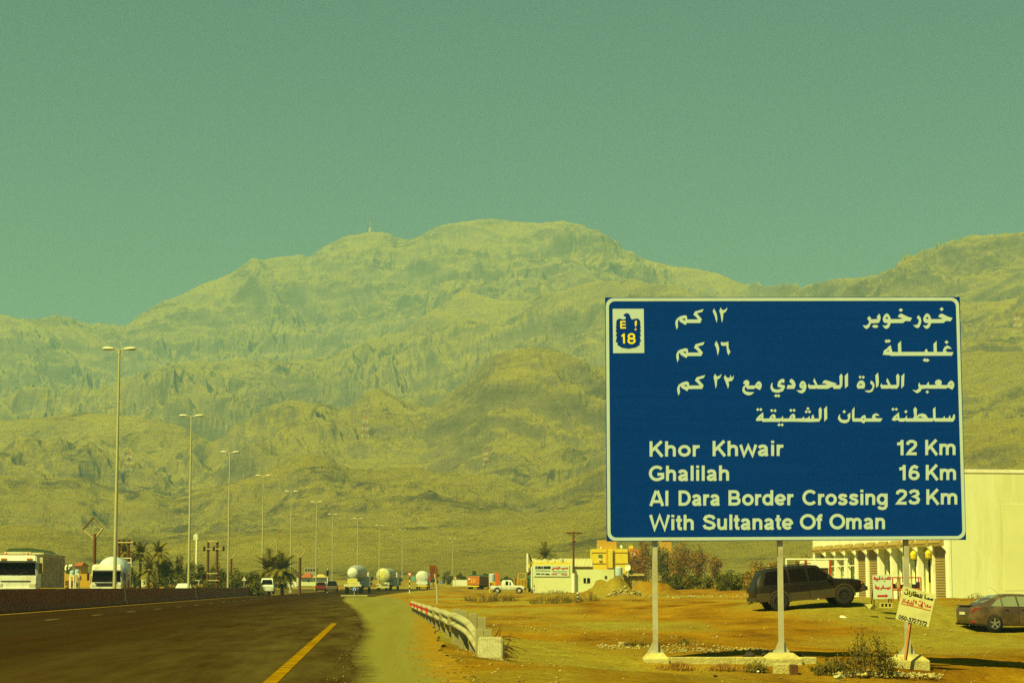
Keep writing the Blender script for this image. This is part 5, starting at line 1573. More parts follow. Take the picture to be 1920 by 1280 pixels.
# tanker coming towards us
Y0 = 174.0
t2 = thing('tanker_lorry', (xat(199, Y0), Y0, float(road_z(Y0))), 'white lorry with pale blue rounded tank, coming towards us beyond the median', 'lorry', rz=rad(7))
cab(t2, 2.5, 2.92, 1.0, TWHITE, 0, 2.0, (1.50, 2.36))
TANKB = mat('pale_blue_tank', (.50, .62, .62), .35, var=.1, scale=1.5)
tk = MB().lathe([(.05, 2.3), (.6, 2.35), (1.0, 2.55), (1.2, 2.9), (1.24, 3.4), (1.24, 8.6), (1.0, 9.2), (.4, 9.5)], 'Y', 28, (.28, 0, 2.36)).build('tank', TANKB, t2)
shade_smooth(tk, 40)
MB().b2(1.33, 1.53, 4.0, 6.4, 2.0, 2.3).build('red_stripe', TAIL, tk)
MB().tube([(1.45, 2.9, 1.2), (1.45, 2.9, 3.0), (1.75, 2.9, 3.0), (1.75, 2.9, 1.2)], .035).tube([(1.45, 2.9, 2.2), (1.75, 2.9, 2.2)], .03).build('ladder', CHROME, t2)
MB().b2(-.45, .45, 1.2, 9.5, .75, 1.1).build('chassis', BLKPL, t2)
axle_wheels(t2, (1.2, 6.6, 8.0), 2.5)
# cement tankers seen from behind (they drive away, rear at y = 0)
TGREY = mat('grey_tank_paint', (.40, .42, .36), .4, var=.12, scale=1.2)
TCREAM = mat('cream_tank_paint', (.62, .64, .26), .45, var=.12, scale=1.5, dirt=(.45, .42, .16), dscale=1.2)
def rear_tanker(px, pyb, Y0, rz, label, kind):
    x = xat(px, Y0)
    r = thing('cement_tanker', (x, Y0, at(px, pyb, Y0).z), label, 'tanker lorry', rz, 'tanker lorries driving away')
    R = (.80, 1.22, 1.25)[kind]
    zc = (3.05, 2.85, 2.55)[kind]
    end_m = (TWHITE, TCREAM, TWHITE)[kind]
    if kind == 0:      # small white end, tank widening forward
        tk = MB().lathe([(R, .05), (R + .05, .5), (1.15, 1.8), (1.25, 3.0), (1.25, 6.5), (1.0, 7.5), (.4, 8.0)], 'Y', 24, (0, 0, zc - .0)).build('tank', TGREY, r)
    else:
        tk = MB().lathe([(R, .05), (R + .04, .2), (R + .04, 6.8), (R * .8, 7.6), (.3, 8)], 'Y', 24, (0, 0, zc)).build('tank', TGREY if kind == 1 else end_m, r)
    shade_smooth(tk, 40)
    e = MB().lathe([(.02, -.22), (R * .5, -.17), (R * .85, -.06), (R, .06)], 'Y', 24, (0, 0, zc)).build('tank_end', end_m, r)
    shade_smooth(e, 60)
    if kind == 0:
        MB().b2(-.75, .75, -.15, .0, 1.0, 2.25).build('rear_panel', mat('pale_yellow_panel', (.66, .64, .22), .5, var=.15, scale=3), r)
        MB().b2(-.65, .65, -.17, -.15, 1.95, 2.1).build('yellow_band', SIGNYEL, r)
        MB().b2(-.65, .65, -.17, -.15, 1.55, 1.66).build('yellow_band', SIGNYEL, r)
        for sx in (-1, 1): MB().bbox(sx * 1.05 - .25, sx * 1.05 + .25, -.1, .8, .95, 1.35, .05).build('mudguard', TWHITE, r)
    else:
        MB().bbox(-1.2, 1.2, -.18, .1, .95, 1.3, .03).build('rear_bar', TCREAM if kind == 1 else TWHITE, r)
        if kind == 1:
            f = Flat(lambda px_, py_, l: Vector((px_, -.20 - l, py_)), .01)
            f.poly([(-.2, 2.45), (.28, 2.45), (.28, 2.75), (.12, 3.2), (-.1, 3.2), (-.2, 2.75)])
            f.build('yellow_emblem', SIGNYEL, r)
            MB().tube([(-.95, -.16, 1.3), (-1.0, -.12, 2.6), (-.9, -.1, 3.8)], .035).tube([(-.65, -.16, 1.3), (-.7, -.2, 2.6), (-.6, -.12, 3.8)], .035).tube([(-.95, -.2, 2.2), (-.68, -.2, 2.2)], .03).tube([(-.97, -.2, 2.8), (-.7, -.2, 2.8)], .03).build('ladder', TCREAM, r)
            MB().tubes([(-.7, -.25, 1.6), (-.1, -.32, 1.25), (.6, -.28, 1.2), (.9, -.22, 1.5)], [.05] * 4, 6).build('hose', BLKPL, r)
        else:
            MB().b2(-1.15, 1.15, -.12, .05, 1.3, 1.75).build('rear_panel', TWHITE, r)
    if kind: MB().b2(-1.2, 1.2, -.14, 0, .62, .9).build('under_run_bar', SIGNYEL if kind == 2 else TCREAM, r)
    for sx in (-1, 1):
        MB().bbox(sx * 1.05 - .14, sx * 1.05 + .14, -.24, -.15, .98, 1.12, .02).build('tail_lamp', TAIL, r)
    MB().b2(-.45, .45, .1, 8.6, .8, 1.15).build('chassis', BLKPL, r)
    cb = MB().bbox(-1.2, 1.2, 8.4, 10.4, .9, 3.3 if kind else 3.2, .12).build('cab', TWHITE, r)
    for sx in (-1, 1): MB().bbox(sx * 1.38 - .08, sx * 1.38 + .08, 10.3, 10.4, 1.9, 2.6, .03).build('mirror', BLKPL, cb)
    axle_wheels(r, (.9, 2.2, 9.6), 2.45)
    return r
rear_tanker(661, 1112, 327, rad(-5), 'cement tanker lorry with small white round end above yellow bands', 0)
rear_tanker(718, 1107.6, 388, rad(-6.5), 'cement tanker lorry with cream end, ladder and yellow emblem', 1)
rear_tanker(791, 1104.4, 450, rad(-1), 'tanker lorry with plain white round end, farthest along the road', 2)
# orange dump truck from behind
ORG = mat('orange_lorry_paint', (.52, .16, .012), .55, var=.2, scale=2, dirt=(.33, .14, .03), dscale=1.5)
BRN = mat('rust_brown_body', (.16, .05, .012), .7, var=.25, scale=2)
Y0 = 395.0
d = thing('dump_truck', (xat(887, Y0), Y0, at(887, 1108, Y0).z), 'orange and brown dump truck with green tarpaulin, seen from behind', 'dump truck', rz=rad(-17))
bd = MB().bbox(-1.2, 1.2, .2, 5.2, 1.2, 2.75, .04).build('tipper_body', ORG, d)
MB().b2(-1.15, 1.15, .12, .2, 1.25, 2.7).build('tailgate', ORG, bd)
for xx in (-.35, 0, .35): MB().b2(xx - .05, xx + .05, .06, .12, 1.5, 2.3).build('tailgate_bar', SIGNYEL, bd)
MB().lathe([(.001, 0), (.3, 0), (.3, .03), (.001, .03)], 'Y', 16, (-.75, .08, 2.25)).build('speed_disc', RED, bd)
MB().lathe([(.001, 0), (.2, 0), (.2, .03), (.001, .03)], 'Y', 16, (-.75, .05, 2.25)).build('disc_face', RW, bd)
MB().b2(1.2, 1.26, .3, 5.1, 1.3, 2.7).build('side_board', BRN, bd)
MB().prism([(-1.2, 2.74), (-.8, 3.0), (.7, 3.02), (1.2, 2.74)], .25, 5.1).build('tarpaulin', mat('teal_tarpaulin', (.05, .12, .07), .8, var=.2, scale=3), d)
MB().bbox(-1.2, 1.2, 5.5, 7.4, .9, 2.8, .1).build('cab', ORG, d)
MB().b2(-.45, .45, .1, 7, .75, 1.15).build('chassis', BLKPL, d)
MB().b2(-1.1, 1.1, .0, .1, .85, 1.05).build('rear_bar', SIGNYEL, d)
axle_wheels(d, (1.0, 2.3, 6.4), 2.4)
# white pickup, facing right
Y0 = 316.0
p = at(953, 1111.6, Y0)
pk = thing('pickup_truck', (xat(920, Y0), Y0, p.z), 'white pickup with canvas-like load bed parked beside the painted shop', 'pickup', rz=rad(-3))
loft([(0, .55, 1.0, 1.06, .80, .84, .84), (.08, .50, 1.02, 1.10, .84, .86, .86), (1.62, .48, 1.02, 1.10, .84, .86, .86)], 'load_bed', TWHITE, pk)
loft([(1.66, .48, 1.10, 1.70, .84, .86, .66), (1.78, .46, 1.10, 1.90, .84, .86, .68), (2.8, .46, 1.10, 1.93, .84, .86, .70), (3.1, .46, 1.10, 1.84, .84, .86, .70), (3.42, .48, 1.08, 1.20, .84, .86, .76)], 'cab', TWHITE, pk)
loft([(3.42, .5, 1.02, 1.14, .82, .84, .76), (4.6, .52, .98, 1.08, .80, .80, .72), (4.95, .55, .82, .92, .74, .74, .66)], 'bonnet', TWHITE, pk)
for side in (-1, 1):
    side_panel([(2.22, 1.18), (2.22, 1.75), (2.62, 1.75), (2.62, 1.18)], side * .868, .008, 'door_window', GLASS, pk, .22, 1.1)
    side_panel([(2.80, 1.18), (2.80, 1.72), (2.95, 1.66), (3.05, 1.18)], side * .868, .008, 'quarter_window', GLASS, pk, .22, 1.1)
    for x in (1.02, 4.2):
        MB().lathe([(.001, 0), (.46, 0), (.46, .006), (.001, .006)], 'Y', 18, (x, side * .868, .42)).build('wheel_well', BLKPL, pk)
        wheel(pk, x, side * .80, .40, .26, TWHITE, 6, side)
MB().b2(4.9, 5.08, -.8, .8, .5, .72).build('bumper', BLKPL, pk)
# white van and cars across the median
def box_car(name, px, pyt, pyb, Y0, W, L, H, paint, label, cat, rz, van=False, away=False):
    r = thing(name, (xat(px, Y0), Y0, at(px, pyb, Y0).z), label, cat, rz)
    h = W / 2
    if van:
        st = [(0, .4, .8, 1.0, h * .9, h * .95, h * .85), (.25, .3, 1.1, 1.15, h, h, h * .9), (1.0, .3, 1.15, H * .95, h, h, h * .8), (1.4, .3, 1.15, H, h, h, h * .82), (L, .32, 1.15, H * .97, h * .97, h, h * .8)]
    else:
        st = [(0, .4, .62, .72, h * .85, h * .9, h * .8), (.3, .28, .78, .86, h, h, h * .88), (1.1, .25, .88, .96, h, h, h * .86), (1.8, .25, .9, H * .96, h, h, h * .7), (2.3, .25, .9, H, h, h, h * .7), (3.3, .25, .9, H * .97, h, h, h * .68), (L - .2, .28, .9, 1.02, h, h, h * .76), (L, .4, .75, .86, h * .85, h * .9, h * .8)]
    b_ = loft(st, 'body', paint, r)
    b_.rotation_euler = (0, 0, -math.pi / 2 if away else math.pi / 2)
    if away: b_.location = (0, L, 0)
    z0, z1 = (1.2, H - .18) if van else (.93, H - .08)
    y0, y1 = ((.5, 1.0) if van else (1.12, 1.9)) if not away else (.12, .75)
    if van: y0, y1 = .30, .90
    MB()._add([(-h * .8, y0 - .05, z0), (h * .8, y0 - .05, z0), (h * .66, y1 - .1, z1), (-h * .66, y1 - .1, z1)], [(0, 1, 2, 3)]).build('windscreen' if not away else 'rear_window', GLASS, r)
    for sx in (-1, 1):
        MB().bbox(sx * h * .75 - .16, sx * h * .75 + .16, -.02, .12, .62, .78, .02).build('headlamp' if not away else 'tail_lamp', LAMPW if not away else TAIL, r)
        for yv in (.8, L - .8):
            tw = MB().lathe([(.001, -.1), (.32, -.1), (.32, .1), (.001, .1)], 'X', 14).build('wheel', TYRE, r, loc=(sx * (h - .1), yv, .32))
    return r
MAROON = mat('maroon_paint', (.20, .02, .012), .4, var=.1, spec=.5)
DGREY = mat('grey_car_paint', (.14, .12, .08), .4, var=.1, spec=.5)
box_car('white_van', 500.5, 1085, 1113, 275, 1.75, 4.6, 2.0, TWHITE, 'white van facing us in front of the twin date palms', 'van', rad(5), van=True)
box_car('maroon_car', 601, 1090, 1108, 350, 1.75, 4.4, 1.5, MAROON, 'dark red car near the far end of the median', 'car', rad(3), away=True)
box_car('grey_car', 622, 1087, 1109, 338, 1.8, 4.6, 1.75, DGREY, 'dark grey car beside the black and white signal post', 'car', rad(3), away=True)
box_car('silver_car', 342, 1096, 1120, 215, 1.75, 4.4, 1.42, TWHITE, 'pale car of which only the roof shows above the median barrier', 'car', rad(5))
# ================================================================== BUILDINGS
WAREW = mat('warehouse_wall_paint', (.74, .80, .46), .9, var=.07, scale=.6, bump=.15, bscale=8, dirt=(.62, .64, .30), dscale=.5, stretch=(1, 1, .14))
CREAMW = mat('cream_painted_wall', (.70, .76, .40), .9, var=.05, scale=.5, bump=.15, bscale=10, dirt=(.60, .62, .27), dscale=.35)
WHITEW = mat('white_painted_wall', (.82, .86, .64), .85, var=.05, scale=1.5, dirt=(.66, .64, .36), dscale=.8)
SHUT = mat('khaki_roller_shutter', (.30, .22, .07), .6, var=.1, scale=2)
TILE = mat('canopy_tiles', (.30, .22, .055), .8, var=.2, scale=3)
SHADEC = mat('yellow_paint', (.78, .62, .02), .85, var=.08, scale=1.5, dirt=(.66, .5, .03), dscale=1)
GREYR = mat('grey_roof_strip', (.42, .44, .40), .7, var=.1)
# ---- warehouse with shop arcade. local x: along the end wall (to the right), local y: along the arcade (away)
Rpt = Vector((25.4, 125.0, 0))
wx = Vector((.9916, .1293, 0)); wyv = Vector((-.1293, .9916, 0))
hb = thing('warehouse', Vector((Rpt.x, Rpt.y, .30)), 'large cream warehouse with white shop arcade along its left side', 'building', rz=math.atan2(wx.y, wx.x))
Hh = 7.55
m_ = MB().b2(.55, 34, .0, 30, -.4, Hh).b2(-.05, .55, .0, .35, -.4, Hh).b2(-.05, .55, 29.3, 29.65, -.4, Hh)
m_.build('wall', WAREW, hb)
MB().b2(-.09, 34.1, -.04, .0, Hh - .14, Hh + .06).build('coping', WHITEW, hb)
MB().b2(-.12, .02, -.03, .40, -.4, Hh).build('corner_pilaster', WHITEW, hb)
MB().b2(3.2, 9.5, -.012, .0, .6, 5.6).build('paint_patch', mat('cream_patch', (.70, .74, .38), .9, var=.06, scale=.6), hb)
MB().b2(10.8, 34, -.010, .0, -.3, 3.2).build('paint_patch', mat('cream_patch_low', (.78, .80, .44), .9, var=.06, scale=.6), hb)
MB().b2(.4, 34, -.03, .0, -.4, .15).build('plinth', mat('plinth_grey', (.5, .45, .2), .9, var=.2), hb)
# upper wall over the arcade and flat slab of the arcade
MB().b2(-.05, .55, .35, 29.3, 3.55, Hh).build('upper_wall', WHITEW, hb)
MB().b2(-.6, .55, .35, 29.6, -.4, .08).build('arcade_floor', WHITEW, hb)
cs = [0.45, 3.1, 5.9, 8.5, 11.1, 13.8, 16.4, 18.9, 21.4, 23.8, 26.2, 29.0]
for i, s in enumerate(cs):
    w = .46 if i < 11 else .8
    MB().b2(-.10, .24, s - w / 2, s + w / 2, .08, 3.18).build('column', WHITEW, hb)
    if i in (2, 3, 4, 5, 9, 10):      # cross walls behind the columns
        MB().b2(.24, .55, s - .10, s + .10, .08, 3.18).build('cross_wall', WHITEW, hb)
MB().b2(-.14, .28, .30, 29.4, 3.18, 3.55).build('arcade_beam', WHITEW, hb)
def shutter(y0, y1, x=.05):
    sh_ = MB().b2(x, x + .06, y0, y1, .1, 3.15).build('shutter', SHUT, hb)
    for k in range(19):
        z0 = .12 + k * .158
        MB()._add([(x - .035, y0, z0), (x - .035, y1, z0), (x, y1, z0 + .14), (x, y0, z0 + .14), (x + .01, y0, z0), (x + .01, y1, z0)], [(0, 1, 2, 3), (0, 4, 5, 1), (0, 3, 4), (1, 5, 2)]).build('slat', SHUT, sh_)
shutter(.65, 2.92); shutter(14.0, 16.2); shutter(16.6, 18.7)
for i in (1, 2, 3, 4):      # shop fronts set back in the arcade
    y0, y1 = cs[i] + .2, cs[i + 1] - .2
    MB().b2(.50, .55, y0 + .95, y1 - .15, .1, 2.5).build('shop_door', mat('ochre_door', (.42, .33, .03), .7) if i != 3 else GREYR, hb)
    MB().b2(.47, .50, y1 - .5, y1 - .2, 1.1, 2.4).build('shop_window', GLASS, hb)
for i in (7, 8, 9, 10):     # low wall with dark openings
    y0, y1 = cs[i] + .17, cs[i + 1] - .17
    MB().b2(.0, .16, y0, y1, .08, 1.25).build('low_wall', CREAMW, hb)
    MB().b2(.46, .52, y0 + .5, y1 - .7, 1.3, 2.9).build('dark_window', GLASS, hb)
    MB().b2(.03, .09, y0, y1, 2.20, 2.27).build('window_bar', WHITEW, hb)
# tiled canopy pieces carried on brackets
for i in range(11):
    y0, y1 = cs[i] + .30, cs[i + 1] - .30
    m_ = MB()._add([(-.42, y0, 3.34), (-.42, y1, 3.34), (-.14, y1, 3.62), (-.14, y0, 3.62), (-.42, y0, 3.20), (-.42, y1, 3.20), (-.14, y1, 3.22), (-.14, y0, 3.22)], [(0, 1, 2, 3), (7, 6, 5, 4), (0, 4, 5, 1), (1, 5, 6, 2), (2, 6, 7, 3), (3, 7, 4, 0)])
    cp_ = m_.build('canopy', TILE, hb)
    for k in range(9):
        yk = y0 + (y1 - y0) * (k + .5) / 9
        MB().cyl((-.45, yk, 3.36), (-.14, yk, 3.65), .06, n=6).build('roof_tile', TILE, cp_)
    MB().prism([(-.42, 3.18), (-.1, 3.18), (-.1, 2.85)], cs[i] - .07, cs[i] + .07).build('bracket', WHITEW, hb)
for s in (3.1, 5.9):
    l_ = MB().lathe([(.03, 0), (.16, .08), (.20, .35), (.10, .48), (.02, .55)], n=10, c=(-.32, s, 2.45)).build('wall_lantern', SHADEC, hb)
    MB().tube([(-.1, s, 2.42), (-.32, s, 2.42)], .03).build('lantern_arm', BLKPL, l_)
# ---- brown kiosk with white pipe frame beside it
KY = 122.0
kx = xat(1534, KY)
kk = thing('kiosk', Vector((kx, KY, gz(kx, KY))), 'brown shuttered kiosk with white fascia and red posts behind the dark off-roader', 'kiosk', rz=rad(4))
zt = at(1534, 1050, KY).z - kk.location.z
hw = (xat(1557, KY) - xat(1511, KY)) / 2
MB().b2(-hw + .1, hw - .1, 0, 1.6, 0, zt - .42).build('shutter_wall', mat('brown_shutter', (.13, .055, .015), .7, var=.2, scale=3), kk)
MB().b2(-hw, hw, -.06, 1.7, zt - .42, zt).build('fascia', WHITEW, kk)
for sx in (-1, 1): MB().b2(sx * hw - .06, sx * hw + .06, -.08, .06, 0, zt - .001).build('red_post', REDST, kk)
MB().b2(-.05, .05, -.03, 0, 0, zt - .42).build('mullion', WHITEW, kk)
FY = 112.0
fx0, fx1 = xat(1475, FY), xat(1589, FY)
fr_ = thing('pipe_frame', Vector(((fx0 + fx1) / 2, FY, gz((fx0 + fx1) / 2, FY))), 'white pipe frame like a goal standing behind the dark off-roader', 'frame')
zt = at(1500, 1048, FY).z - fr_.location.z
L2 = (fx1 - fx0) / 2
for X in (-L2, L2): MB().cyl((X, 0, 0), (X, 0, zt), .045, n=8).build('upright', WHITEW, fr_)
MB().cyl((-L2 - .04, 0, zt), (L2 + .04, 0, zt), .045, n=8).build('crossbar', WHITEW, fr_)

# ---- painted shop with name board
PY = 330.0
def bx_(name, parent, m, px0, px1, pt, pb, Y, depth, p0):
    a, b_ = at(px0, pb, Y), at(px1, pt, Y)
    return MB().b2(a.x - p0.x, b_.x - p0.x, Y - p0.y, Y - p0.y + depth, a.z - p0.z, b_.z - p0.z).build(name, m, parent)
p0 = at(1070, 1112, PY)
ps = thing('painted_shop', p0, 'low cream shop with yellow parapet and printed name board beside the utility pole', 'building')
bx_('front_wall', ps, CREAMW, 998, 1073, 1058, 1113, PY, 9, p0)
bx_('side_wing', ps, CREAMW, 1073.2, 1151, 1067, 1113, PY + 1.0, 9, p0)
bx_('parapet', ps, SHADEC, 999, 1072, 1053.5, 1057.8, PY + .1, 8.8, p0)
bx_('white_end_pier', ps, WHITEW, 995.5, 998, 1062, 1113, PY - .1, .5, p0)
bx_('yellow_corner', ps, SHADEC, 989, 998, 1056, 1064, PY + .2, 3, p0)
aw = MB()._add([v - p0 for v in (at(988, 1076, PY - .4), at(997, 1066, PY + .2), at(997, 1074, PY + .2), at(990, 1079, PY - .4))] + [v - p0 + Vector((0, .3, 0)) for v in (at(988, 1076, PY - .4), at(997, 1066, PY + .2), at(997, 1074, PY + .2), at(990, 1079, PY - .4))],
               [(0, 1, 2, 3), (7, 6, 5, 4), (0, 4, 5, 1), (1, 5, 6, 2), (2, 6, 7, 3), (3, 7, 4, 0)]).build('red_awning', mat('dark_red_awning', (.2, .03, .01), .8), ps)
bx_('green_door', ps, mat('green_door', (.06, .2, .07), .6), 988.5, 995, 1078, 1102, PY + .5, .2, p0)
bx_('dark_doorway', ps, BLKPL, 990.5, 995, 1102.3, 1109, PY + .5, .2, p0)
w_ = bx_('window', ps, GLASS, 1094, 1106, 1083, 1092, PY + .93, .1, p0)
bx_('window_post', w_, WHITEW, 1099, 1100.5, 1083, 1092, PY + .90, .1, p0).location = (0, 0, 0)
bx_('vent_opening', ps, BLKPL, 1134, 1138, 1079, 1084, PY + .93, .1, p0)
bx_('fascia_prop', ps, WHITEW, 987, 990.5, 1037, 1072, PY - .5, .12, p0)
pr_ = at(991, 1038, PY - .4) - p0; pq_ = at(998, 1054, PY + 1.5) - p0
MB().cyl(pr_, pq_, .12, n=6).build('brace', DKWOOD, ps)
sb_ = bx_('name_board', ps, mat('name_board_white', (.62, .74, .52), .6, var=.05), 1001, 1067.5, 1059, 1080, PY - .12, .1, p0)
on_sb = lambda px, py, lift=0.0: at(px, py, PY) - p0 - Vector((0, .125 + lift, 0))
f = Flat(on_sb, .02, .004)
f.text('AL BAIT AL MAGHRIBI', 1004, 1032, 1065.6, 4.6, .24)
f.stroke([(1004, 1069), (1031, 1069.6)], .9)
f.stroke([(1005, 1075), (1010, 1075.3), (1013, 1075)], 2.0); f.stroke([(1014.5, 1075.3), (1021, 1075.3)], 1.6); f.stroke([(1022.5, 1075.5), (1030, 1076)], 2.2)
f.build('black_lettering', BLACK, sb_)
f = Flat(on_sb, .02, .004)
z = zf(990, 1045, 19.2)
for st in ([(1430, 345), (1425, 385), (1200, 385), (1190, 370)], [(1385, 340), (1380, 385)], [(1320, 350), (1318, 385)], [(1270, 360), (1262, 420), (1240, 425)], [(1140, 315), (1138, 385)], [(1105, 330), (1095, 385), (1010, 385)], [(1060, 330), (1055, 385)], [(1010, 350), (1000, 400)], [(985, 360), (940, 385), (900, 390), (880, 425), (920, 420)], [(925, 350), (895, 375)]):
    f.stroke(z(st), 1.9)
f.stroke([(1033.5, 1075.6), (1044.5, 1076)], 1.5); f.stroke([(1052, 1076), (1063.5, 1076.5)], 1.6)
f.build('red_lettering', mat('orange_red_print', (.55, .07, .012), .6), sb_)
f = Flat(on_sb, .02, .004)
f.stroke([(1036, 1070.2), (1063, 1070.6)], .9); f.stroke([(1036, 1073), (1063, 1073.4)], .7)
f.build('small_print', mat('grey_print', (.25, .33, .2), .6), sb_)
# tall board over roof, roof clutter
def roof_item(name, px, pt, pb, Y, label, cat, kind, m):
    a = at(px, pb, Y); h = at(px, pt, Y).z - a.z
    if kind == 'dish':
        o = MB().lathe([(.02, .10), (h * .3, .06), (h * .5, -.1), (h * .47, -.1), (h * .28, .03), (.02, .05)], 'Y', 16, (0, 0, h * .55), cap=False).cyl((0, .1, 0), (0, .1, h * .5), .05, n=6).build(name, m, loc=a)
        o.rotation_euler = (0, 0, rad(25))
    else:
        o = MB().lathe([(h * .38, 0), (h * .40, h * .1), (h * .40, h * .75), (h * .2, h * .95), (h * .1, h)], n=16).build(name, m, loc=a)
    return tag(o, label, cat)
roof_item('satellite_dish', 1028, 1049, 1057, PY + 4, 'pale satellite dish on the shop roof above the name board', 'satellite dish', 'dish', WHITEW)
roof_item('satellite_dish', 1040.5, 1051, 1056, PY + 3, 'small cream dish on the shop roof between tank and pale dish', 'satellite dish', 'dish', CREAMW)
roof_item('roof_tank', 1053, 1046, 1056, PY + 4, 'small dark topped tank on the shop roof next to the utility pole', 'water tank', 'tank', GALV)
# corrugated shed behind
p0 = at(1050, 1112, PY + 14)
sh_ = thing('corrugated_shed', p0, 'long pale shed with ridged sheet roof behind the painted shop', 'building')
RSH = mat('pale_ridged_sheet', (.60, .58, .28), .6, var=.1, scale=.6)
YQ = PY + 14
bx_('wall', sh_, CREAMW, 1001, 1112, 1062, 1112, YQ + 3, 12, p0)
a, b_ = at(997, 1062, YQ + 1.5), at(1112, 1062, YQ + 1.5)
c_, d_ = at(995, 1047, YQ + 7), at(1110, 1047, YQ + 7)
rf = MB()
NR = 46
for i in range(NR):
    t0, t1, tm = i / NR, (i + 1) / NR, (i + .5) / NR
    L = lambda u, v, t: u + (v - u) * t
    up = Vector((0, 0, .10))
    rf._add([q - p0 for q in (L(a, b_, t0), L(a, b_, tm) + up, L(a, b_, t1), L(c_, d_, t1), L(c_, d_, tm) + up, L(c_, d_, t0))], [(0, 1, 4, 5), (1, 2, 3, 4)])
rf.build('roof', RSH, sh_)
MB().cyl(a - p0 + Vector((0, 0, -.1)), b_ - p0 + Vector((0, 0, -.1)), .12, n=6).build('gutter', DKWOOD, sh_)
# ---- yellow house
YY_ = 430.0
p0 = at(1143, 1106, YY_)
yh = thing('yellow_house', p0, 'bright yellow house with flat roof and ochre rooftop room', 'house')
bx_('wall', yh, SHADEC, 1110, 1177, 1028.5, 1106, YY_, 9, p0)
bx_('side_wall', yh, mat('ochre_paint', (.55, .33, .02), .85, var=.1), 1177.1, 1181, 1029.5, 1106, YY_ + .5, 8.4, p0)
bx_('roof_room', yh, MATS['ochre_paint'], 1121, 1156, 1012, 1028, YY_ + 1, 5, p0)
bx_('string_course', yh, MATS['ochre_paint'], 1109.5, 1177.5, 1034.4, 1035.4, YY_ - .12, .1, p0)
bx_('string_course', yh, MATS['ochre_paint'], 1109.5, 1177.5, 1055, 1056, YY_ - .12, .1, p0)
bx_('pilaster', yh, MATS['ochre_paint'], 1137, 1139.5, 1030, 1106, YY_ - .25, .2, p0)
bx_('pilaster', yh, MATS['ochre_paint'], 1149, 1151.5, 1030, 1106, YY_ - .25, .2, p0)
bx_('stair_bay', yh, SHADEC, 1140.2, 1148.5, 1031, 1064, YY_ - .6, .5, p0)
bx_('window', yh, mat('green_glass', (.10, .17, .05), .3), 1122, 1129.5, 1039, 1046, YY_ - .05, .05, p0)
bx_('air_conditioner', yh, WHITEW, 1122.5, 1127.5, 1047, 1050, YY_ - .4, .4, p0)
roof_item('roof_tank', 1165, 1021.5, 1028.3, YY_ + 3, 'white water tank on the flat roof of the yellow house', 'water tank', 'tank', WHITEW)
roof_item('satellite_dish', 1125, 1022.5, 1028.3, YY_ + .6, 'small dish at the left of the ochre rooftop room', 'satellite dish', 'dish', WHITEW)
p0 = at(1190, 1106, 440)
oh = thing('orange_house', p0, 'orange house with white window half hidden by brown trees', 'house')
ORP = mat('orange_wall_paint', (.52, .19, .015), .85, var=.1, scale=1)
bx_('wall', oh, ORP, 1181, 1204, 1028, 1106, 440, 8, p0)
bx_('roof_room', oh, SHADEC, 1181, 1187, 1022, 1028, 441, 5, p0)
bx_('window', oh, WHITEW, 1183, 1192, 1036, 1041, 439.9, .1, p0)
p0 = at(1250, 1106, 470)
th = thing('tan_house', p0, 'ochre house wall rising between the brown trees', 'house')
bx_('wall', th, MATS['ochre_paint'], 1241, 1259, 1014, 1106, 470, 8, p0)
bx_('coping', th, SHADEC, 1240.5, 1259.5, 1012, 1014, 469.9, 8.2, p0)
# ---- mud hut, wall, tank
HY = 235.0
p0 = at(1190, 1098, HY)
mh = thing('mud_hut', p0, 'low khaki hut with beam ends under its flat roof', 'hut')
KH = mat('khaki_plaster', (.36, .27, .06), .95, var=.2, scale=1.5, bump=.4)
bx_('wall', mh, KH, 1170, 1209, 1079, 1104, HY, 4, p0)
bx_('roof_slab', mh, mat('khaki_roof', (.50, .42, .13), .9, var=.2), 1168.5, 1208, 1074.5, 1078.8, HY - .3, 4.6, p0)
for px in (1178, 1190, 1203): bx_('beam_end', mh, BLKPL, px - 2, px + 2, 1079.1, 1082, HY - .25, .24, p0)
p0 = at(1160, 1101, HY - 2)
o = bx_('concrete_wall', None, mat('grey_wall', (.26, .24, .13), .95, var=.2), 1151.5, 1167, 1079, 1104, HY - 2, .3, p0)
o.location = p0; tag(o, 'bare grey wall panel between the painted shop and the mud hut', 'wall')
TB = mat('pale_blue_water_tank', (.42, .58, .60), .6, var=.08)
def tank_on_stand(px, pt, pm, pb, w, Y, label, stand_m, cat='water tank'):
    p0 = at(px, pb, Y)
    r = thing('water_tank', p0, label, cat)
    s = Y / F
    h0, h1, R = (pb - pm) * s, (pb - pt) * s, w * s / 2
    t = MB().lathe([(R * .98, h0), (R, h0 + .1), (R, h1 - R * .35), (R * .75, h1 - R * .12), (R * .3, h1 - .02), (.02, h1)], n=20)
    for k in range(1, 4):
        t.lathe([(R, h0 + (h1 - h0) * .2 * k - .04), (R * 1.03, h0 + (h1 - h0) * .2 * k), (R, h0 + (h1 - h0) * .2 * k + .04)], n=20, cap=False)
    shade_smooth(t.build('tank', TB, r), 40)
    MB().b2(-R, R, -R, R, h0 - .15, h0 - .01).build('platform', stand_m, r)
    for sx in (-1, 1):
        for sy in (-1, 1): MB().b2(sx * R * .85 - .06, sx * R * .85 + .06, sy * R * .85 - .06, sy * R * .85 + .06, -.3, h0 - .15).build('leg', stand_m, r)
    return r
tank_on_stand(1160.5, 1062, 1078.5, 1101, 14, HY - 1, 'pale blue water tank on a stand between painted shop and mud hut', KH)
tank_on_stand(922.5, 1075, 1090.5, 1112, 11.5, 330, 'pale blue tank on a yellow stand left of the white pickup', SHADEC)
p = at(1176.5, 1076, HY - .5)
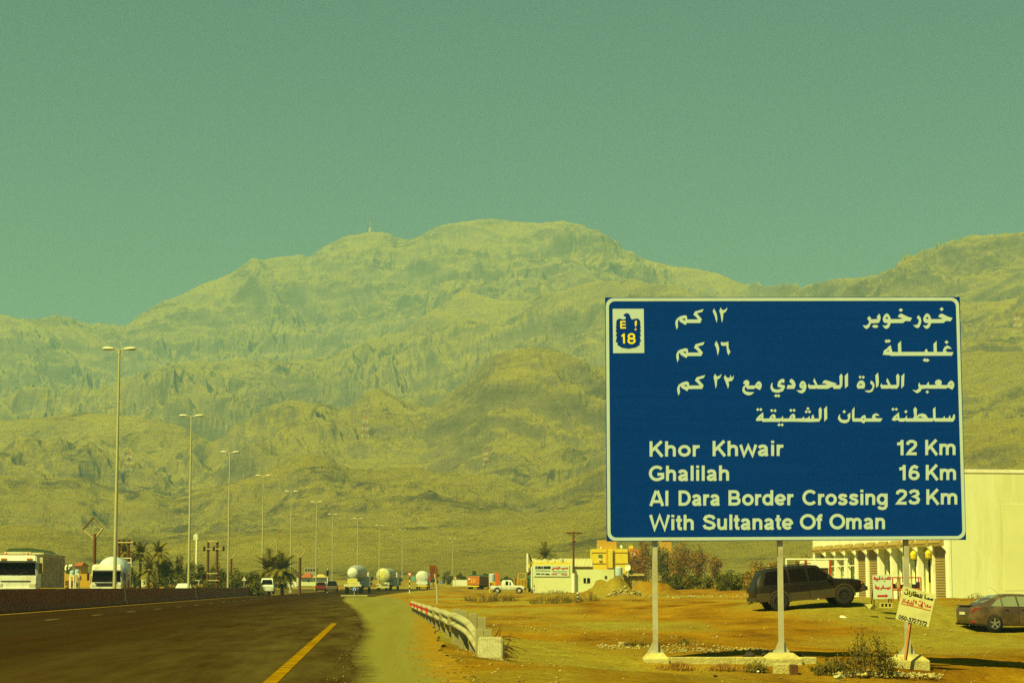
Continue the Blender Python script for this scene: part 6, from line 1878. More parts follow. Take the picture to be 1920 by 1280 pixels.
o = MB().lathe([(.02, .14), (.20, .08), (.36, -.06), (.34, -.06), (.18, .05), (.02, .1)], 'Y', 18, (0, 0, .72), cap=False).cyl((0, .12, -.3), (0, .12, .6), .04, n=6).build('satellite_dish', WHITEW, loc=p)
o.rotation_euler = (rad(-10), 0, rad(-35))
tag(o, 'white satellite dish on its stand above the mud hut', 'satellite dish')
# ---- yellow machine beside shop and orange box
YM = mat('yellow_machine_paint', (.60, .42, .015), .6, var=.2, scale=2, dirt=(.4, .24, .02), dscale=1.5)
p0 = at(976, 1112, PY - 2)
ym = thing('yellow_skip', p0, 'tall yellow ribbed steel container with frame on top beside the painted shop', 'container')
bx_('container', ym, YM, 969, 986, 1084, 1110, PY - 2, 2.2, p0)
for k in range(6): bx_('rib', ym, YM, 970 + k * 2.8, 970.8 + k * 2.8, 1085, 1109, PY - 2.12, .11, p0)
aa = [at(971, 1084, PY - 2) - p0, at(973, 1075, PY - 2) - p0, at(986, 1075, PY - 2) - p0, at(986, 1084, PY - 2) - p0]
MB().tube(aa, .08).tube([aa[0] + Vector((0, 2, 0)), aa[1] + Vector((0, 2, 0)), aa[2] + Vector((0, 2, 0)), aa[3] + Vector((0, 2, 0))], .08).build('top_frame', YM, ym)
bx_('rusty_hopper', ym, BRN, 965.5, 968.8, 1083, 1100, PY - 1.5, 1.5, p0)
p0 = at(931, 1110, 345)
ob = thing('orange_box_lorry', p0, 'bright orange box lorry behind the blue tank and white pickup', 'lorry')
bx_('box_body', ob, mat('bright_orange', (.62, .13, .012), .6, var=.1), 925, 936, 1073.5, 1096, 345, 5, p0)
bx_('chassis', ob, BLKPL, 926, 935, 1096.3, 1100, 345.2, 4.8, p0)
for px in (927.5, 933.5):
    MB().lathe([(.001, -.3), (.5, -.3), (.5, .3), (.001, .3)], 'X', 14, (at(px, 1100, 345).x - p0.x, 1.0, .5)).build('wheel', TYRE, ob)
# ---- far walls and houses
def low_wall(px0, px1, pt, pb, Y, m, label, name='boundary_wall'):
    p0 = at((px0 + px1) / 2, pb, Y)
    o = bx_(name, None, m, px0, px1, pt, pb + 4, Y, .3, p0)
    o.location = p0
    return tag(o, label, 'wall')
low_wall(849, 876, 1086.5, 1094, 480, WHITEW, 'short white wall left of the orange dump truck')
p0 = at(578, 1095, 400)
vh = thing('villa', p0, 'long cream villa with two tan hipped roofs behind the V-shaped pole', 'house')
bx_('wall', vh, CREAMW, 556, 611, 1082, 1098, 400, 8, p0)
REDR = mat('red_roof_tiles', (.42, .12, .03), .8, var=.15, scale=2)
TANR = mat('tan_roof_tiles', (.58, .44, .12), .8, var=.15, scale=2)
def hip(px0, px1, pt, pb, Y, D, m, parent, p0):
    a, b_, c_ = at(px0, pb, Y), at(px1, pb, Y), at((px0 + px1) / 2, pt, Y)
    v = [a - p0, b_ - p0, b_ - p0 + Vector((0, D, 0)), a - p0 + Vector((0, D, 0)), c_ - p0 + Vector((-.4, D / 2, 0)), c_ - p0 + Vector((.4, D / 2, 0))]
    MB()._add(v, [(0, 1, 5, 4), (1, 2, 5), (2, 3, 4, 5), (3, 0, 4), (0, 3, 2, 1)]).build('roof', m, parent)
hip(561, 584, 1073.5, 1081.9, 399.5, 9, REDR, vh, p0); hip(584.3, 611, 1075.5, 1081.9, 399.5, 9, TANR, vh, p0)
bx_('window', vh, GLASS, 577, 580, 1086.5, 1090, 399.95, .06, p0)
low_wall(537, 556, 1089.5, 1096, 396, WHITEW, 'low white garden wall at the left end of the villa')
p0 = at(580, 1080, 560)
ru = thing('concrete_shell', p0, 'grey unfinished concrete building above the villa roof', 'building')
bx_('frame', ru, mat('bare_concrete', (.32, .29, .17), .95, var=.15), 570, 592, 1063, 1084, 560, 6, p0)
for k in range(4): bx_('opening', ru, BLKPL, 572 + k * 5, 575.5 + k * 5, 1066, 1070, 559.95, .06, p0)
# left group behind the lorries
p0 = at(145, 1095, 290)
lh = thing('yellow_yard_building', p0, 'low ochre building with brown windows between the two approaching lorries', 'building')
bx_('wall', lh, MATS['ochre_paint'], 121, 171, 1075, 1100, 290, 7, p0)
bx_('window', lh, DKWOOD, 146, 152, 1079, 1086, 289.95, .06, p0)
bx_('lean_to', lh, BRN, 122, 140, 1088, 1098, 289, .9, p0)
p0 = at(124, 1095, 300)
gh = thing('gabled_house', p0, 'pale gabled house just right of the tipper body', 'house')
bx_('wall', gh, CREAMW, 117, 127, 1068, 1100, 300, 6, p0)
hip(116, 128.5, 1057, 1068, 299.8, 6.4, WHITEW, gh, p0)
p0 = at(144, 1095, 330)
rh = thing('red_roof_house', p0, 'small house with red roof above the ochre yard building', 'house')
bx_('wall', rh, MATS['ochre_paint'], 137, 151, 1060, 1100, 330, 6, p0)
hip(135, 153, 1053, 1060, 329.6, 7, REDR, rh, p0)
tank_on_stand(135, 1069, 1078, 1098, 9, 285, 'white round tank left of the blue one on the ochre yard roof', WHITEW)
tank_on_stand(144.5, 1067, 1075, 1098, 8.5, 286, 'pale blue round tank right of the white one on the ochre yard roof', WHITEW)
p0 = at(279, 1095, 260)
yy_ = thing('yard_sheds', p0, 'ochre sheds with pale fence under the palms right of the tanker', 'shed')
bx_('shed', yy_, MATS['ochre_paint'], 275, 299, 1091, 1100, 260, 4, p0)
bx_('shed_window', yy_, DKWOOD, 286, 291, 1094, 1098, 259.95, .06, p0)
bx_('pale_shed', yy_, CREAMW, 246, 274, 1086, 1099, 264, 4, p0)
for k in range(9): bx_('fence_post', yy_, WHITEW, 300 + k * 9, 301 + k * 9, 1088, 1099, 262, .15, p0)
bx_('fence_rail', yy_, WHITEW, 300, 374, 1087, 1088, 262.2, .1, p0)
low_wall(300, 400, 1095, 1100, 266, MATS['ochre_paint'], 'low ochre wall behind the fence posts under the green trees')
# ================================================================== BARRIER, LAMPS, POLES, SIGNS
JB = mat('dark_weathered_barrier', (.29, .065, .008), .9, var=.2, scale=1.2, bump=.1, dirt=(.32, .095, .014), dscale=.6)
mb_ = thing('median_barrier', Vector((float(axis(150)) - 15.9, 150, 0)), 'long dark concrete median barrier along the far edge of the road', 'barrier')
o0 = mb_.location.copy()
PRF = [(.32, 0), (.32, .08), (.16, .32), (.085, 1.02), (-.085, 1.02), (-.16, .32), (-.32, .08), (-.32, 0)]
y = 36.0
k = 0
while y < 292:
    y1 = min(y + 5.94, 292)
    vs = []
    for yy in (y, y1):
        for a, h in PRF:
            vs.append(Vector((float(axis(yy)) - 15.9 + a, yy, float(road_z(yy)) + h + .004 * ((k * 7) % 3))) - o0)
    n = len(PRF)
    fs = [(i, (i + 1) % n, n + (i + 1) % n, n + i) for i in range(n)] + [tuple(range(n)), tuple(range(2 * n - 1, n - 1, -1))]
    MB()._add(vs, fs).build('segment', JB, mb_)
    y += 6.0; k += 1
LAMPG = mat('lamp_post_paint', (.46, .46, .24), .5, .1, var=.1, scale=.5)
LAMPH = mat('lamp_head_shell', (.66, .66, .46), .5, var=.05)
LENS = mat('lamp_lens', (.48, .44, .2), .3)
HPOLE = 15.4
lamps = [(224, 655), (359, 780), (431, 848), (494, 892), (546.5, 921), (594, 941), (624, 964), (671, 972), (711.5, 985), (754.5, 993), (848.5, 1009)]
lab = ['nearest and tallest double street lamp, in front of the pale blue tanker', 'second nearest double street lamp, left of the twin brown posts', 'third double street lamp along the median, right of the twin brown posts', 'fourth double street lamp along the median, left of the white van',
       'fifth double street lamp along the median, right of the twin date palms', 'sixth double street lamp, standing where the median barrier has ended', 'seventh double street lamp, beside the black and white signal post', 'double street lamp rising behind the cement tanker with yellow bands', 'thin dark double street lamp behind the cream ended tanker',
       'double street lamp between the two farthest tankers', 'farthest double street lamp, right of the brown board back']
proto = None
for i, (px, py) in enumerate(lamps):
    Yl = HPOLE * F / (1100 - py)
    x = xat(px, Yl, py)
    ht = at(px, py, Yl).z
    zb = gz(x, Yl)
    if proto is None:
        proto = thing('street_lamp', (x, Yl, zb), lab[0], 'street lamp', rz=rad(3), group='double street lamps along the median')
        H0 = ht - zb
        shade_smooth(MB().cyl((0, 0, .4), (0, 0, H0 - .1), .125, .062, n=14).build('pole', LAMPG, proto), 40)
        MB().bbox(-.22, .22, -.22, .22, 0, .4, .03).build('pole_base', LAMPG, proto)
        MB().tubes([(-.35, 0, H0 + .02), (0, 0, H0 - .06), (.35, 0, H0 + .02)], [.045] * 3, 8).cyl((0, 0, H0 - .3), (0, 0, H0 - .02), .08, n=10).build('bracket', LAMPG, proto)
        for sx in (-1, 1):
            bm = bmesh.new()
            bmesh.ops.create_uvsphere(bm, u_segments=16, v_segments=10, radius=1)
            for v in bm.verts:
                v.co = Vector((sx * .70 + v.co.x * .42 * (1), v.co.y * .17, H0 + .05 + max(v.co.z, -.55) * .12 + .02 * v.co.x * sx))
            hd = shade_smooth(MB().bm(bm).build('lamp_head', LAMPH, proto), 50)
            MB().sphere((sx * .76, 0, H0 - .015), .27, .13, .055, 12, 6).build('lens', LENS, hd)
    else:
        c = copy_tree(proto, loc=(x, Yl, zb), label=lab[i], rz=proto.rotation_euler.z - rad(1.0) * i)
        c.scale = (1, 1, (ht - zb) / H0)
    if i < 5:
        ys = Yl - 2.0
        s_ = MB().b2(-.05, .05, -.05, .05, .0, 1.0)
        xx = float(axis(ys)) - 15.9
        o = MB()._add([Vector((xx + .335, ys - .12, .05)), Vector((xx + .335, ys + .12, .05)), Vector((xx + .175, ys + .12, .33)), Vector((xx + .175, ys - .12, .33)), Vector((xx + .098, ys + .12, 1.0)), Vector((xx + .098, ys - .12, 1.0)),
                       Vector((xx + .30, ys - .12, .05)), Vector((xx + .30, ys + .12, .05)), Vector((xx + .15, ys + .12, .33)), Vector((xx + .15, ys - .12, .33)), Vector((xx + .08, ys + .12, 1.0)), Vector((xx + .08, ys - .12, 1.0))],
                      [(0, 1, 2, 3), (3, 2, 4, 5), (6, 9, 8, 7), (9, 11, 10, 8), (0, 3, 9, 6), (3, 5, 11, 9), (1, 7, 8, 2), (2, 8, 10, 4), (5, 4, 10, 11)])
        o.v = [tuple(Vector(v) - o0) for v in o.v]
        o.build('delineator_strip', LAMPG, mb_)  # pale delineator strip on the barrier face, one per near lamp
# far side crash barrier beyond the median
fg = thing('far_guardrail', Vector((float(axis(300)) - 30.5, 300, 0)), 'low steel crash barrier on the far side of the road beyond the median', 'guardrail')
fo = fg.location.copy()
pts = []
for yv in np.arange(215, 470, 4.0):
    xx, zz = float(axis(yv)) - 30.5, float(road_z(yv))
    pts.append(Vector((xx, yv, zz + .62)) - fo)
    MB().b2(-.06, .06, -.06, .06, -.4, .75).build('post', POSTM, fg, loc=Vector((xx - .1, yv, zz)) - fo)
for a, b_ in zip(pts[:-1], pts[1:]):
    MB()._add([a + Vector((0, 0, -.16)), b_ + Vector((0, 0, -.16)), b_ + Vector((.06, 0, 0)), a + Vector((.06, 0, 0)), b_ + Vector((0, 0, .16)), a + Vector((0, 0, .16)), a + Vector((-.04, 0, -.16)), b_ + Vector((-.04, 0, -.16)), b_ + Vector((-.04, 0, .16)), a + Vector((-.04, 0, .16))],
              [(0, 1, 2, 3), (3, 2, 4, 5), (6, 9, 8, 7), (0, 6, 7, 1), (5, 4, 8, 9)]).build('rail', STEEL, fg)

# ---- power poles
RUST = mat('brown_power_pole', (.13, .045, .014), .85, var=.2, scale=3)
PALEW = mat('pale_timber_arm', (.46, .38, .14), .8, var=.15)
def pole(name, label, cat, px, pt, pb, Y, r0, r1, m, parts=(), group=None):
    x = xat(px, Y); zb = gz(x, Y)
    t = thing(name, (x, Y, zb), label, cat, group=group)
    b_ = t.location.copy()
    MB().cyl((0, 0, -.3), Vector((0, 0, at(px, pt, Y).z - zb)), r0, r1, n=10).build('post', m, t)
    for nm, mm, r, pl in parts:
        mb2 = MB()
        for seg_ in pl:
            P = [at(q[0], q[1], Y - .02) - b_ for q in seg_]
            for a, c in zip(P[:-1], P[1:]): mb2.cyl(a, c, r, n=6)
        mb2.build(nm, mm, t)
    return t
pole('power_pole', 'brown power pole with open diamond of pale timbers, left of the nearest lamp', 'power pole', 176, 1000, 1062, 205, .17, .15, RUST,
     [('left_arm', PALEW, .09, [[(175.5, 1010), (157, 993)]]), ('right_arm', PALEW, .09, [[(176, 1012), (194, 989)]]), ('top_arm', RUST, .07, [[(155, 993), (176, 969.5)]]), ('wire', DKWOOD, .03, [[(176, 969.5), (184, 980)], [(194, 989), (186, 984)]])])
pole('power_pole', 'thin brown pole with faint forked arms right of the third lamp', 'power pole', 433, 1046, 1098, 300, .16, .15, RUST,
     [('left_arm', PALEW, .09, [[(433, 1049), (419, 1037)]]), ('right_arm', PALEW, .09, [[(433, 1049), (441, 1038)]])])
pole('power_pole', 'dark brown pole with spreading forked arms in front of the villa', 'power pole', 562, 1044, 1098, 300, .2, .18, RUST,
     [('left_arm', PALEW, .10, [[(562, 1047), (552, 1034)]]), ('right_arm', PALEW, .10, [[(562, 1047), (570, 1036)]]), ('upper_left_arm', PALEW, .07, [[(549, 1035), (561, 1022)]]), ('upper_right_arm', PALEW, .07, [[(564, 1024), (573, 1035)]])])
def h_frame(px0, px1, pt, pb, Y, label, bars):
    x = xat((px0 + px1) / 2, Y); zb = gz(x, Y)
    t = thing('twin_pole', (x, Y, zb), label, 'power pole')
    b_ = t.location.copy()
    for px in (px0, px1):
        P = at(px, pt, Y) - b_
        MB().cyl((P.x, 0, -.3), P, .17, .15, n=10).build('post', RUST, t)
    for (xa_, ya, xb2, yb) in bars:
        MB().cyl(at(xa_, ya, Y - .2) - b_, at(xb2, yb, Y - .2) - b_, .09, n=6).build('crossbar', PALEW, t)
    return t, b_
t, b_ = h_frame(223.5, 241, 1011, 1062, 230, 'pair of brown posts with crossbar and insulator right of the nearest lamp', [(221, 1017, 252, 1017)])
MB().sphere(tuple(at(252, 1018, 229.8) - b_), .16, .16, .22).build('insulator', BLKPL, t)
MB().tube([at(231, 1046, 229) - b_, at(246, 1046, 229) - b_, at(246, 1062, 229) - b_], .06).tube([at(233, 1054, 229) - b_, at(246, 1054, 229) - b_], .05).build('white_platform', WHITEW, t)
t, b_ = h_frame(390.5, 407.5, 1015, 1098, 258, 'taller pair of brown posts with four pale crossbars between second and third lamp', [(390, 1015.5, 408, 1015.5), (382, 1029, 420, 1029), (388, 1075, 408, 1075), (388, 1088, 410, 1088)])
for px in (383, 401, 419): MB().sphere(tuple(at(px, 1028, 257.8) - b_), .16, .16, .3).build('insulator', BLKPL, t)
t = pole('utility_pole', 'brown utility pole with T crossarm, lower half cased in pale concrete', 'utility pole', 1075.5, 995.5, 1111, 318, .17, .13, RUST,
         [('crossarm', RUST, .12, [[(1061, 998.5), (1091, 998.5)]]), ('transformer', BRN, .22, [[(1073, 1014), (1079, 1014)]]), ('brace', RUST, .05, [[(1065, 999), (1075, 1006)], [(1087, 999), (1076, 1006)]])])
bb = t.location.copy()
MB().cyl((0, 0, -.3), (0, 0, at(1075, 1074, 318).z - bb.z), .30, .26, n=10).build('concrete_casing', WHITEW, t)
# ---- cell mast, crane, lattice poles
t = pole('cell_mast', 'slim white mast with antenna panels behind the green trees', 'antenna mast', 367.5, 1008, 1060, 420, .22, .2, WHITEW,
         [('antenna_panel', WHITEW, .18, [[(364.5, 1002), (364.5, 1012)], [(370, 1001), (370, 1011)], [(367.5, 1000), (367.5, 1008)]]), ('mounting_ring', WHITEW, .12, [[(364, 1010), (371, 1010)]])])
p = at(530, 1085, 900)
t = thing('tower_crane', (p.x, 900, gz(p.x, 900)), 'pale leaning crane boom with red tip above the twin date palms', 'crane')
b_ = t.location.copy()
m_ = MB(); m2 = MB()
A0, A1 = at(533, 1062, 900) - b_, at(528.5, 1012, 900) - b_
for dx in (-.7, .7):
    m_.cyl((A0.x + dx, 0, 0), A1 + Vector((dx, 0, 0)), .3, n=5)
for i in range(9):
    q0, q1 = A0.lerp(A1, i / 9), A0.lerp(A1, (i + 1) / 9)
    m_.cyl(q0 + Vector((-.7, 0, 0)), q1 + Vector((.7, 0, 0)), .18, n=4)
m_.build('boom', PALEW, t)
m2.cyl(A1, at(525, 997, 900) - b_, .55, .35, n=6).build('red_tip', RED, t)
MB().cyl(at(534, 1066, 900) - b_, at(523, 1010, 900) - b_, .12, n=4).build('cable', DKWOOD, t)
for px, pt, lb_ in ((508.5, 1020, 'thin lattice pole left of the leaning crane'), (518, 1012, 'thin lattice pole close to the leaning crane')):
    t = pole('lattice_pole', lb_, 'pole', px, pt, 1090, 700, .25, .12, PALEW, [('top_arm', PALEW, .2, [[(px - 2.5, pt + 4), (px + 2.5, pt - 1)]])], group='thin lattice poles by the crane')
# ---- red and white masts on the slopes, tower on the summit
def mast(px, pt, pb, label, w0):
    v = mountain_visible(px, pb)
    s = v.y / F
    t = thing('striped_mast', v, label, 'radio mast')
    H = (pb - pt) * s
    n = 6
    for i in range(n):
        z0, z1 = H * i / n, H * (i + 1) / n
        r0, r1 = w0 * s / 2 * (1 - .62 * i / n), w0 * s / 2 * (1 - .62 * (i + 1) / n)
        m_ = MB()
        for sx in (-1, 1):
            for sy in (-1, 1):
                m_.cyl((sx * r0, sy * r0, z0), (sx * r1, sy * r1, z1), .07 * s + .12 * s, n=4)
        for a, b2_ in (((-1, -1), (1, -1)), ((1, -1), (1, 1)), ((-1, 1), (1, 1)), ((-1, -1), (-1, 1))):
            m_.cyl((a[0] * r0, a[1] * r0, z0), (b2_[0] * r1, b2_[1] * r1, z1), .12 * s, n=4)
            m_.cyl((b2_[0] * r0, b2_[1] * r0, z0), (a[0] * r1, a[1] * r1, z1), .12 * s, n=4)
        m_.build('section', RED if i % 2 else WHITEW, t)
mast(242, 856, 892, 'red and white lattice mast on the lower slope right of the nearest lamp pole', 12)
mast(685, 784, 824, 'red and white lattice mast on the ridge above the middle tankers', 13)
mast(912, 843, 874, 'red and white lattice mast on the low slope below the dark cliff', 12)
mast(1907, 588, 627, 'red and white lattice mast on the slope right of the big sign', 14)
v = mountain_visible(694, 430); v.z = max(v.z, at(694, 431, v.y).z)
s = v.y / F
t = thing('summit_tower', v, 'tiny pale and red tower on the summit left of the main peak', 'tower')
MB().lathe([(3.4 * s, -4 * s), (2.8 * s, 1 * s), (1.6 * s, 3 * s), (.6 * s, 4 * s), (.5 * s, 10 * s)], n=10).build('base', PALEW, t)
MB().cyl((0, 0, 10 * s), (0, 0, 15 * s), 0.8 * s, .7 * s, n=8).build('white_section', PALEW, t)
MB().cyl((0, 0, 15 * s), (0, 0, 22 * s), .7 * s, .25 * s, n=6).build('red_section', RED, t)

# ---- small road signs around the junction
def blade(px, pt, pb, Y, dz=None):
    x = xat(px, Y)
    return Vector((x, Y, at(px, pb, Y).z))
BLUEP = mat('blue_sign_disc', (.005, .10, .42), .5)
def disc_sign(px, pc_, r, pb, Y, m, label, post_m=GALV, ring=None, mark=None, name='round_sign'):
    p0 = blade(px, 0, pb, Y)
    t = thing(name, p0, label, 'road sign')
    s = Y / F
    zc = at(px, pc_, Y).z - p0.z
    MB().cyl((0, .05, -.3), (0, .05, zc + r * s * .8), .05, n=8).build('post', post_m, t)
    d = MB().lathe([(.001, 0), (r * s, 0), (r * s, .02), (.001, .02)], 'Y', 20, (0, -.03, zc)).build('disc', m, t)
    if ring:
        MB().lathe([(.001, 0), (r * s * .72, 0), (r * s * .72, .01), (.001, .01)], 'Y', 20, (0, -.045, zc)).build('disc_face', ring, d)
    if mark:
        f = Flat(lambda x_, y_, l: Vector((x_ * s, -.05 - l, zc - y_ * s)), .003)
        for st in mark: f.stroke(st, 1.1)
        f.build('arrow', RW, d)
    return t
disc_sign(664.5, 1103.5, 4.4, 1119, 255, BLUEP, 'blue round sign with white forked arrow on the traffic island', mark=[[(-2, 3), (-2, -.5), (0, -2.5), (2, -.5), (2, 3)]], name='keep_right_sign')
disc_sign(827.5, 1091, 2.8, 1101, 430, BLUEP, 'small blue round sign near the orange dump truck', mark=[[(-1.5, 1.2), (1.5, -1)]])
disc_sign(806.5, 1085, 2.8, 1100, 430, RED, 'small red round sign right of the white ended tanker', ring=None)
disc_sign(853.5, 1083.3, 2.4, 1099, 470, RED, 'tiny red and white round sign above the short white wall', ring=RW)
STRIPE = mat('white_pole_paint', (.75, .75, .6), .6)
def striped_post(px, pt, pb, Y, n, label, r=.07, group=None, name='striped_post'):
    p0 = blade(px, 0, pb, Y)
    t = thing(name, p0, label, 'marker post', group=group)
    h = (pb - pt) * Y / F
    for i in range(n):
        MB().cyl((0, 0, -.2 if i == 0 else h * i / n), (0, 0, h * (i + 1) / n), r, n=8).build('band', STRIPE if i % 2 == 0 else BLACK, t)
    return t
striped_post(1083.5, 1110, 1140.5, 140, 9, 'black and white banded marker post in front of the dirt mound', .075)
striped_post(1018.5, 1109, 1116, 290, 3, 'short banded marker post at the foot of the cream shop wall')
striped_post(930, 1108, 1117, 260, 4, 'short banded marker post behind the scrub near the pickup')
striped_post(1001.5, 1096, 1112, 320, 4, 'dark thin marker post at the corner of the cream shop')
t = striped_post(768, 1082, 1109.5, 300, 6, 'black and white banded post carrying a red give way triangle', .07, name='give_way_sign')
t['category'] = 'road sign'
h = (1109.5 - 1078.5) * 300 / F
MB().prism([(-.42, h + .42), (.42, h + .42), (0, h - .32)], -.12, -.09).build('red_triangle', RED, t)
MB().prism([(-.24, h + .32), (.24, h + .32), (0, h - .1)], -.135, -.121).build('triangle_face', RW, t)
p0 = blade(457.5, 0, 1098, 262)
t = thing('warning_sign', p0, 'triangular warning sign on a thin post in front of the green trees', 'road sign')
MB().cyl((0, .04, -.3), (0, .04, 1.0), .04, n=6).build('post', GALV, t)
hh = (1098 - 1084) * 262 / F
MB().prism([(-.26, hh - .25), (.26, hh - .25), (0, hh + .25)], -.02, .0).build('triangle', RW, t)
MB().b2(-.03, .03, -.035, -.021, hh - .15, hh + .08).build('symbol', BLACK, t)
p0 = blade(614, 0, 1107.5, 345)
t = thing('signal_post', p0, 'black and white traffic signal post beside the red car', 'traffic light')
s = 345 / F
MB().cyl((0, 0, -.2), (0, 0, 27 * s), .10, n=8).build('post', STRIPE, t)
MB().bbox(-.18, .18, -.2, .1, 28 * s, 39 * s, .03).build('signal_head', BLACK, t)
MB().cyl((0, 0, 39 * s), (0, 0, 41.5 * s), .1, n=8).build('white_cap', STRIPE, t)
p0 = blade(775.5, 0, 1100, 430)
o = MB().bbox(-.3, .3, -.1, .1, 1.2, 2.1, .05).cyl((0, 0, -.2), (0, 0, 1.2), .05, n=6).build('teal_cabinet', mat('teal_paint', (.15, .42, .36), .6), loc=p0)
tag(o, 'pale teal box on a post left of the white ended tanker', 'cabinet')
# board seen from behind
BY = 135.0
p0 = Vector((xat(820, BY), BY, at(820, 1131.5, BY).z))
t = thing('board_back', p0, 'dark brown sign boards seen from behind on a bent grey post', 'road sign')
q = lambda px, py, d=0.0: at(px, py, BY) - p0 + Vector((0, d, 0))
MB().tubes([q(820.3, 1134), q(819.6, 1108), q(817, 1086), q(815, 1075)], [.06] * 4, 8).build('post', GALV, t)
fr = [q(805.2, 1059.6), q(816, 1059), q(816.5, 1084), q(806, 1082.5)]
MB()._add(fr + [p + Vector((0, .04, 0)) for p in fr], [(0, 1, 2, 3), (7, 6, 5, 4), (0, 4, 5, 1), (1, 5, 6, 2), (2, 6, 7, 3), (3, 7, 4, 0)]).build('board', BRN, t)
fr = [q(816.6, 1058.5, -.1), q(819.6, 1066, -.3), q(820, 1082, -.3), q(817, 1084, -.1)]
MB()._add(fr + [p + Vector((.04, .02, 0)) for p in fr], [(0, 1, 2, 3), (7, 6, 5, 4), (0, 4, 5, 1), (1, 5, 6, 2), (2, 6, 7, 3), (3, 7, 4, 0)]).build('second_board', BRN, t)
# traffic island kerb at the junction
for px0, px1, pt, pb, Yk, lb_ in ((640, 690, 1116.5, 1119, 258, 'pale kerb of the traffic island under the blue arrow sign'),):
    a, b_ = at(px0, pt, Yk), at(px1, pt, Yk)
    o = MB().bbox(-(b_.x - a.x) / 2, (b_.x - a.x) / 2, -.9, .9, 0, .16, .03).build('island_kerb', CONC, loc=((a.x + b_.x) / 2, Yk, gz((a.x + b_.x) / 2, Yk)))
    tag(o, lb_, 'kerb')
# ================================================================== VEGETATION
rng = np.random.default_rng(7)
def leaf_mat(name, c0, c1, rough=.75):
    m = bpy.data.materials.new(name)
    m.use_nodes = True
    n, l = m.node_tree.nodes, m.node_tree.links
    b = n['Principled BSDF']
    b.inputs['Roughness'].default_value = rough
    b.inputs['Specular IOR Level'].default_value = .15
    oi = n.new('ShaderNodeTexCoord')
    no = n.new('ShaderNodeTexNoise'); no.inputs['Scale'].default_value = 1.1; no.inputs['Detail'].default_value = 5
    l.new(oi.outputs['Object'], no.inputs['Vector'])
    r = n.new('ShaderNodeValToRGB')
    r.color_ramp.elements[0].position = .35; r.color_ramp.elements[1].position = .65
    r.color_ramp.elements[0].color = tuple(c0) + (1,); r.color_ramp.elements[1].color = tuple(c1) + (1,)
    l.new(no.outputs['Fac'], r.inputs['Fac'])
    l.new(r.outputs['Color'], b.inputs['Base Color'])
    return m
GREENL = leaf_mat('green_leaves', (.105, .105, .009), (.20, .185, .016))
DKGREEN = leaf_mat('dark_green_leaves', (.065, .072, .009), (.135, .135, .015))
OLIVE = leaf_mat('olive_leaves', (.085, .078, .012), (.16, .14, .022))
BROWNL = leaf_mat('brown_foliage', (.17, .085, .009), (.33, .18, .016))
TANL = leaf_mat('tan_thicket', (.20, .125, .020), (.33, .23, .040))
DRYG = leaf_mat('dry_grass_blades', (.26, .13, .018), (.42, .25, .035))
PALML = leaf_mat('palm_fronds', (.12, .105, .011), (.23, .19, .022))
BARK = mat('grey_bark', (.14, .095, .04), .95, var=.3, scale=8, bump=.5)
def quads(name, C, D, U, Lh, Wh, m, parent=None):
    """leaf quads: centres C, directions D (length axis), side axis U"""
    n = len(C)
    a = C - D * Lh[:, None]; b_ = C + D * Lh[:, None]
    s = U * Wh[:, None]
    co = np.stack([a - s * .6, C - s, b_, C + s], 1).reshape(-1, 3).astype(np.float32)
    me = bpy.data.meshes.new(name)
    me.vertices.add(4 * n); me.vertices.foreach_set('co', co.ravel())
    me.loops.add(4 * n); me.loops.foreach_set('vertex_index', np.arange(4 * n, dtype=np.int32))
    me.polygons.add(n); me.polygons.foreach_set('loop_start', np.arange(0, 4 * n, 4, dtype=np.int32)); me.polygons.foreach_set('loop_total', np.full(n, 4, dtype=np.int32))
    me.update(calc_edges=True)
    me.materials.append(m)
    o = bpy.data.objects.new(name, me); COL.objects.link(o)
    if parent is not None: o.parent = parent
    return o
def rdir(n):
    v = rng.normal(size=(n, 3)); return v / np.linalg.norm(v, axis=1, keepdims=True)
def crown(parent, w, d, h0, h1, m, n, leaf, clumps=16, droop=0.0, name='crown', shape='round'):
    K = clumps
    q = rdir(K) * (rng.random((K, 1)) ** .4)
    if shape == 'bush': q[:, 2] = np.abs(q[:, 2])
    R = np.array([w / 2, d / 2, (h1 - h0) / (2 if shape != 'bush' else 1)])
    rr = rng.uniform(.22, .42, K)
    cc = q * R * (1 - rr[:, None] * .75) + np.array([0, 0, (h0 + h1) / 2 if shape != 'bush' else h0])
    k = rng.integers(0, K, n)
    e = rdir(n) * (rng.random((n, 1)) ** .45)
    C = cc[k] + e * rr[k][:, None] * R * np.array([1, 1, .9 if shape != 'bush' else .6])
    C[:, 2] = np.maximum(C[:, 2], .03 * h1)
    D = rdir(n); D[:, 2] -= droop; D /= np.linalg.norm(D, axis=1, keepdims=True)
    U = np.cross(D, rdir(n)); U /= np.linalg.norm(U, axis=1, keepdims=True)
    L = rng.uniform(.6, 1.25, n) * leaf
    return quads(name, C, D, U, L, L * rng.uniform(.4, .65, n), m, parent), cc
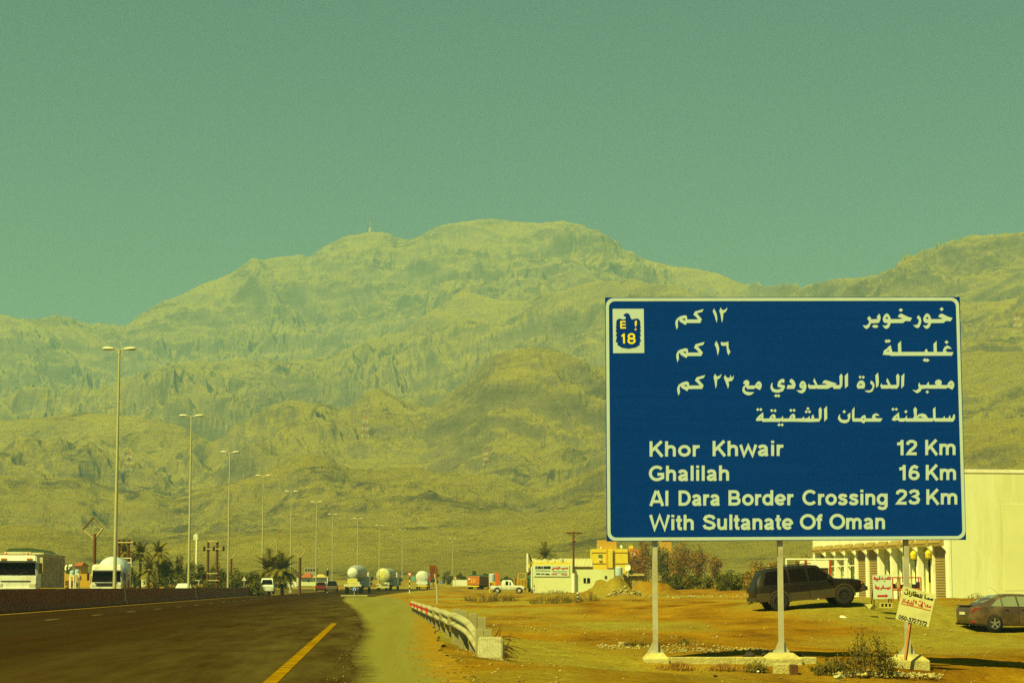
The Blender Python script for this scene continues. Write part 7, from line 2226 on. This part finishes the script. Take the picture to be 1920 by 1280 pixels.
def tree(px, pt, pb, w_px, Y, m, label, name='tree', cat='tree', n=900, leaf=None, trunk=True, clumps=16, h0f=.10, group=None, droop=0.0, shape='round'):
    x = xat(px, Y); zb = gz(x, Y)
    zb = min(zb, at(px, pb, Y).z) if pb else zb
    H = at(px, pt, Y).z - zb
    w = w_px * Y / F
    t = thing(name, (x, Y, zb), label, cat, group=group)
    leaf = leaf or max(.10, 1.7 * Y / F)
    n = int(n * 2.2)
    if not trunk: shape = 'bush'
    c, cc = crown(t, w, w * .8, H * h0f, H, m, n, leaf, clumps, droop, 'crown' if trunk else 'foliage', shape)
    if trunk:
        tm = MB()
        tm.tubes([(0, 0, -.3), (w * .01, 0, H * .2), (-w * .02, 0, H * .45), (0, 0, H * .7)], [H * .035, H * .028, H * .018, H * .006], 7)
        for q in cc[:7]:
            s = Vector((0, 0, H * rng.uniform(.18, .4)))
            tm.tubes([s, s.lerp(Vector(q), .5) + Vector((0, 0, H * .03)), Vector(q)], [H * .014, H * .009, H * .003], 5)
        tm.build('trunk', BARK, t)
    else:
        tm = MB()
        for q in cc[:8]:
            tm.tubes([(0, 0, -.1), Vector(q) * .5 + Vector((0, 0, H * .1)), Vector(q)], [H * .02, H * .012, H * .004], 4)
        tm.build('stems', BARK, t)
    return t
def palm(px, pt, pb, w_px, Y, label, crown_only=False, nf=46, dense=1.0, base_h=None):
    """pt: crown top, pb: ground or hidden base"""
    x = xat(px, Y); zb = gz(x, Y)
    R = w_px * Y / F / 2 * 1.35
    zc = at(px, pt, Y).z - zb - R * .62
    t = thing('date_palm', (x, Y, zb), label, 'palm tree', group='date palms')
    fr = MB()
    for k in range(nf):
        a = 2.399 * k
        el = rad(82 - (105 if nf < 60 else 132) * (k / nf) ** .8 + rng.uniform(-6, 6))
        d = Vector((math.cos(a) * math.cos(el), math.sin(a) * math.cos(el), math.sin(el)))
        L = R * rng.uniform(.9, 1.12)
        P, p = [], Vector((0, 0, zc))
        for q in range(8):
            P.append(p.copy())
            p = p + d * L / 7
            d = (d + Vector((0, 0, -.155))).normalized()
        side = Vector((-math.sin(a), math.cos(a), 0))
        for q in range(7):
            dd = (P[q + 1] - P[q]).normalized()
            upv = side.cross(dd).normalized()
            fr._add([P[q] - side * R * .012, P[q] + side * R * .012, P[q + 1] + side * R * .008, P[q + 1] - side * R * .008], [(0, 1, 2, 3)])
            if q == 0: continue
            for e in (0, .5):
                b0 = P[q].lerp(P[q + 1], e)
                ll = L * .30 * (1 - .5 * (q + e) / 7) * dense
                for sg in (-1, 1):
                    tip = b0 + (side * sg * .75 + dd * .65 + upv * -.15 * 1 + Vector((0, 0, -.18))).normalized() * ll
                    fr._add([b0 - dd * L * .03, b0 + dd * L * .04, tip], [(0, 1, 2)])
    fr.build('fronds', PALML, t, fix=False)
    tm = MB().tubes([(0, 0, -.3), (0, 0, zc * .3), (R * .02, 0, zc * .7), (0, 0, zc)], [R * .10, R * .085, R * .08, R * .10], 9)
    tm.sphere((0, 0, zc), R * .13, R * .13, R * .16, 9, 6)
    tm.build('trunk', BARK, t)
    return t
# left: palms and trees behind the lorries
palm(232, 1018, 1085, 40, 250, 'date palm partly hidden behind the nearest lamp pole')
palm(262, 1019, 1085, 44, 252, 'date palm with full crown just right of the pale blue tanker')
palm(296, 1019, 1090, 42, 256, 'date palm rising above the green trees left of the second lamp')
palm(278, 1052, 1095, 40, 246, 'low young date palm beneath the two taller ones')
palm(504, 1045, 1098, 58, 285, 'dense date palm behind the fourth lamp, left of its twin', nf=70, dense=1.3)
palm(529, 1045, 1098, 56, 283, 'dense date palm right of its twin, beside the fifth lamp', nf=70, dense=1.3)
palm(1022, 1023, 1100, 46, 352, 'date palm crown showing above the pale ridged shed roof', nf=44)
tree(312, 1040, 1098, 64, 258, GREENL, 'broad green tree left of the second lamp', n=1700, clumps=22)
tree(336, 1032, 1090, 22, 300, OLIVE, 'narrow olive tree with pale lower branches behind the broad green tree', n=600, clumps=14)
tree(358, 1034, 1090, 24, 305, OLIVE, 'thin tree behind the second lamp pole', n=500, clumps=12)
tree(372, 1055, 1099, 56, 270, DKGREEN, 'dark green tree right of the second lamp', n=1100)
tree(415, 1053, 1099, 64, 276, DKGREEN, 'dark green rounded tree around the taller twin posts', n=1300, clumps=20)
tree(448, 1062, 1099, 46, 272, GREENL, 'green tree left of the triangular warning sign', n=900)
tree(470, 1063, 1099, 40, 275, DKGREEN, 'green tree right of the triangular warning sign', n=700)
tree(340, 1074, 1099, 26, 250, GREENL, 'low green bush under the second lamp', name='bush', cat='bush', n=600, trunk=False, h0f=.05)
tree(128, 1051, 1090, 16, 300, GREENL, 'small green tree above the pale gabled house', n=400)
tree(252, 1050, 1095, 36, 262, DKGREEN, 'dark bushy tree between the left date palms', n=600)
tree(332, 1056, 1099, 50, 268, DKGREEN, 'dark green tree behind the second lamp pole', n=900)
tree(392, 1062, 1099, 36, 290, OLIVE, 'olive tree between the taller twin posts', n=800)
tree(432, 1066, 1099, 30, 295, DKGREEN, 'low dark tree right of the third lamp', n=700)
tree(488, 1070, 1099, 24, 290, DKGREEN, 'dark tree against the left of the twin date palms', n=500)
for px, pt, w, Yt, m, lb_ in ((318, 1064, 50, 245, DKGREEN, 'dark bush under the broad green tree'), (356, 1066, 44, 248, DKGREEN, 'dark bush just right of the second lamp pole'), (384, 1070, 44, 250, GREENL, 'green bush at the feet of the taller twin posts'), (400, 1066, 50, 262, DKGREEN, 'dark bush behind the taller twin posts'), (426, 1072, 50, 264, GREENL, 'green bush left of the third lamp pole'), (442, 1070, 44, 266, DKGREEN, 'dark bush right of the third lamp pole'), (478, 1072, 44, 268, GREENL, 'green bush left of the twin date palms'), (240, 1064, 40, 240, DKGREEN, 'dark bush beside the pale blue tank'), (284, 1068, 50, 243, OLIVE, 'olive bush under the left date palms')):
    tree(px, pt, 1100, w, Yt, m, lb_, name='bush', cat='bush', n=700, trunk=False, clumps=20, h0f=.02, group='bushes along the far side of the median')
tree(205, 1058, 1090, 30, 262, DKGREEN, 'dark green tree behind the pale blue tanker', n=700)
for i, (px, pt, w, Yt, lb_) in enumerate(((690, 1078, 26, 520, 'dark green bush between the first two tankers'), (745, 1080, 22, 520, 'low dark bush right of the cream ended tanker'), (812, 1070, 26, 520, 'grey green tree behind the brown board back'), (838, 1066, 28, 530, 'tallest grey green tree left of the dump truck'), (866, 1071, 24, 525, 'grey green tree above the short white wall'), (890, 1068, 26, 520, 'grey green tree above the dump truck'), (912, 1072, 22, 500, 'grey green bush behind the pale blue tank'), (950, 1078, 26, 480, 'low green bush behind the white pickup roof'))):
    tree(px, pt, 1100, w, Yt, DKGREEN, lb_, name='bush' if 'bush' in lb_ else 'tree', cat='bush' if 'bush' in lb_ else 'tree', n=500, clumps=12)
# middle: brown feathery trees and green thickets
for (px, pt, w, Yt, n_, lb_) in ((1206, 1012, 44, 400, 1100, 'brown feathery tree in front of the orange house'), (1243, 1019, 36, 405, 800, 'olive feathery tree behind the left sign post'), (1277, 1013, 52, 400, 1400, 'tallest brown feathery tree right of the left sign post'), (1312, 1024, 40, 398, 900, 'brown feathery tree at the right end of its row'), (1340, 1046, 32, 390, 500, 'low brown tree falling away to the right of the row')):
    tree(px, pt - 9, 1090, w * 1.25, Yt, BROWNL if px != 1243 else OLIVE, lb_, n=int(n_ * 1.4), clumps=40, h0f=.0, droop=.3, group='brown feathery trees behind the sign posts')
for (px, pt, w, Yt, n_, m, lb_) in ((1180, 1054, 44, 300, 700, OLIVE, 'olive bush behind the satellite dish and mud hut'), (1258, 1066, 84, 230, 1900, DKGREEN, 'wide dark green bush right of the left sign post'), (1312, 1064, 70, 228, 1600, GREENL, 'green bush at the right end of the wide dark bush'), (1370, 1056, 78, 205, 2000, DKGREEN, 'round dark green bush left of the dark off-roader'), (1402, 1064, 50, 200, 900, GREENL, 'green bush touching the tail of the dark off-roader')):
    tree(px, pt, 1098, w, Yt, m, lb_, name='bush', cat='bush', n=n_, trunk=False, clumps=22, h0f=.04)
for (px, pt, w, Yt, n_, lb_) in ((1420, 1042, 56, 180, 1500, 'tan dry thicket above the tail of the dark off-roader'), (1462, 1038, 60, 178, 1700, 'tan dry thicket behind the middle sign post'), (1505, 1036, 54, 176, 1500, 'tan dry thicket left of the shop arcade')):
    tree(px, pt - 9, 1095, w * 1.5, Yt, TANL, lb_, name='dry_thicket', cat='bush', n=n_ * 2, trunk=False, clumps=26, h0f=.02, group='tan dry thickets behind the off-roader')
# scrub on the waste ground
def scrub(px, pb, w_px, h_px, Y, m, label, n=500, seed=0, group=None, leaf=.05):
    x = xat(px, Y); zb = gz(x, Y)
    w, H = w_px * Y / F, h_px * Y / F
    t = thing('scrub', (x, Y, zb), label, 'scrub bush', group=group)
    st = MB()
    C, D = [], []
    for k in range(int(26 + w * 9)):
        bx0 = rng.uniform(-w * .42, w * .42); by0 = rng.uniform(-.3, .3) * w * .5
        hh = H * rng.uniform(.45, 1.05) * (1 - .95 * (abs(bx0) / (w * .5)) ** 1.5)
        lean = Vector((bx0 * .25 + rng.uniform(-.15, .15) * hh, rng.uniform(-.2, .2) * hh, hh))
        p0_, p1_ = Vector((bx0, by0, -.03)), Vector((bx0, by0, 0)) + lean
        st.tubes([p0_, p0_.lerp(p1_, .5) + Vector((rng.uniform(-.05, .05), 0, 0)), p1_], [.012, .009, .004], 4)
        for q in range(int(n / (26 + w * 9)) + 1):
            C.append(p0_.lerp(p1_, rng.uniform(.15, 1.05)) + Vector(rng.normal(size=3)) * .09 * max(.5, H))
    C = np.array(C)
    nn = len(C)
    D = rdir(nn); D[:, 2] = np.abs(D[:, 2]) + .4; D /= np.linalg.norm(D, axis=1, keepdims=True)
    U = np.cross(D, rdir(nn)); U /= np.linalg.norm(U, axis=1, keepdims=True)
    L = rng.uniform(.6, 1.3, nn) * leaf
    C[:, 2] = np.maximum(C[:, 2], .02)
    st.build('stems', BARK, t)
    quads('foliage', C, D, U, L, L * .4, m, t)
    return t
scrub(1622, 1257, 96, 98, 44.6, OLIVE, 'spiky olive bush with tall bare twigs left of the leaning board', 2400, leaf=.032)
scrub(1555, 1258, 60, 32, 44.8, OLIVE, 'low olive bush left of the spiky bush', 800, leaf=.03)
for (px, pb, w, h, Yt, n_, m, lb_) in ((905, 1122, 56, 18, 150, 700, OLIVE, 'olive scrub right of the brown board back'), (935, 1126, 50, 20, 146, 700, OLIVE, 'olive scrub in front of the white pickup'), (955, 1130, 40, 15, 142, 500, OLIVE, 'low scrub right of the scrub in front of the pickup'), (1020, 1138, 54, 20, 132, 800, OLIVE, 'olive scrub left of the banded marker post'), (1052, 1139, 44, 26, 131, 800, OLIVE, 'tallest scrub left of the banded marker post'), (1078, 1140, 34, 20, 130, 500, GREENL, 'scrub right behind the banded marker post'), (1105, 1136, 40, 20, 136, 500, OLIVE, 'scrub at the foot of the dirt mound'), (1040, 1114, 60, 7, 300, 300, OLIVE, 'thin weeds along the foot of the cream shop wall'), (880, 1119, 30, 12, 155, 300, OLIVE, 'small scrub close to the grey post of the brown boards'),
                                     (1190, 1210, 50, 9, 52, 400, OLIVE, 'low weeds left of the left sign post'), (1288, 1206, 34, 12, 51, 400, OLIVE, 'weed clump on the rubble right of the left sign post'), (1830, 1122, 40, 14, 118, 300, OLIVE, 'dry weeds at the foot of the cream warehouse wall'), (1415, 1250, 40, 18, 45.3, 350, GREENL, 'green weed clump against the kerb left of the middle post'), (1535, 1242, 36, 14, 45.4, 250, GREENL, 'small green weeds right of the middle post footing')):
    scrub(px, pb, w, h, Yt, m, lb_, n_, leaf=max(.03, 1.0 * Yt / F))
def grass_tuft(px, w_px, h_px, Y, label, n=700):
    x = xat(px, Y); zb = gz(x, Y)
    w, H = w_px * Y / F, h_px * Y / F
    C = np.stack([rng.normal(0, w * .22, n), rng.normal(0, .10, n), np.zeros(n)], -1)
    hh = H * rng.uniform(.4, 1.0, n) * np.exp(-(C[:, 0] / (w * .42)) ** 2)
    D = rng.normal(size=(n, 3)) * .35; D[:, 2] = 1; D /= np.linalg.norm(D, axis=1, keepdims=True)
    U = np.cross(D, rdir(n)); U /= np.linalg.norm(U, axis=1, keepdims=True)
    C = C + D * hh[:, None] * .5
    o = quads('dry_grass', C, D, U, hh * .5, np.full(n, .006), DRYG)
    o.location = (x, Y, zb - .01)
    return tag(o, label, 'grass', kind='stuff')
for (px, w, h, lb_) in ((1272, 70, 20, 'rusty dry grass right of the left footing'), (1355, 80, 18, 'rusty dry grass along the middle of the kerb'), (1400, 30, 12, 'dry grass near the green weed clump'), (1240, 40, 10, 'dry grass in front of the left footing')):
    grass_tuft(px, w, h, 45.45, lb_)

# ================================================================== STONES AND LITTER
def pebbles(name, pts, sizes, m, label):
    """many small stones joined as one ground cover"""
    base_v = np.array([(1, 0, 0), (-1, 0, 0), (0, 1, 0), (0, -1, 0), (0, 0, 1), (0, 0, -1)], float)
    base_f = np.array([(0, 2, 4), (2, 1, 4), (1, 3, 4), (3, 0, 4), (2, 0, 5), (1, 2, 5), (3, 1, 5), (0, 3, 5)])
    n = len(pts)
    V = base_v[None] * rng.uniform(.6, 1.2, (n, 6, 1)) * np.array(sizes)[:, None, None] * np.array([1, 1, .6])
    a = rng.uniform(0, 6.28, n)
    R = np.zeros((n, 3, 3)); R[:, 0, 0] = np.cos(a); R[:, 0, 1] = -np.sin(a); R[:, 1, 0] = np.sin(a); R[:, 1, 1] = np.cos(a); R[:, 2, 2] = 1
    V = np.einsum('nij,nkj->nki', R, V) + np.array(pts)[:, None, :]
    Fc = base_f[None] + (np.arange(n) * 6)[:, None, None]
    me = bpy.data.meshes.new(name)
    me.vertices.add(6 * n); me.vertices.foreach_set('co', V.reshape(-1).astype(np.float32))
    me.loops.add(24 * n); me.loops.foreach_set('vertex_index', Fc.reshape(-1).astype(np.int32))
    me.polygons.add(8 * n); me.polygons.foreach_set('loop_start', np.arange(0, 24 * n, 3, dtype=np.int32)); me.polygons.foreach_set('loop_total', np.full(8 * n, 3, dtype=np.int32))
    me.update(calc_edges=True); me.materials.append(m)
    o = bpy.data.objects.new(name, me); COL.objects.link(o)
    return tag(o, label, None, kind='stuff')
def scatter(n, fx, fy, smin, smax, pw=2.5):
    x = fx(n); y = fy(n) if callable(fy) else fy
    s = smin + (smax - smin) * rng.random(n) ** pw
    z = ground_z(x, y) + s * .15
    return np.stack([x, y, z], -1), s
PEB = mat('desert_pebbles', (.30, .22, .06), .95, var=.4, scale=2)
PALEST = mat('pale_rubble', (.36, .31, .11), .95, var=.4, scale=3)
DKST = mat('dark_litter', (.16, .085, .018), .95, var=.4, scale=3)
# general gravel on the waste ground
yv = 24 + (62 - 24) * rng.random(15000) ** .8
xv = rng.uniform(-.3, .36, 15000) * yv
kp = (xv - axis(yv)) > .55 + np.interp(yv, [24, 62], [.1, .8])
P = np.stack([xv[kp], yv[kp]], -1)
s = .006 + .045 * rng.random(len(P)) ** 9
pebbles('gravel', np.c_[P, ground_z(P[:, 0], P[:, 1]) + s * .1], s, PEB, 'small stones scattered over the sandy ground')
yv = 62 + (175 - 62) * rng.random(5000); xv = rng.uniform(-.06, .27, 5000) * yv
kp = (xv - axis(yv)) > 2
P = np.stack([xv[kp], yv[kp]], -1); s = .015 + .06 * rng.random(len(P)) ** 7
pebbles('gravel', np.c_[P, ground_z(P[:, 0], P[:, 1]) + s * .1], s, PALEST, 'pale stones scattered over the slope')
# road edge litter
yv = 22 + 60 * rng.random(2600) ** 1.4; uv = np.interp(yv, [20, 34, 55, 80], [.55, .5, .9, 1.3]) + np.abs(rng.normal(0, .55, 2600))
P = np.stack([axis(yv) + uv, yv], -1); s = .004 + .022 * rng.random(2600) ** 7
pebbles('gravel', np.c_[P, ground_z(P[:, 0], P[:, 1]) + .01], s, DKST, 'dark litter and grit along the shoulder edge')
yv = 22 + 70 * rng.random(1500); uv = rng.uniform(-.55, .8, 1500)
P = np.stack([axis(yv) + uv, yv], -1); s = .004 + .014 * rng.random(1500) ** 4
pebbles('gravel', np.c_[P, road_z(yv) + .014], s, PEB, 'fine grit lying on the pale shoulder')
# rubble strips round the sign footings
def rubble(px0, px1, Y0, Y1, n, smin, smax, m, label, hump=0.0):
    y = rng.uniform(Y0, Y1, n); x = np.array([xat(p, q) for p, q in zip(rng.uniform(px0, px1, n), y)])
    s = (smin + (smax - smin) * rng.random(n) ** 3.2) * .75
    return pebbles('rubble', np.c_[x, y, ground_z(x, y) + s * .25 + hump * rng.random(n)], s, m, label)
rubble(1560, 1765, 44.3, 45.2, 420, .02, .12, PALEST, 'pale broken stones round the right sign footing', .05)
rubble(1170, 1520, 46.2, 47.2, 520, .015, .08, ROCK, 'grey rubble lying behind the kerb')
rubble(1230, 1440, 48.5, 51, 900, .015, .07, PALEST, 'yellowish rubble bank behind the kerb', .05)
rubble(1120, 1235, 50, 52, 200, .02, .09, PALEST, 'pale rubble left of the left sign post')
rubble(1140, 1200, 150, 170, 260, .08, .35, PALEST, 'pale debris tipped down the dirt mound', .3)
rubble(1180, 1420, 140, 175, 260, .05, .22, PALEST, 'scattered pale debris on the far dirt bank')
# a few larger stones and scraps one can point at
for i, (px, py, w, Yq, m, lb_) in enumerate(((1742, 1253, 22, 44.7, PALEST, 'largest pale stone right of the leaning board footing'), (1625, 1255, 18, 44.6, PALEST, 'long pale stone under the spiky bush'), (1633, 1247, 12, 44.9, ROCK, 'grey stone at the right foot of the spiky bush'), (1660, 1247, 14, 44.8, PALEST, 'pale stone left of the leaning board footing'), (1312, 1177, 22, 49.6, PEB, 'ochre boulder on the rubble right of the left sign post'), (1165, 1184, 20, 53, PALEST, 'flat pale slab left of the left sign post'), (1323, 1226, 15, 46.7, PALEST, 'pale rounded stone behind the kerb'), (1571, 1266, 26, 43.8, mat('greenish_sheet', (.36, .42, .22), .7), 'crumpled greenish plastic sheet below the low olive bush'), (1422, 1249, 7, 45.2, RW, 'white plastic scrap beside the green weed clump'), (1246, 1274, 9, 40.6, RW, 'white scrap lying in front of the left footing'), (1656, 1176 - 30, 5, 84, ROCK, 'small dark pyramid stone below the hollow block'), (1582, 1153, 15, 86, RW, 'white tube lying on the slope in front of the off-roader'), (1340, 1258, 11, 43.6, DARKR, 'dark scrap on the sand in front of the dry grass'))):
    p = at(px, py, Yq); zz = gz(p.x, Yq)
    r = w / 2 * Yq / F
    o = MB().bm(rock_bm(r, 200 + i, (1.15, .8, .55), 1, .5)).build('stone' if m in (PALEST, ROCK, PEB) else 'scrap', m, loc=(p.x, Yq, zz + r * .3))
    tag(o, lb_, 'stone' if m in (PALEST, ROCK, PEB) else 'litter')
